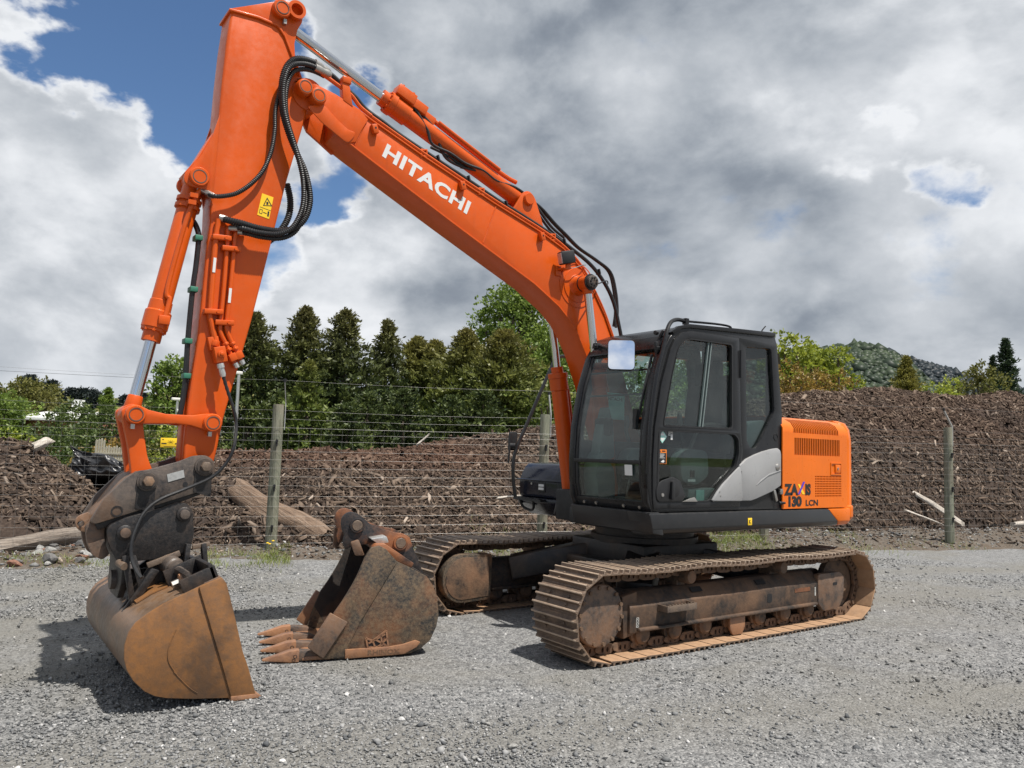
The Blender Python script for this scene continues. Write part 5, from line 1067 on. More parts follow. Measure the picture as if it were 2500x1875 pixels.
# top: torque tube, ears with pins
MB().prism([(-.40, .745), (-.485, .675), (-.60, .62), (-.62, .655), (-.50, .735), (-.40, .80), (-.33, .80), (-.30, .775), (-.33, .74)], -W+.015, -.015).build('top_plate', 'dig_bucket_ear', DBK, bevel=.006)
ea = [(-.10, .975), (-.128, 1.008), (-.17, 1.020), (-.22, 1.005), (-.318, .925), (-.422, .887), (-.515, .860), (-.585, .850), (-.628, .825), (-.668, .725), (-.71, .635), (-.765, .515), (-.70, .555), (-.549, .632), (-.40, .752), (-.30, .775), (-.19, .76), (-.135, .735), (-.115, .80), (-.128, .845), (-.105, .88), (-.095, .93)]
for k, yc in enumerate((-.255, -.625)):
    MB().prism(rounded(ea, .012, 2), yc-.02, yc+.02).build('ear', 'dig_bucket_ear', DBK, bevel=.006)
    for (x, z) in ((-.215, .918), (-.556, .782)):
        s = 1 if k == 0 else -1
        MB().ring((x, yc+s*.018, z), (x, yc+s*.042, z), .056, .040, 28).build('ear_boss', 'dig_bucket_ear', DBK, bevel=.003)
        MB().lathe((x, yc+s*.01, z), (x, yc+s*.046, z), [(0, .041), (.03, .041), (.036, .036)], 24).build('pin_end', 'pin_steel', DBK)
for (x, z) in ((-.215, .918), (-.556, .782)): MB().cyl((x, -.62, z), (x, -.26, z), .035, n=20).build('bucket_pin', 'pin_steel', DBK)
MB().prism(rounded([(-.105, .86), (-.13, .86), (-.155, .72), (-.125, .695), (-.10, .72)], .012, 3), -.70, -.66).build('hook_plate', 'mud_bucket_dark', DBK, bevel=.006)
MB().prism(rounded([(-.30, .83), (-.42, .85), (-.44, .80), (-.36, .79)], .01, 2), -.235, -.10).build('gusset', 'galvanised', DBK, bevel=.004)
MB().prism(rounded([(-.16, .80), (-.20, .70), (-.27, .70), (-.22, .82)], .01, 2), -.18, -.15).build('gusset', 'mud_bucket_dark', DBK, bevel=.004)

# ================================================================== terrain in fence coordinates
FA = Vector((1.76, -5.59, 0)); FD = Vector((-.9484, .3172, 0)); FN = Vector((-.3172, -.9484, 0))
def fpt(s, t, z=0.): p = FA+FD*s+FN*t; return Vector((p.x, p.y, z))
_rn = np.random.default_rng(5)
_K = [( _rn.normal(0, 1, 2)*f, _rn.uniform(0, 6.28), a) for f, a, cnt in ((.5, 1, 5), (1.2, .55, 7), (2.8, .3, 9), (6, .16, 10)) for _ in range(cnt)]
def fbm(x, y):
    o = np.zeros_like(np.asarray(x, float))
    for k, ph, a in _K: o = o+a*np.sin(k[0]*x+k[1]*y+ph)
    return o/3.2
def g_base(s, t): return .17*np.clip(s/12.3, -.1, 1.4)+np.where(t > 0, .01*t, 0)
ZC_S = [-9, -6, -4, -2.6, -1.9, -.91, -.06, 1.13, 2.54, 3.6, 5.07, 8, 11, 12.7, 15.1, 18.5, 30]
ZC_Z = [.4, .4, .5, .85, 1.15, 1.40, 1.32, 1.37, 1.50, 1.67, 1.90, 2.28, 2.64, 2.86, 3.10, 3.30, 3.45]
T0_S = [-9, -3, -1.2, 0, 2, 4.5, 11, 19, 30]; T0_T = [1.5, 1.2, .5, .25, .25, .8, 1.3, 1.8, 2]
def mound(s, t):
    s = np.asarray(s, float); t = np.asarray(t, float)
    zc = np.interp(s, ZC_S, ZC_Z); t0 = np.interp(s, T0_S, T0_T); t1 = t0+3.2
    tau = np.clip((t-t0)/(t1-t0), 0, 1); h = zc*np.sin(np.pi/2*tau)**.92
    back = np.clip((t-t1)/7, 0, 1); h = h*(1-back*back*(3-2*back)*.97-.02*np.clip((t-t1)/2, 0, 1))
    # separate nearer heap at the left
    r = np.sqrt(((s+3.95)/1.75)**2+((t-2.6)/2.0)**2); h2 = 1.62*np.clip(1.08-r, 0, 1)**.95; h2 = np.minimum(h2, 1.53)
    r3 = np.sqrt(((s+7.5)/2.6)**2+((t-3.6)/2.4)**2); h3 = 1.5*np.clip(1.05-r3, 0, 1)
    hh = np.maximum(np.maximum(h, h2), h3)
    k = np.clip(hh/.4, 0, 1)
    return hh+k*(.115*fbm(s*1.1, t*1.1)+.03*fbm(s*4+3, t*4))*1.1
def grid_sheet(name, S_, T_, zf, mat, smooth=True):
    ss, tt = np.meshgrid(S_, T_, indexing='ij'); z = zf(ss, tt)
    X = FA.x+FD.x*ss+FN.x*tt; Y = FA.y+FD.y*ss+FN.y*tt
    V = np.stack([X.ravel(), Y.ravel(), z.ravel()], 1); n, m = ss.shape
    i, j = np.meshgrid(np.arange(n-1), np.arange(m-1), indexing='ij'); a = (i*m+j).ravel()
    F = np.stack([a, a+1, a+m+1, a+m], 1)
    me = fast_mesh(name, V, F, mat, smooth); me.flip_normals() if me.polygons[0].normal.z < 0 else None
    return place(name, me)
# materials of the ground
def gravel_mat():
    b = newmat('gravel'); v = b.N.new('ShaderNodeTexVoronoi'); v.inputs['Scale'].default_value = 62; v.inputs['Randomness'].default_value = 1
    b.L.new(b.tc.outputs['Object'], v.inputs['Vector'])
    v2 = b.N.new('ShaderNodeTexVoronoi'); v2.inputs['Scale'].default_value = 115; b.L.new(b.tc.outputs['Object'], v2.inputs['Vector'])
    bw = b.N.new('ShaderNodeSeparateColor'); b.L.new(v.outputs['Color'], bw.inputs[0]); bw2 = b.N.new('ShaderNodeSeparateColor'); b.L.new(v2.outputs['Color'], bw2.inputs[0])
    st = n_mix(b, .45, n_ramp(b, bw.outputs[0], [(0, (.066, .068, .071)), (.35, (.165, .167, .167)), (.8, (.275, .275, .27)), (1, (.41, .404, .392))]), n_ramp(b, bw2.outputs[1], [(0, (.075, .08, .085)), (.5, (.22, .22, .217)), (1, (.40, .395, .385))]))
    fines = n_ramp(b, n_noise(b, 75, 6, .75, off=6), [(.3, (.115, .110, .096)), (.5, (.175, .166, .144)), (.7, (.24, .229, .20))])
    v3 = b.N.new('ShaderNodeTexVoronoi'); v3.inputs['Scale'].default_value = 26; b.L.new(b.tc.outputs['Object'], v3.inputs['Vector']); bw3 = b.N.new('ShaderNodeSeparateColor'); b.L.new(v3.outputs['Color'], bw3.inputs[0])
    st = n_mix(b, 1.0, st, n_ramp(b, bw3.outputs[2], [(0, (.62, .62, .63)), (.5, (.98, .98, .98)), (1, (1.0, 1.0, 1.0))]), 'MULTIPLY')
    big = n_noise(b, .55, 5, .6, dist=.4); big2 = n_noise(b, 2.1, 5, .6, off=4)
    f = n_math(b, 'MULTIPLY', n_map(b, big, .46, .62), n_map(b, big2, .30, .62, .2, .7)); c = n_mix(b, f, st, fines)
    dv = b.N.new('ShaderNodeVectorMath'); dv.operation = 'DOT_PRODUCT'; b.L.new(b.tc.outputs['Object'], dv.inputs[0]); dv.inputs[1].default_value = tuple(FN)
    tl = n_math(b, 'ADD', n_math(b, 'SUBTRACT', dv.outputs['Value'], FA.dot(FN)), n_math(b, 'MULTIPLY', n_math(b, 'SUBTRACT', n_noise(b, .7, 4, .6, off=2), .5), .9))
    ln = None
    for c_ in (-2.6, -4.3, -7.6, -9.1):
        q = n_map(b, n_math(b, 'ABSOLUTE', n_math(b, 'SUBTRACT', tl, c_)), .10, .6, .5, 0.); ln = q if ln is None else n_math(b, 'MAXIMUM', ln, q)
    c = n_mix(b, ln, c, fines)
    dk = n_noise(b, .9, 6, .65, off=7, dist=.6); c = n_mix(b, n_map(b, dk, .60, .72, 0, .45), c, (.13, .13, .128))
    h = n_math(b, 'SUBTRACT', 1.0, v.outputs['Distance']); h = n_math(b, 'ADD', h, n_math(b, 'MULTIPLY', n_noise(b, 160, 3, .6), .5))
    pbsdf(b, c, .9, 0, n_bump(b, h, .9, .012), spec=.25)
gravel_mat()
def dirt_mat():
    b = newmat('verge_soil'); n = n_noise(b, 3, 8, .65); n2 = n_noise(b, 40, 6, .7, off=2)
    c = n_ramp(b, n2, [(.25, (.055, .043, .033)), (.5, (.135, .115, .095)), (.75, (.25, .23, .205))]); c = n_mix(b, n_map(b, n, .42, .6, 0, .55), c, (.105, .075, .05))
    pbsdf(b, c, .95, 0, n_bump(b, n2, .9, .03), spec=.2)
dirt_mat()
def bark_mat(name, cols, island=True):
    b = newmat(name); g = b.N.new('ShaderNodeNewGeometry')
    c = n_ramp(b, g.outputs['Random Per Island'], cols) if island else n_ramp(b, n_noise(b, 26, 7, .7), [(.3, cols[0][1]), (.5, cols[1][1]), (.72, cols[2][1])])
    w = b.N.new('ShaderNodeTexCoord'); pos = g.outputs['Position']
    big = n_noise(b, .8, 5, .6, vec=pos, dist=.5)
    sx = b.N.new('ShaderNodeSeparateXYZ'); b.L.new(pos, sx.inputs[0])
    # fresh reddish bark lies along the top left of the long heap
    red = n_math(b, 'MULTIPLY', n_map(b, n_math(b, 'ADD', sx.outputs[2], n_math(b, 'MULTIPLY', big, .5)), 1.32, 1.60), n_map(b, n_math(b, 'ADD', sx.outputs[0], n_math(b, 'MULTIPLY', big, 1.5)), -2.6, -1.6))
    red = n_math(b, 'MULTIPLY', red, n_map(b, sx.outputs[0], 3.2, 2.6))
    hi = n_math(b, 'MULTIPLY', n_map(b, sx.outputs[2], 1.75, 2.3), n_map(b, sx.outputs[0], -1.2, -2.2)); red = n_math(b, 'MAXIMUM', n_math(b, 'MULTIPLY', hi, .30), red)
    c = n_mix(b, n_math(b, 'MULTIPLY', red, .50), c, n_mix(b, .6, c, (.115, .044, .022)), 'MIX')
    c = n_mix(b, n_map(b, big, .53, .66, 0, .5), c, (.036, .027, .023))
    pbsdf(b, c, .9, 0, n_bump(b, n_noise(b, 90, 4, .6), .4, .006), spec=.2)
BK = [(0, (.024, .017, .013)), (.3, (.058, .040, .029)), (.62, (.108, .077, .056)), (.90, (.16, .119, .09)), (.985, (.22, .172, .134)), (1, (.36, .295, .24))]
bark_mat('bark_chips', BK); bark_mat('bark_bed', [(0, (.020, .015, .012)), (.5, (.05, .035, .027)), (1, (.10, .075, .058))], False)
b = newmat('meadow'); n = n_noise(b, 6, 7, .7); pbsdf(b, n_ramp(b, n, [(.3, (.05, .075, .02)), (.55, (.10, .13, .035)), (.8, (.16, .17, .06))]), .95, 0, n_bump(b, n, .6, .05), spec=.1)

# one wide sheet of land, the gravel yard on it
me = fast_mesh('ground', [(-1500, -1500, -.03), (1500, -1500, -.03), (1500, 1500, -.03), (-1500, 1500, -.03)], [(0, 1, 2, 3)], 'meadow'); tag(place('ground', me), kind='structure')
yard = grid_sheet('gravel_yard', np.concatenate([np.linspace(-120, -22, 8)[:-1], np.linspace(-22, 34, 90), np.linspace(34, 130, 8)[1:]]), np.concatenate([np.linspace(-160, -18, 12)[:-1], np.linspace(-18, .6, 60)]), lambda s, t: .0+.012*fbm(s*.6, t*.6)*np.clip((np.hypot(s-1, t+8)-0)/3, .0, 1)-.004, 'gravel'); tag(yard, kind='structure')
def verge_z(s, t):
    e = -1.30+.9*np.clip(s/14, -.1, 1)+.22*fbm(s*1.4, 3.3)+.12*fbm(s*3.7, 1)
    k = np.clip((t-e)/.75, 0, 1); return -.035+(.055+g_base(s, t)+.05*fbm(s*2.4, t*2.4)*(k > .2)+.03*fbm(s*6, t*6))*k*k*(3-2*k)+.0
verge = grid_sheet('verge', np.linspace(-9, 24, 330), np.linspace(-2.2, 5, 90), verge_z, 'verge_soil'); tag(verge, kind='structure')
def heap_z(s, t):
    m_ = mound(s, t); return m_+g_base(s, t)-.03-.25*(1-np.clip(m_/.06, 0, 1))
heap = grid_sheet('bark_heap', np.linspace(-10, 28, 300), np.linspace(-.2, 12, 100), lambda s, t: heap_z(s, t), 'bark_bed'); tag(heap, kind='structure')
def ground_z(s, t): return max(float(heap_z(s, t)), float(verge_z(np.array(s), np.array(t))))

# scattered pieces: angular boxes joined into one mesh
CUBE_V = np.array([(i, j, k) for i in (-.5, .5) for j in (-.5, .5) for k in (-.5, .5)], float)
CUBE_F = np.array([(0, 1, 3, 2), (4, 6, 7, 5), (0, 4, 5, 1), (2, 3, 7, 6), (1, 5, 7, 3)])
OCT_V = np.array([(.6, 0, 0), (-.6, 0, 0), (0, .6, 0), (0, -.6, 0), (.1, .1, .6), (-.1, 0, -.6)], float)
OCT_F = np.array([(0, 2, 4), (2, 1, 4), (1, 3, 4), (3, 0, 4), (2, 0, 5), (1, 2, 5), (3, 1, 5), (0, 3, 5)])
def lane(t): return sum(np.exp(-((t-c_)/.32)**2) for c_ in (-2.6, -4.3, -7.6, -9.1))      # compacted wheel lanes parallel to the fence
def rot_mats(n, tilt, rng):
    a = rng.uniform(0, 2*np.pi, n); t = rng.normal(0, tilt, n); r = rng.normal(0, tilt, n)
    ca, sa, ct_, st_, cr, sr = np.cos(a), np.sin(a), np.cos(t), np.sin(t), np.cos(r), np.sin(r)
    Rz = np.zeros((n, 3, 3)); Rz[:, 0, 0] = ca; Rz[:, 0, 1] = -sa; Rz[:, 1, 0] = sa; Rz[:, 1, 1] = ca; Rz[:, 2, 2] = 1
    Ry = np.zeros((n, 3, 3)); Ry[:, 0, 0] = ct_; Ry[:, 0, 2] = st_; Ry[:, 2, 0] = -st_; Ry[:, 2, 2] = ct_; Ry[:, 1, 1] = 1
    Rx = np.zeros((n, 3, 3)); Rx[:, 0, 0] = 1; Rx[:, 1, 1] = cr; Rx[:, 1, 2] = -sr; Rx[:, 2, 1] = sr; Rx[:, 2, 2] = cr
    return Rz @ Ry @ Rx
def shards(name, pos, size, tilt, mat, rng, jitter=.28, normal=None, octa=False):
    BV, BF_ = (OCT_V, OCT_F) if octa else (CUBE_V, CUBE_F); kv = len(BV)
    n = len(pos); V = (BV[None]*(1+rng.uniform(-jitter, jitter, (n, kv, 3)))+(rng.uniform(-.16, .16, (n, kv, 3)) if octa else 0))*size[:, None, :]
    Rm = rot_mats(n, tilt, rng)
    if normal is not None:        # lay the pieces on the slope
        zx = normal; x = np.cross(np.array([[0, 1, 0.]]), zx); x /= np.linalg.norm(x, axis=1)[:, None]; y = np.cross(zx, x)
        Rm = np.stack([x, y, zx], 2) @ Rm
    V = np.einsum('nij,nkj->nki', Rm, V)+pos[:, None, :]
    F = (BF_[None]+(np.arange(n)*kv)[:, None, None]).reshape(-1, BF_.shape[1])
    return fast_mesh(name, V.reshape(-1, 3), F, mat)
def fworld(s, t, z): return np.stack([FA.x+FD.x*s+FN.x*t, FA.y+FD.y*s+FN.y*t, z], -1)
# bark chips, densest where they show
rng = np.random.default_rng(21); n = 98000
s = rng.uniform(-7.5, 24, n); t0 = np.interp(s, T0_S, T0_T); t = t0-.35+rng.beta(1.0, 1.12, n)*5.0
z = heap_z(s, t); keep = z > (verge_z(s, t)-.01); s, t, z = s[keep], t[keep], z[keep]
e = .05; dzs = (heap_z(s+e, t)-heap_z(s-e, t))/(2*e); dzt = (heap_z(s, t+e)-heap_z(s, t-e))/(2*e)
nw = np.stack([-(FD.x*dzs+FN.x*dzt), -(FD.y*dzs+FN.y*dzt), np.ones_like(s)], 1); nw /= np.linalg.norm(nw, axis=1)[:, None]
L_s = rng.lognormal(math.log(.066), .52, len(s)).clip(.02, .30)
size = np.stack([L_s, L_s*rng.uniform(.10, .34, len(s)), L_s*rng.uniform(.04, .14, len(s))+.003], 1)
ch = place('bark_chips', shards('bark_chips', fworld(s, t, z)+nw*rng.uniform(0, .025, len(s))[:, None], size, .42, 'bark_chips', rng, normal=nw)); tag(ch, label='loose brown bark chips covering the heaps behind the fence', cat='bark', kind='stuff')
# gravel stones near the camera
b = newmat('stones'); g = b.N.new('ShaderNodeNewGeometry'); c = n_ramp(b, g.outputs['Random Per Island'], [(0, (.075, .079, .083)), (.3, (.148, .151, .152)), (.6, (.213, .214, .212)), (.9, (.285, .284, .279)), (.985, (.42, .415, .407)), (1, (.58, .57, .55))])
c = n_mix(b, n_map(b, n_noise(b, .55, 5, .6, dist=.4, vec=g.outputs['Position']), .46, .62, 0, .35), c, (.25, .237, .20)); pbsdf(b, c, .85, 0, n_bump(b, n_noise(b, 220, 3, .6, vec=g.outputs['Position']), .3, .003), spec=.3)
rng = np.random.default_rng(8); n = 205000
u = rng.uniform(0, 1, n); rad = 3.3+u**1.4*11; ang = math.atan2(_f.y, _f.x)+rng.uniform(-.78, .78, n)
x = CAM.x+rad*np.cos(ang); y = CAM.y+rad*np.sin(ang)
cl = fbm(x*1.1+5, y*1.1)+.6*fbm(x*3, y*3+2)
tl_ = (x-FA.x)*FN.x+(y-FA.y)*FN.y; cl = cl-.9*lane(tl_)
keep = rng.uniform(0, 1, n) < np.clip(.62+.55*cl, .12, 1); x, y, rad = x[keep], y[keep], rad[keep]
ts = (x-FA.x)*FN.x+(y-FA.y)*FN.y; k2 = ts < -1.1+.045*np.clip((x-FA.x)*FD.x+(y-FA.y)*FD.y, 0, 14); x, y, rad = x[k2], y[k2], rad[k2]
sz = rng.lognormal(math.log(.0098), .45, len(x)).clip(.005, .045)*(1+.05*np.clip(rad-6, 0, 9))
size = np.stack([sz, sz*rng.uniform(.6, .95, len(x)), sz*rng.uniform(.4, .75, len(x))], 1)
gs = place('gravel_stones', shards('gravel_stones', np.stack([x, y, sz*.18], 1), size*1.15, .45, 'stones', rng, .3, octa=True)); tag(gs, label='loose crushed grey gravel stones strewn over the yard', cat='gravel', kind='stuff')
def rock_mesh(name, seed, mat):
    bm = bmesh.new(); bmesh.ops.create_icosphere(bm, subdivisions=2, radius=.5); r = random.Random(seed)
    pl = [(Vector((r.gauss(0, 1), r.gauss(0, 1), r.gauss(0, 1))).normalized(), r.uniform(.26, .42)) for _ in range(9)]
    for v in bm.verts:
        for nn, d in pl:
            k = v.co.dot(nn)
            if k > d: v.co -= nn*(k-d)*.92
    me = bpy.data.meshes.new(name); bm.to_mesh(me); bm.free(); me.materials.append(MATS[mat]); return me
simple('rock_grey', (.27, .265, .25), .9, var=.35, scale=7, bump=.5, bscale=30); simple('rock_red', (.21, .105, .07), .9, var=.3, scale=7, bump=.5, bscale=30); simple('rock_dark', (.12, .115, .11), .9, var=.3, scale=7, bump=.5, bscale=30)
simple('rock_pale', (.55, .54, .52), .85, var=.2, scale=7, bump=.4, bscale=30)
# larger stones one can pick out of the gravel
rr_ = random.Random(14); BS = [rock_mesh('gravel_stone', 50+i, m_) for i, m_ in enumerate(('rock_grey', 'rock_dark', 'rock_pale'))]
for i in range(70):
    a_ = math.atan2(_f.y, _f.x)+rr_.uniform(-.6, .6); d_ = rr_.uniform(3.6, 8.5); k = rr_.uniform(.022, .045); w_ = rr_.choice((0, 0, 1, 2))
    o = place('gravel_stone', BS[w_]); o.location = (CAM.x+d_*math.cos(a_), CAM.y+d_*math.sin(a_), k*.22); o.scale = (k*1.3, k, k*.7); o.rotation_euler = (rr_.gauss(0, .2), rr_.gauss(0, .2), rr_.uniform(0, 6.3))
    tag(o, ('grey', 'dark', 'whitish')[w_]+' stone larger than the gravel round it', 'stone', 'larger stones in the gravel')
# litter of chips and stones on the verge
rng = np.random.default_rng(31); n = 16000; s = rng.uniform(-7, 22, n); t = rng.uniform(-1.5, 1.9, n); z = verge_z(s, t); kk = (z > .0) & (z > heap_z(s, t)-.02); s, t, z = s[kk], t[kk], z[kk]
sz = rng.lognormal(math.log(.028), .5, len(s)).clip(.01, .11); size = np.stack([sz, sz*rng.uniform(.5, .9, len(s)), sz*rng.uniform(.3, .6, len(s))], 1)
vl = place('verge_stones', shards('verge_stones', fworld(s, t, z+sz*.1), size, .4, 'stones', rng, octa=True)); tag(vl, label='small stones scattered along the verge under the fence', cat='stones', kind='stuff')
n = 9000; s = rng.uniform(-7, 22, n); t = rng.uniform(-1.1, 1.6, n); z = verge_z(s, t); kk = z > .03; s, t, z = s[kk], t[kk], z[kk]
L_s = rng.lognormal(math.log(.05), .45, len(s)).clip(.02, .18); size = np.stack([L_s, L_s*.3, L_s*.12+.003], 1)
vl = place('verge_chips', shards('verge_chips', fworld(s, t, z+.006), size, .25, 'bark_chips', rng)); tag(vl, label='stray bark chips fallen on the verge beside the fence', cat='bark', kind='stuff')

# rubble stones one can tell apart, left of the first post
RK = [rock_mesh('rubble_stone', i, ('rock_grey', 'rock_grey', 'rock_dark', 'rock_grey', 'rock_red')[i % 5]) for i in range(10)]
rr_ = random.Random(4)
for i in range(90):
    s_ = rr_.uniform(-4.6, -1.2); t_ = rr_.uniform(-1.15, .75); k = rr_.uniform(.06, .17)*(1.3 if rr_.random() < .2 else 1)
    idx = rr_.randrange(10); z_ = max(ground_z(s_, t_), 0); p = fpt(s_, t_, z_+k*.12)
    o = place('rubble_stone', RK[idx]); o.location = p; o.scale = (k*1.35, k, k*.72); o.rotation_euler = (rr_.gauss(0, .25), rr_.gauss(0, .25), rr_.uniform(0, 6.3))
    col_ = ('pale grey', 'pale grey', 'dark grey', 'pale grey', 'reddish')[idx % 5]
    tag(o, col_+' broken stone in the rubble below the fence', 'stone', 'rubble stones along the fence foot')

# ================================================================== fence
FZ = lambda s: float(g_base(np.array(s), np.array(0.)))
FE_ = empty('wire_fence', fpt(0, 0, 0), label='tall wire netting fence on wooden posts in front of the bark heaps', cat='fence')
O_ = FE_.location
def wood_post_mat():
    b = newmat('post_wood'); mp = b.N.new('ShaderNodeMapping'); mp.inputs['Scale'].default_value = (9, 9, .7); b.L.new(b.tc.outputs['Object'], mp.inputs[0])
    n1 = n_noise(b, 3, 8, .7, vec=mp.outputs[0]); n2 = n_noise(b, 1.6, 4, .6)
    c = n_ramp(b, n1, [(.3, (.07, .07, .054)), (.5, (.185, .195, .145)), (.72, (.29, .285, .225))]); c = n_mix(b, n_map(b, n2, .42, .62, 0, .7), c, n_mix(b, n1, (.12, .10, .07), (.25, .22, .17)))
    pbsdf(b, c, .9, 0, n_bump(b, n1, .7, .02), spec=.2)
wood_post_mat()
LEAN = [(.0, .0), (.0, .0), (.0, .01), (.01, 0)]
for i in range(4):
    s_ = i*4.085; z0 = FZ(s_)+.02; H = 2.07 if i else 2.09
    m = MB(); seg = 14; rings = []
    r2 = random.Random(i); prof_ = [(-.1, .084), (.0, .084), (.5, .082), (1.0, .080), (1.5, .078), (H-.02, .077), (H, .072)]
    base = fpt(s_, 0, z0)-O_
    for z, r in prof_:
        rings += [Vector((base.x+r*math.cos(2*math.pi*k/seg)*(1+.03*math.sin(3*k+i)), base.y+r*math.sin(2*math.pi*k/seg)*(1+.03*math.sin(3*k+i)), base.z+z)) for k in range(seg)]
    F = [(j*seg+k, j*seg+(k+1) % seg, (j+1)*seg+(k+1) % seg, (j+1)*seg+k) for j in range(len(prof_)-1) for k in range(seg)]+[tuple(range((len(prof_)-1)*seg, len(prof_)*seg))]
    PO = m.add(rings, F).build('post', 'post_wood', FE_)
    q = base+FD*.095
    sgn = 1
    m = MB(); tip = Vector((0, 0, 0))
    lean = [FN*-.10+FD*-.03, FN*.05+FD*-.02, FN*.0, FN*.08+FD*-.10][i]
    m.bar(q+Vector((0, 0, H-.36)), q+Vector((0, 0, H+.03)), .045, .012, up=FD); m.bar(q+Vector((0, 0, H+.02)), q+lean+Vector((0, 0, H+.32)), .04, .012, up=FD)
    m.build('post_extension', 'galvanised', PO)
    MB().cyl(q+lean+Vector((0, 0, H+.32)), q+lean+Vector((0, 0, H+.37)), .022, n=10).build('insulator', 'rubber', PO)
    for zz in (.36, .93, 1.57):
        c = base-FN*.085+Vector((0, 0, zz)); m = MB().cyl(c+FN*.02, c-FN*.03, .022, .018, n=8); m.box(c-FN*.005-Vector((0, 0, .04)), (.02, .02, .08)); m.build('insulator', 'rubber', PO)
hs = [.12, .23, .36, .50, .64, .78, .93, 1.06, 1.18, 1.30, 1.42, 1.57, 1.67, 1.755]
Sx = [-8.2, -4.085, 0, 4.085, 8.17, 12.255, 16.34, 20.4]
for k, h in enumerate(hs+[1.885, 2.01, 2.44]):
    off = -.09 if h < 1.8 else (-.02 if h < 2.2 else -.06)
    pts = []
    for s0, s1 in zip(Sx, Sx[1:]):
        for j in range(4):
            q = j/4; s_ = s0+(s1-s0)*q; pts.append(fpt(s_, off, FZ(s_)+.02+h-.03*math.sin(math.pi*q)*(.25 if h < 1.8 else .8))-O_)
    MB().tube(pts, .0013 if k != 13 else .0020, 5, smooth=False).build('wire', 'wire', FE_)
V = []; F = []; s_ = -7.6
while s_ < 20:
    a = fpt(s_, -.09, FZ(s_)+.13)-O_; c = fpt(s_, -.09, FZ(s_)+1.77)-O_; o = len(V); r = .0008
    for p in (a, c): V += [p+FD*r+FN*r, p+FD*r-FN*r, p-FD*r-FN*r, p-FD*r+FN*r]
    F += [(o+j, o+(j+1) % 4, o+4+(j+1) % 4, o+4+j) for j in range(4)]; s_ += .152
o = place('stay_wires', fast_mesh('stay_wires', V, F, 'wire'), FE_); o['kind'] = 'stuff'
# yellow notice clipped to the netting
r_ = ray(417, 1081); tq = (FA+FN*-.105-CAM).dot(FN)/r_.dot(FN); sp_ = CAM+r_*tq
SG = empty('fence_sign', sp_, math.atan2(FD.y, FD.x), label='small yellow warning sign clipped to the fence netting', cat='sign')
MB().box((0, 0, 0), (.26, .005, .13)).build('sign_plate', 'yellow_print', SG, bevel=.002)
m = MB()
for s0 in (1, -1):
    m.box((s0*.085, -.0032, -.012), (.065, .001, .016))
m.box((0, -.0032, -.054), (.17, .001, .008)); m.box((-.10, -.0032, .042), (.02, .001, .012))
for a in range(4): m.bar((-.045*math.cos(a*.7+.3), -.0032, -.03*math.sin(a*.7+.3)+.01), (.045*math.cos(a*.7+.3), -.0032, .03*math.sin(a*.7+.3)+.01), .001, .004, up=(0, 1, 0))
m.build('sign_print', 'black_print', SG)

# ================================================================== logs, pole, plastic, tufts
def log_mat(name, cols):
    b = newmat(name); mp = b.N.new('ShaderNodeMapping'); mp.inputs['Scale'].default_value = (1.2, 12, 12); b.L.new(b.tc.outputs['Object'], mp.inputs[0])
    n1 = n_noise(b, 2.2, 8, .7, vec=mp.outputs[0], dist=.4); pbsdf(b, n_ramp(b, n1, [(.3, cols[0]), (.5, cols[1]), (.72, cols[2])]), .9, 0, n_bump(b, n1, .9, .04), spec=.2)
log_mat('log_grey', ((.10, .08, .065), (.24, .20, .165), (.38, .33, .28))); log_mat('log_brown', ((.075, .05, .036), (.20, .14, .10), (.33, .25, .19))); log_mat('log_white', ((.25, .22, .18), (.50, .45, .39), (.68, .64, .57)))
def log(name, p0, p1, r0, r1, mat, label, seed=0, seg=16, rings=14):
    p0 = Vector(p0); p1 = Vector(p1); d = p1-p0; L = d.length; q = d.to_track_quat('X', 'Z'); r = random.Random(seed); V = []
    ph = [r.uniform(0, 6) for _ in range(4)]
    for i in range(rings):
        t = i/(rings-1); R0 = r0+(r1-r0)*t; cy = .25*R0*math.sin(2.3*t*math.pi+ph[0]); cz = .2*R0*math.sin(1.7*t*math.pi+ph[1])
        endk = .86 if i in (0, rings-1) else 1
        for k in range(seg):
            a = 2*math.pi*k/seg; rr2 = R0*endk*(1+.10*math.sin(3*a+ph[2]+2*t)+.06*math.sin(5*a+ph[3]-3*t)+r.uniform(-.04, .04)); V.append((L*t+(r.uniform(-.05, .05) if i in (0, rings-1) else 0), cy+rr2*math.cos(a), cz+rr2*math.sin(a)))
    F = [(i*seg+k, i*seg+(k+1) % seg, (i+1)*seg+(k+1) % seg, (i+1)*seg+k) for i in range(rings-1) for k in range(seg)]+[tuple(range(seg-1, -1, -1)), tuple(range((rings-1)*seg, rings*seg))]
    o = MB().add(V, F).build(name, mat, sharp=50); o.location = p0; o.rotation_mode = 'QUATERNION'; o.rotation_quaternion = q
    tag(o, label, 'log'); return o
log('log', at(572, 1192, 12.3), at(790, 1318, 11.75), .19, .15, 'log_brown', 'weathered brown log lying against the bark heap behind a fence post', 3)
def at_t(u, v, t):
    r = ray(u, v); return CAM+r*((FA+FN*t-CAM).dot(FN)/r.dot(FN))
log('log', at_t(-60, 1345, .30), at_t(262, 1300, .42), .125, .12, 'log_grey', 'grey driftwood log lying along the rubble stones', 5)
log('pole', at(2205, 1188, 17.2), at(2350, 1278, 15.9), .045, .056, 'log_white', 'bleached white pole sloping down the bark heap behind the post', 6, 10)
log('pole', at(2475, 1280, 16.2), at(2600, 1276, 16.6), .06, .06, 'log_white', 'short pale pole lying at the foot of the bark heap', 8, 10)
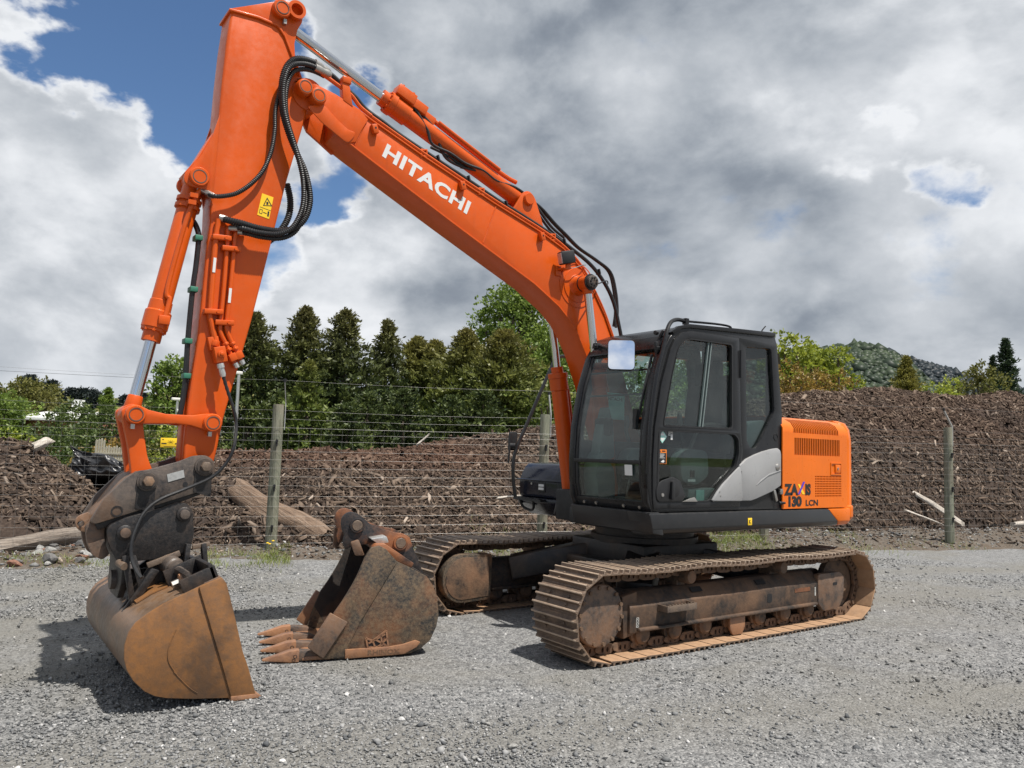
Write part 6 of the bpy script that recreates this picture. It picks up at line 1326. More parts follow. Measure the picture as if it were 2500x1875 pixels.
for i, (u_, v_, dd, u2, v2, d2, r_s, lab) in enumerate(((2210, 1245, 16.1, 2300, 1280, 15.8, .025, 'thin pale branch lying below the bleached pole'), (85, 1090, 12.3, 125, 1075, 12.5, .09, 'pale flat slab of wood on top of the small heap'), (1020, 1085, 13.9, 1045, 1062, 14.0, .02, 'short pale stick poking up from the reddish bark'), (1215, 1216, 12.7, 1285, 1208, 12.9, .02, 'pale stick on the bark heap near the toolbox'))):
    log('branch', at(u_, v_, dd), at(u2, v2, d2), r_s, r_s*.7, 'log_white', lab, 20+i, 8, 6)
# torn black sheet on the small heap
simple('black_plastic', (.03, .03, .032), .34, var=.5, scale=9, coat=.2, bump=.8, bscale=14)
nu, nv = 46, 34; V = []
def sheet_pt(a, c):
    # a along the flank, c down the slope, photo corners give the directions
    u_ = 170+175*a+10*math.sin(c*4); v_ = (1085+60*a)+(40+40*math.sin(a*3.0)+25)*c+6*math.sin(a*9)
    d_ = ray(u_, v_); best = 14
    for k in range(60):
        dep = 10.2+k*.1; p = CAM+d_*dep; w = p-FA; s1 = w.dot(FD); t1 = w.dot(FN)
        if float(heap_z(s1, t1)) > p.z: best = dep; break
    else: best = 13.2
    return best, d_
dm = np.zeros((nu, nv)); dirs = {}
for i in range(nu):
    for j in range(nv): dm[i, j], dirs[i, j] = sheet_pt(i/(nu-1), j/(nv-1))
for _ in range(14):
    P_ = np.pad(dm, 1, mode='edge'); dm = (P_[:-2, 1:-1]+P_[2:, 1:-1]+P_[1:-1, :-2]+P_[1:-1, 2:]+dm)/5
for i in range(nu):
    for j in range(nv):
        a, c = i/(nu-1), j/(nv-1); w_ = .13*float(fbm(np.array(a*5.), np.array(c*3.)))+.10*abs(float(fbm(np.array(a*9.+4), np.array(c*7.+2))))+.03*math.sin(31*a+13*c+4*float(fbm(np.array(a*4.), np.array(c*4.)))); V.append(CAM+dirs[i, j]*(dm[i, j]-.07+w_*.8))
F = [(i*nv+j, i*nv+j+1, (i+1)*nv+j+1, (i+1)*nv+j) for i in range(nu-1) for j in range(nv-1)]
o = place('plastic_sheet', fast_mesh('plastic_sheet', V, F, 'black_plastic', True)); tag(o, 'crumpled black plastic sheet draped over the small bark heap', 'plastic sheet')
md = o.modifiers.new('thick', 'SOLIDIFY'); md.thickness = .006
# grass tufts and dandelions on the verge
def leaf_mat(name, c0, c1, c2, scale=1.2, trans=.35, dry=None):
    b = newmat(name); g = b.N.new('ShaderNodeNewGeometry'); oi = b.N.new('ShaderNodeObjectInfo')
    n1 = n_noise(b, scale, 4, .6, vec=g.outputs['Position'])
    f = n_math(b, 'ADD', n_math(b, 'MULTIPLY', g.outputs['Random Per Island'], .55), n_math(b, 'MULTIPLY', n_map(b, n1, .3, .7), .45))
    c = n_ramp(b, f, [(.1, c0), (.5, c1), (.95, c2)])
    if dry:      # older foliage colour towards the crown tip
        z = b.N.new('ShaderNodeSeparateXYZ'); b.L.new(b.tc.outputs['Object'], z.inputs[0]); k = n_map(b, n_math(b, 'ADD', z.outputs[2], n_math(b, 'MULTIPLY', n1, 2.5)), dry[1], dry[2]); c = n_mix(b, n_math(b, 'MULTIPLY', k, dry[3]), c, dry[0])
    d = b.N.new('ShaderNodeBsdfDiffuse'); b.L.new(c, d.inputs[0]); t = b.N.new('ShaderNodeBsdfTranslucent'); b.L.new(c, t.inputs[0])
    gl = b.N.new('ShaderNodeBsdfGlossy'); gl.inputs[0].default_value = (.5, .5, .5, 1); gl.inputs['Roughness'].default_value = .5
    m1 = b.N.new('ShaderNodeMixShader'); m1.inputs[0].default_value = trans; b.L.new(d.outputs[0], m1.inputs[1]); b.L.new(t.outputs[0], m1.inputs[2])
    m2 = b.N.new('ShaderNodeMixShader'); m2.inputs[0].default_value = .05; b.L.new(m1.outputs[0], m2.inputs[1]); b.L.new(gl.outputs[0], m2.inputs[2]); b.L.new(m2.outputs[0], b.out.inputs[0])
leaf_mat('grass_blade', (.11, .15, .03), (.21, .26, .06), (.36, .34, .14), 3)
def blades(name, pos, hgt, wid, rng, lean=.5, mat='grass_blade'):
    n = len(pos); a = rng.uniform(0, 6.28, n); d = np.stack([np.cos(a), np.sin(a), np.zeros(n)], 1); l = rng.normal(0, lean, (n, 2))
    tip = pos+np.stack([l[:, 0]*hgt, l[:, 1]*hgt, hgt*rng.uniform(.6, 1, n)], 1); mid = pos*.5+tip*.5+np.stack([np.zeros(n), np.zeros(n), hgt*.12], 1)
    V = np.stack([pos-d*wid, pos+d*wid, mid+d*wid*.7, mid-d*wid*.7, tip], 1).reshape(-1, 3); o = np.arange(n)*5
    F = np.concatenate([np.stack([o, o+1, o+2], 1), np.stack([o, o+2, o+3], 1), np.stack([o+3, o+2, o+4], 1)]); return fast_mesh(name, V, F, mat)
rng = np.random.default_rng(77)
for (s0, s1, n_, h_, tc_, tw) in ((-.9, .25, 1500, .10, -.75, .30), (3.1, 8.0, 5200, .17, -.2, .5), (-4.4, -1.5, 700, .09, -.9, .18), (10.6, 12.8, 160, .12, -.25, .22), (1.2, 3.0, 600, .10, -.55, .25), (8.3, 10.5, 700, .13, .1, .5)):
    s = rng.uniform(s0, s1, n_); t = rng.normal(tc_, tw, n_); z = np.maximum(verge_z(s, t), heap_z(s, t)); k = fbm(s*3, t*3) > -.25; s, t, z = s[k], t[k], z[k]
    o = place('grass', blades('grass', fworld(s, t, np.maximum(z, 0)-.005), h_*rng.uniform(.5, 1.2, len(s)), .0035, rng)); tag(o, 'tufts of sunlit green grass along the fence foot', 'grass', 'grass tufts on the verge', 'stuff')
def flower(p, i, lab):
    R0 = empty('dandelion', p, i*1.3, label=lab, cat='flower', group='dandelions by the fence'); h = .07+.02*(i % 3)
    MB().tube([(0, 0, 0), (.005, 0, h*.5), (0, .004, h)], .003, 5, sub=2).build('stem', 'grass_blade', R0)
    MB().lathe((0, .004, h-.004), (0, .004, h+.014), [(0, .006), (.006, .02), (.012, .018), (.016, .006)], 9).build('flower_head', 'yellow_print', R0)
fl = [(-.02, -.22), (.02, -.20), (-.05, -.25), (2.62, .05), (2.70, .0), (2.78, .06), (2.85, .02), (2.92, .07), (3.0, .0), (3.05, .05)]
for i, (a, c) in enumerate(fl): flower(fpt(a, c, ground_z(a, c)+.02), i, 'yellow dandelion at the foot of the greenish post' if i < 3 else 'yellow dandelion on the verge behind the loose bucket')
# ================================================================== trees and the country behind
leaf_mat('conifer_leaf', (0.028, 0.045, 0.021), (0.074, 0.102, 0.032), (0.166, 0.201, 0.052), .9, .25, ((.20, .145, .055), 5.0, 8.5, .5))
leaf_mat('conifer_bright', (0.052, 0.084, 0.021), (0.126, 0.172, 0.038), (0.236, 0.271, 0.061), .9, .3, ((.25, .175, .055), 4.2, 7.5, .55))
leaf_mat('conifer_olive', (0.088, 0.096, 0.025), (0.175, 0.184, 0.038), (0.298, 0.289, 0.061), .9, .3, ((.24, .19, .05), 3, 7, .4))
leaf_mat('conifer_dark', (0.018, 0.030, 0.021), (0.039, 0.063, 0.033), (0.090, 0.128, 0.053), .7, .2)
leaf_mat('broad_green', (0.061, 0.105, 0.021), (0.149, 0.219, 0.038), (0.289, 0.367, 0.079), .8, .4)
leaf_mat('broad_yellow', (0.123, 0.158, 0.021), (0.263, 0.315, 0.038), (0.473, 0.490, 0.079), .8, .4)
leaf_mat('broad_olive', (0.070, 0.079, 0.021), (0.149, 0.149, 0.038), (0.263, 0.245, 0.070), .8, .35)
leaf_mat('shrub_rust', (0.123, 0.088, 0.025), (0.271, 0.184, 0.044), (0.438, 0.280, 0.061), .9, .35)
leaf_mat('bush_dark', (0.035, 0.056, 0.021), (0.079, 0.116, 0.032), (0.175, 0.219, 0.056), .8, .3)
leaf_mat('far_pine', (0.015, 0.022, 0.023), (0.025, 0.036, 0.036), (0.046, 0.060, 0.051), .3, .1)
simple('bark_trunk', (.10, .078, .058), .9, var=.35, scale=5, bump=.6, bscale=25)
def rhombs(P, Dv, Wv):
    n = len(P); V = np.stack([P, P+Dv*.5+Wv, P+Dv, P+Dv*.5-Wv], 1).reshape(-1, 3); return V, np.arange(n*4).reshape(n, 4)
def unit(a): return a/np.maximum(1e-6, np.linalg.norm(a, axis=1))[:, None]
def conifer(base, H, R, mat, label, seed, nb=210, tufts=5, m=11, group=None, name='conifer_tree', shape=.8, leaf=1.0, low=.04):
    rng = np.random.default_rng(seed); root = empty(name, base, 0, label=label, cat='tree', group=group)
    i = np.arange(nb); f = (i+rng.uniform(0, 1, nb))/nb; f = low+(1-low)*f**.92
    prof = np.where(f < .18, .72+.28*f/.18, ((1-f)/.82).clip(0, 1)**shape)*(1-.0*f)+.015
    az = i*2.39996+rng.normal(0, .25, nb); L = R*prof*rng.uniform(.66, 1.16, nb)*(1+.14*np.sin(az*2+seed)+.12*np.sin(f*17+seed)+.10*np.sin(f*7+az+seed*2))
    el = -.12+.62*f+rng.normal(0, .1, nb); d = np.stack([np.cos(az)*np.cos(el), np.sin(az)*np.cos(el), np.sin(el)], 1)
    o = np.stack([np.zeros(nb), np.zeros(nb), f*H*.985], 1)
    tt = np.linspace(.30, 1.0, tufts)[None, :]+rng.normal(0, .05, (nb, tufts)); C = o[:, None]+d[:, None]*(L[:, None]*tt)[..., None]; C[..., 2] += -.10*R*(tt*tt)*(1-f[:, None])
    C = C.reshape(-1, 3); dd = np.repeat(d, tufts, 0); sc = np.repeat((.55+.45*np.minimum(1, L/(.6*R))), tufts)
    n = len(C)*m; C = np.repeat(C, m, 0); dd = np.repeat(dd, m, 0); sc = np.repeat(sc, m)*leaf
    P = C+rng.normal(0, .075, (n, 3))*np.array([1, 1, .55])*sc[:, None]*(R/1.6)**.5
    D_ = unit(dd*.75+rng.normal(0, .55, (n, 3))+np.array([0, 0, .22]))*(rng.uniform(.11, .25, n)*sc)[:, None]
    W_ = unit(np.cross(D_, rng.normal(0, 1, (n, 3))))*(rng.uniform(.022, .05, n)*sc)[:, None]
    V, F = rhombs(P, D_, W_); place('crown', fast_mesh('crown', V, F, mat), root)
    t = MB().lathe((0, 0, 0), (0, 0, H), [(0, .055*R+.06), (H*.3, .045*R+.04), (H*.96, .012)], 9)
    for k in range(0, nb, 4):
        t.cyl(o[k], o[k]+d[k]*L[k]*.8, .02+.012*(1-f[k]), .006, n=5, caps=False)
    t.build('trunk', 'bark_trunk', root); return root
def broadleaf(base, H, lobes, mat, label, seed, per=240, leaf=.15, name='broadleaf_tree', group=None, trunk=True, cat='tree', bare=0):
    """lobes: list of (centre offset xyz from base, radius)"""
    rng = np.random.default_rng(seed); root = empty(name, base, 0, label=label, cat=cat, group=group); Ps = []; Ds = []
    for c, r in lobes:
        k = int(per*(r/.8)**1.6)+20; q = unit(rng.normal(0, 1, (k, 3))); q[:, 2] = np.where(q[:, 2] < -.35, -q[:, 2]*.6, q[:, 2]); q = unit(q)
        # small twig clusters on the lobe surface
        cl = max(5, k//14); cc = q[:cl]*(r*rng.uniform(.55, 1.08, cl))[:, None]; idx = rng.integers(0, cl, k)
        Ps.append(np.array(c)+cc[idx]+rng.normal(0, .16*r**.5*.7, (k, 3))); Ds.append(unit(unit(cc[idx])*.7+rng.normal(0, .7, (k, 3))+np.array([0, 0, .1])))
    P = np.concatenate(Ps); n = len(P); D_ = np.concatenate(Ds)*(leaf*rng.uniform(.6, 1.3, n))[:, None]; W_ = unit(np.cross(D_, rng.normal(0, 1, (n, 3))))*(leaf*rng.uniform(.22, .4, n))[:, None]
    V, F = rhombs(P, D_, W_); place('crown', fast_mesh('crown', V, F, mat), root)
    if trunk:
        t = MB(); zt = H*.35; t.lathe((0, 0, 0), (0, 0, zt), [(0, .03*H), (zt, .02*H)], 9)
        for c, r in lobes:
            a = Vector((0, 0, zt*rng.uniform(.5, 1.))); e = Vector(c); mid = a.lerp(e, .5)+Vector((0, 0, .08*H)); t.tube([a, mid, e], .012*H*.6, 5, sub=3)
        for k in range(bare):
            c, r = lobes[k % len(lobes)]; e = Vector(c)+Vector((rng.normal(0, .3), rng.normal(0, .3), r*rng.uniform(1.1, 1.7))); t.tube([Vector(c), Vector(c).lerp(e, .6)+Vector((.08, 0, 0)), e], .014, 4, sub=2)
        t.build('trunk', 'bark_trunk', root)
    return root
def foot(u, v, depth, z=-.03): p = at(u, v, depth); return Vector((p.x, p.y, z)), p.z-z
def lobes_for(H, rx, rz, n, seed, r=(.5, .9), bottom=.25):
    r_ = random.Random(seed); out = []
    for i in range(n):
        f = bottom+(1-bottom)*((i+.5)/n); w = math.sin(math.pi*min(1, max(.08, (f-bottom)/(1-bottom)*.86+.12)))**.7; a = i*2.4+r_.uniform(-.4, .4); q = rx*w*math.sqrt(r_.uniform(.25, 1)); k = r_.uniform(*r)
        out.append(((q*math.cos(a), q*math.sin(a), H*f-k*.6), k))
    return out
# row of tall conifers beyond the heaps
ROW = [(620, 762, 29, 1.75, 'conifer_leaf', 'dark tall conifer beside the excavator arm, first of the row'), (748, 748, 30, 1.85, 'conifer_leaf', 'tallest dark conifer with brown cones at its tip'),
       (846, 755, 29.5, 1.75, 'conifer_leaf', 'tall narrow dark green conifer right of the tallest one'), (948, 780, 30.5, 1.80, 'conifer_leaf', 'conifer with thin brownish top in the middle of the row'),
       (1020, 822, 32, 1.45, 'conifer_bright', 'shorter conifer with a pale olive crown in the row'), (1066, 832, 31.5, 1.35, 'conifer_bright', 'lowest olive conifer in the row, close against its neighbour'),
       (1140, 803, 29.5, 1.75, 'conifer_bright', 'conifer with rusty brown tip left of the leafy tree'), (1230, 806, 28.5, 1.80, 'conifer_bright', 'rust tipped conifer in front of the large leafy tree')]
for i, (u_, v_, dp, R_, mt, lab) in enumerate(ROW):
    p, H_ = foot(u_, v_, dp); conifer(p, H_, R_*1.22, mt, lab, 40+i, nb=(270, 300, 240, 210, 230, 220, 260, 280)[i], tufts=5, m=12, group='row of conifers', leaf=1.22, shape=(.72, .85, .78, .95, .62, .6, .74, .68)[i])
p, H_ = foot(757, 878, 27); conifer(p, H_, 1.25, 'conifer_bright', 'small brownish conifer in front of the tallest one', 61, nb=150, m=10, group='row of conifers')
for i, (u_, v_, dp, R_, w_) in enumerate(((690, 960, 27.5, 1.2, 'close to the first fence post'), (900, 960, 27, 1.3, 'below the middle conifers'), (985, 950, 27.5, 1.3, 'below the shorter olive conifers'), (1180, 950, 27, 1.2, 'between the two rust tipped conifers'), (850, 985, 26, 1.0, 'below the tall narrow dark conifer'), (1100, 965, 27, 1.1, 'beside the bright round shrub'))):
    p, H_ = foot(u_, v_, dp); conifer(p, H_, R_*1.15, 'conifer_leaf', 'young dark green conifer '+w_, 70+i, nb=100, m=10, group='low conifers under the tree row', shape=.6)
p, H_ = foot(1262, 700, 38); broadleaf(p, H_, lobes_for(H_, 2.55, 3, 60, 3, (.65, 1.1), .18), 'broad_green', 'large leafy green tree rising behind the boom', 5, per=300, leaf=.19)
p, H_ = foot(1360, 800, 36); broadleaf(p, H_, lobes_for(H_, 2.2, 3, 34, 6, (.6, 1.0), .15), 'broad_green', 'leafy green tree showing between boom and cab', 7, per=280, leaf=.18)
p, H_ = foot(1350, 935, 27); broadleaf(p, H_, lobes_for(H_, 1.3, 2, 20, 9, (.4, .7), .1), 'conifer_bright', 'yellowish bush behind the boom cylinder', 8, per=240, leaf=.15, name='bush', cat='bush')
p, H_ = foot(1500, 880, 34); broadleaf(p, H_, lobes_for(H_, 2.4, 2.2, 34, 12, (.6, 1.0), .1), 'broad_green', 'green tree seen through the cab windscreen', 9, per=240, leaf=.18)
p, H_ = foot(1690, 880, 34); broadleaf(p, H_, lobes_for(H_, 2.6, 2.2, 38, 13, (.6, 1.0), .1), 'broad_green', 'green tree seen through the cab door window', 10, per=240, leaf=.18)
p, H_ = foot(1040, 1000, 36); broadleaf(p, H_, lobes_for(H_, 1.0, 1, 12, 14, (.4, .6), .2), 'broad_yellow', 'bright round shrub glimpsed under the conifers', 11, per=160, leaf=.14, name='bush', cat='bush')
# right of the cab
p, H_ = foot(1925, 812, 31); broadleaf(p, H_, lobes_for(H_, .85, 1, 16, 21, (.45, .7), .45), 'broad_yellow', 'tall bright green shrub beside the cab roof', 21, per=260, leaf=.17, bare=0)
p, H_ = foot(1985, 850, 32); broadleaf(p, H_, lobes_for(H_, 1.5, 1, 26, 22, (.45, .75), .45), 'broad_yellow', 'bright green shrub with bare twigs on top', 22, per=260, leaf=.17, bare=10)
p, H_ = foot(2045, 842, 31.5); broadleaf(p, H_, lobes_for(H_, .55, 1, 9, 23, (.4, .55), .6), 'broad_yellow', 'round topped green shrub above the rust coloured bush', 23, per=240, leaf=.16, bare=1)
p, H_ = foot(1935, 895, 28); broadleaf(p, H_, lobes_for(H_, 1.0, 1, 22, 24, (.35, .6), .25), 'shrub_rust', 'rust coloured bush beside the cab', 24, per=260, leaf=.12, name='bush', cat='bush')
p, H_ = foot(1995, 905, 28.5); broadleaf(p, H_, lobes_for(H_, 1.0, 1, 22, 25, (.35, .55), .25), 'shrub_rust', 'rust and olive bush in the middle of the group', 25, per=260, leaf=.12, name='bush', cat='bush')
p, H_ = foot(2052, 900, 29); broadleaf(p, H_, lobes_for(H_, .55, 1, 16, 26, (.3, .5), .25), 'shrub_rust', 'narrow rust tinged bush at the right end of the group', 26, per=260, leaf=.12, name='bush', cat='bush')
p, H_ = foot(2213, 868, 44); conifer(p, H_, 2.35, 'conifer_olive', 'cone shaped olive green conifer above the bark heap', 27, nb=260, m=13, shape=.95, leaf=1.3)
p, H_ = foot(2292, 936, 46); broadleaf(p, H_, lobes_for(H_, 1.1, 1, 16, 28, (.5, .8), .3), 'broad_yellow', 'small yellow green bush beside the cone shaped conifer', 28, per=200, leaf=.17, name='bush', cat='bush')
p, H_ = foot(2322, 922, 52); broadleaf(p, H_, lobes_for(H_, .8, 1, 10, 33, (.5, .8), .4), 'broad_yellow', 'yellow green bush top behind the olive bush', 33, per=200, leaf=.17, name='bush', cat='bush')
p, H_ = foot(2392, 893, 48); broadleaf(p, H_, lobes_for(H_, 1.75, 1, 30, 29, (.6, .95), .25), 'broad_olive', 'wide olive brown bush left of the dark pine', 29, per=260, leaf=.17, name='bush', cat='bush')
p, H_ = foot(2455, 823, 54); conifer(p, H_, 1.5, 'conifer_dark', 'dark blue green pine standing above the olive bush', 30, nb=220, m=12, shape=.72, leaf=1.4)
p, H_ = foot(2423, 865, 55); conifer(p, H_, .95, 'conifer_dark', 'shorter dark pine against its taller neighbour', 31, nb=130, m=11, shape=.7, leaf=1.3)
p, H_ = foot(2560, 900, 52); conifer(p, H_, 1.5, 'conifer_dark', 'dark pine at the far end of the heap', 32, nb=120, m=11, shape=.7, leaf=1.4)
# left of the arm
p, H_ = foot(75, 935, 48); broadleaf(p, H_, lobes_for(H_, 2.3, 1, 40, 41, (.7, 1.1), .2), 'broad_olive', 'large olive green domed tree behind the white roofed house', 41, per=260, leaf=.2)
p, H_ = foot(10, 965, 44); broadleaf(p, H_, lobes_for(H_, 2.0, 1, 30, 42, (.6, 1.0), .2), 'broad_green', 'green leafy tree left of the olive dome', 42, per=260, leaf=.18)
p, H_ = foot(185, 985, 40); broadleaf(p, H_, lobes_for(H_, 1.5, 1, 24, 43, (.5, .9), .1), 'bush_dark', 'dark green bush right of the white roofed house', 43, per=260, leaf=.16, name='bush', cat='bush')
p, H_ = foot(262, 990, 38); broadleaf(p, H_, lobes_for(H_, 1.3, 1, 22, 44, (.5, .8), .1), 'bush_dark', 'dark green bush under the poplar', 44, per=260, leaf=.16, name='bush', cat='bush')
p, H_ = foot(266, 946, 58); conifer(p, H_, .75, 'broad_green', 'slim pointed green poplar beside the bucket cylinder', 45, nb=130, m=12, name='poplar_tree', shape=.5, leaf=1.3)
p, H_ = foot(430, 880, 36); broadleaf(p, H_, lobes_for(H_, 1.15, 1, 30, 46, (.5, .85), .3), 'broad_green', 'round crowned green tree behind the arm', 46, per=280, leaf=.17)
p, H_ = foot(375, 975, 38); broadleaf(p, H_, lobes_for(H_, 1.2, 1, 18, 47, (.5, .8), .2), 'broad_olive', 'olive bush left of the round crowned tree', 47, per=240, leaf=.16, name='bush', cat='bush')
for i, (u_, v_, dp, mt, lab) in enumerate(((30, 1055, 24, 'broad_yellow', 'yellow green low bush behind the small bark heap'), (120, 1040, 26, 'bush_dark', 'low dark bush behind the small bark heap'), (200, 1055, 23, 'bush_dark', 'low dark bush above the black plastic sheet'), (345, 1050, 22, 'broad_olive', 'low olive bush behind the bucket linkage'), (430, 1045, 23, 'broad_yellow', 'low yellowish bush behind the yellow sign'), (500, 1060, 25, 'broad_olive', 'low olive bush behind the lower arm'), (255, 1075, 21, 'shrub_rust', 'brown tinged low bush beside the pale pickets'))):
    p, H_ = foot(u_, v_, dp); broadleaf(p, H_, lobes_for(H_, .85, 1, 14, 50+i, (.3, .5), .0), mt, lab, 50+i, per=240, leaf=.10, name='bush', cat='bush', trunk=False)
# distant dark trees on the left skyline
def hill(name, crest, depth, near, mat, zn=-.5, label=None):
    n = len(crest); V = []; rows = 14
    for i, (u_, v_) in enumerate(crest):
        top = at(u_, v_, depth); bse = at(u_, 1100, near); bse.z = zn
        for j in range(rows):
            t = j/(rows-1); p = bse.lerp(top, t); p.z = zn+(top.z-zn)*(math.sin(t*math.pi/2)**1.15); V.append(p)
        q = at(u_, v_, depth*1.35); V.append(Vector((q.x, q.y, zn)))
    m_ = rows+1; F = [(i*m_+j, (i+1)*m_+j, (i+1)*m_+j+1, i*m_+j+1) for i in range(n-1) for j in range(m_-1)]
    o = place(name, fast_mesh(name, V, F, mat, True)); tag(o, kind='structure'); return V, rows
b = newmat('pasture'); n = n_noise(b, .25, 6, .6); pbsdf(b, n_ramp(b, n, [(.3, (.12, .13, .045)), (.7, (.21, .19, .07))]), .95, spec=.1)
b = newmat('forest_floor'); pbsdf(b, (.022, .032, .022), .95, spec=.1)
hill('pasture_hill', [(-300, 1020), (0, 1000), (200, 985), (400, 965), (560, 948), (640, 940), (760, 955), (900, 985), (1100, 1020)], 210, 90, 'pasture')
for i, (u_, v_, R_) in enumerate(((-15, 990, 2.6), (14, 985, 2.2), (35, 968, 2.6), (56, 945, 3.0), (75, 918, 3.4), (98, 938, 3.0), (126, 932, 2.8), (143, 955, 2.6), (160, 960, 2.4), (176, 950, 2.6), (205, 952, 3.0), (232, 957, 2.8), (308, 970, 2.4), (333, 985, 2.0), (356, 964, 2.6))):
    p, H_ = foot(u_, v_, 150, 6.0); conifer(p, H_, R_, 'far_pine', 'distant dark pine on the left skyline', 100+i, nb=90, tufts=4, m=8, group='distant pines on the skyline', shape=.55, leaf=3.6)
# wooded hill on the right
leaf_mat('forest_crown', (.016, .026, .018), (.030, .045, .026), (.056, .076, .040), .03, .0)
leaf_mat('forest_far', (.014, .020, .026), (.019, .027, .032), (.028, .037, .040), .02, .0)
def woods(name, V, rows, n, rad, mat, seed, label):
    rng = np.random.default_rng(seed); V = np.array([tuple(v) for v in V]).reshape(-1, rows+1, 3); a, c = V.shape[0], rows
    fi = rng.uniform(0, a-1.001, n); fj = (rng.uniform(.0, 1, n)**.7)*(c-1.001); i = fi.astype(int); j = fj.astype(int); x = (fi-i)[:, None]; y = (fj-j)[:, None]
    P = V[i, j]*(1-x)*(1-y)+V[i+1, j]*x*(1-y)+V[i, j+1]*(1-x)*y+V[i+1, j+1]*x*y
    bm = bmesh.new(); bmesh.ops.create_icosphere(bm, subdivisions=1, radius=1); iv = np.array([v.co[:] for v in bm.verts]); bm.verts.ensure_lookup_table(); itri = np.array([[v.index for v in f.verts] for f in bm.faces]); bm.free()
    k = len(iv); dist_ = np.linalg.norm(P-np.array(tuple(CAM)), axis=1); rr3 = rad*(.35+.65*dist_/dist_.max())*rng.lognormal(0, .3, n); jit = 1+rng.normal(0, .28, (n, k, 3))
    VV = iv[None]*jit*rr3[:, None, None]*np.array([1, 1, .85])+P[:, None]+np.array([0, 0, .35])*rr3[:, None, None]
    FF = (itri[None]+(np.arange(n)*k)[:, None, None]).reshape(-1, 3)
    o = place(name, fast_mesh(name, VV.reshape(-1, 3), FF, mat)); tag(o, label, 'wood', kind='stuff')
Vh, rw = hill('hill', [(1500, 1000), (1650, 940), (1800, 905), (1950, 880), (2030, 874), (2085, 872), (2120, 872), (2160, 880), (2210, 905), (2260, 950), (2330, 1000), (2420, 1040)], 330, 130, 'forest_floor')
woods('hill_forest', Vh, rw, 6500, 1.25, 'forest_crown', 3, 'dense green forest covering the hill behind the heap')
Vh, rw = hill('far_hill', [(1900, 900), (2000, 880), (2080, 874), (2140, 871), (2190, 880), (2240, 894), (2290, 906), (2340, 921), (2400, 945), (2500, 965), (2600, 985), (2750, 1010)], 520, 360, 'forest_floor')
woods('far_hill_forest', Vh, rw, 3000, 2.1, 'forest_far', 4, 'dark bluish wooded ridge behind the green hill')

# houses
simple('white_roof', (.72, .72, .70), .5); simple('brick_wall', (.24, .10, .06), .85, var=.25, scale=8); simple('pale_wall', (.40, .40, .39), .7); simple('grey_roof', (.30, .32, .32), .6); simple('window_dark', (.02, .025, .03), .1, coat=.5); simple('white_wood', (.70, .69, .64), .6); simple('picket_wood', (.40, .37, .28), .8)
def house(u0, u1, v_eave, v_ridge, depth, wallm, roofm, label, depth2=6, wins=2):
    a = at(u0, v_eave, depth); c = at(u1, v_eave, depth); ctr = (a+c)/2; ctr.z = -.03; Wd = (a-c).length; He = (a.z+c.z)/2; Hr = at((u0+u1)/2, v_ridge, depth).z
    dirx = (c-a); ang = math.atan2(dirx.y, dirx.x); R0 = empty('house', ctr, ang, label=label, cat='house')
    MB().box((0, depth2/2, He/2), (Wd*.96, depth2, He)).build('wall', wallm, R0)
    RF = MB().prism([(-.4, He-.05), (depth2/2, Hr+.0), (depth2+.4, He-.05), (depth2+.4, He+.08), (depth2/2, Hr+.15), (-.4, He+.08)], -Wd/2, Wd/2, axis=0).build('roof', roofm, R0)
    MB().box((Wd*.15, depth2*.4, Hr+.3), (.5, .5, 1.0)).build('chimney', roofm, RF)
    for k in range(wins):
        x = Wd*(-.25+.5*k/max(1, wins-1)); Wn = MB().box((x, -.02, He*.62), (Wd*.14, .05, He*.34)).build('window', 'window_dark', R0); MB().holed([(x-Wd*.08, He*.43), (x+Wd*.08, He*.43), (x+Wd*.08, He*.81), (x-Wd*.08, He*.81)], [[(x-Wd*.065, He*.46), (x+Wd*.065, He*.46), (x+Wd*.065, He*.78), (x-Wd*.065, He*.78)]], -.06, -.005).build('frame', 'white_wood', Wn)
    MB().box((Wd*.02, -.02, He*.4), (Wd*.09, .05, He*.8)).build('door', 'window_dark', R0)
    return R0
house(48, 175, 1022, 1002, 44, 'brick_wall', 'white_roof', 'brick house with a white roof among the bushes')
house(520, 690, 1032, 1006, 50, 'pale_wall', 'grey_roof', 'pale grey house behind the lower arm', 7)
house(700, 880, 1050, 1036, 48, 'pale_wall', 'grey_roof', 'low grey shed glimpsed under the conifers', 5, 2)
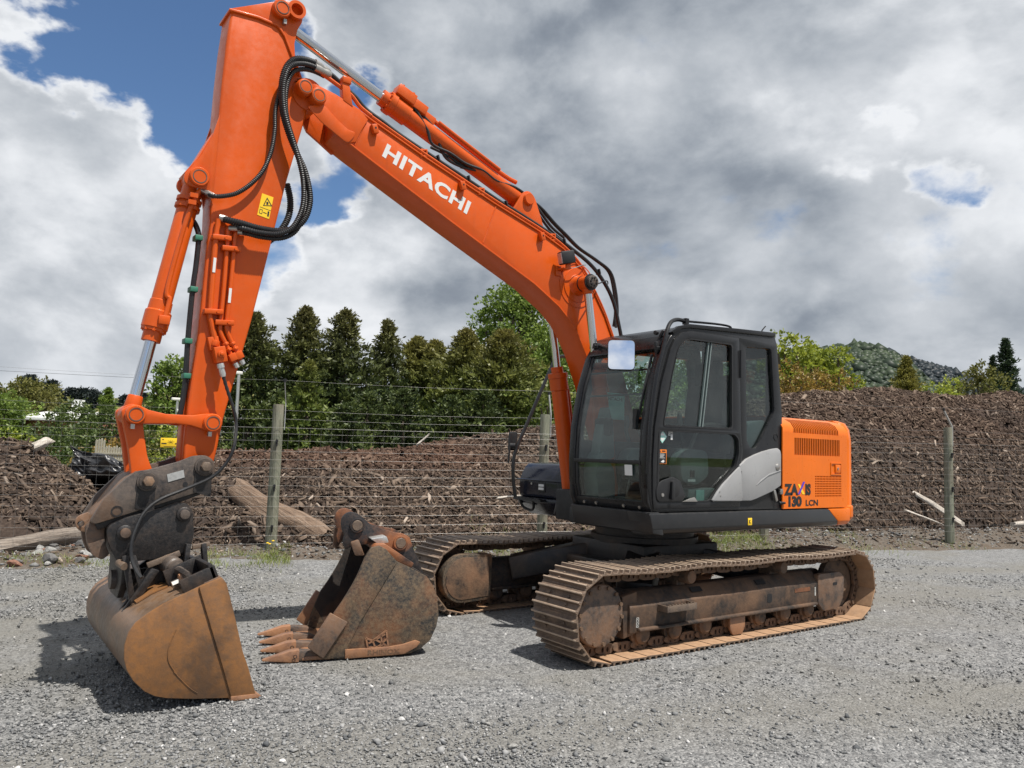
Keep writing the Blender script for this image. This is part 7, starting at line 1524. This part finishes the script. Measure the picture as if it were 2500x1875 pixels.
# railing before the grey house
q0 = at(525, 1050, 44); q1 = at(680, 1050, 44); q0.z = q1.z = 0; RG = empty('veranda_railing', q0, 0, label='white railing in front of the pale grey house', cat='railing')
for h in (1.0, 1.9, 2.35): MB().bar(Vector((0, 0, h)), q1-q0+Vector((0, 0, h)), .05, .07).build('rail', 'white_wood', RG)
for i in range(16): e = (q1-q0)*(i/15); MB().box(e+Vector((0, 0, 1.15)), (.06, .06, 2.4)).build('rail_post', 'white_wood', RG)
# lamp poles
def pole(u_, v0, dp, r, label, heads):
    p = at(u_, v0, dp); H_ = p.z; R0 = empty('lamp_post', (p.x, p.y, -.03), 0, label=label, cat='lamp post')
    MB().lathe((0, 0, 0), (0, 0, H_+.03), [(0, r*1.2), (H_, r)], 10).build('pole', 'galvanised', R0)
    for k in range(heads): MB().box((_R.x*.25*(k-.3), _R.y*.25*(k-.3), H_-.05-.5*k), (.35, .22, .12)).build('lamp_head', 'white_wood', R0, bevel=.03)
pole(584, 905, 27, .055, 'tall grey metal lamp post beside the arm', 1); pole(434, 970, 33, .05, 'thin pole with white floodlights behind the arm', 2); pole(1022, 1020, 33, .03, 'thin pale pole under the conifers', 1)
# pale picket fence
q0 = at(233, 1116, 19); q1 = at(302, 1118, 19); zb = q0.z; PK = empty('picket_fence', q0, math.atan2((q1-q0).y, (q1-q0).x), label='short run of pale wooden pickets behind the plastic sheet', cat='fence'); Lp = (q1-q0).length
for i in range(12): MB().prism(rounded([(-.022, -.9), (.022, -.9), (.022, .28), (0, .31), (-.022, .28)], .002, 1), -.01, .01).build('picket', 'picket_wood', PK, M=Matrix.Translation((Lp*i/11, 0, (.02*(i % 3)+(.12 if i < 4 else -.05)))))
for z in (-.05, .1): MB().box((Lp/2, -.02, z), (Lp, .02, .04)).build('rail', 'picket_wood', PK)
o = MB().tube([at(-300, 890, 60), at(0, 905, 60), at(410, 926, 62), at(700, 938, 66), at(1000, 948, 72)], .012, 5).build('overhead_wire', 'rubber', None); tag(o, 'thin overhead power line crossing the sky on the left', 'power line')
# a scrap of white rubbish on the verge
a_ = fpt(-1.45, -.55, .09); o = place('rubbish_bag', rock_mesh('rubbish_bag', 77, 'white_print')); o.location = a_; o.scale = (.16, .12, .14); tag(o, 'crumpled white plastic bag lying by the rubble', 'bag')
SC.cycles.max_bounces = 6; SC.cycles.transparent_max_bounces = 12
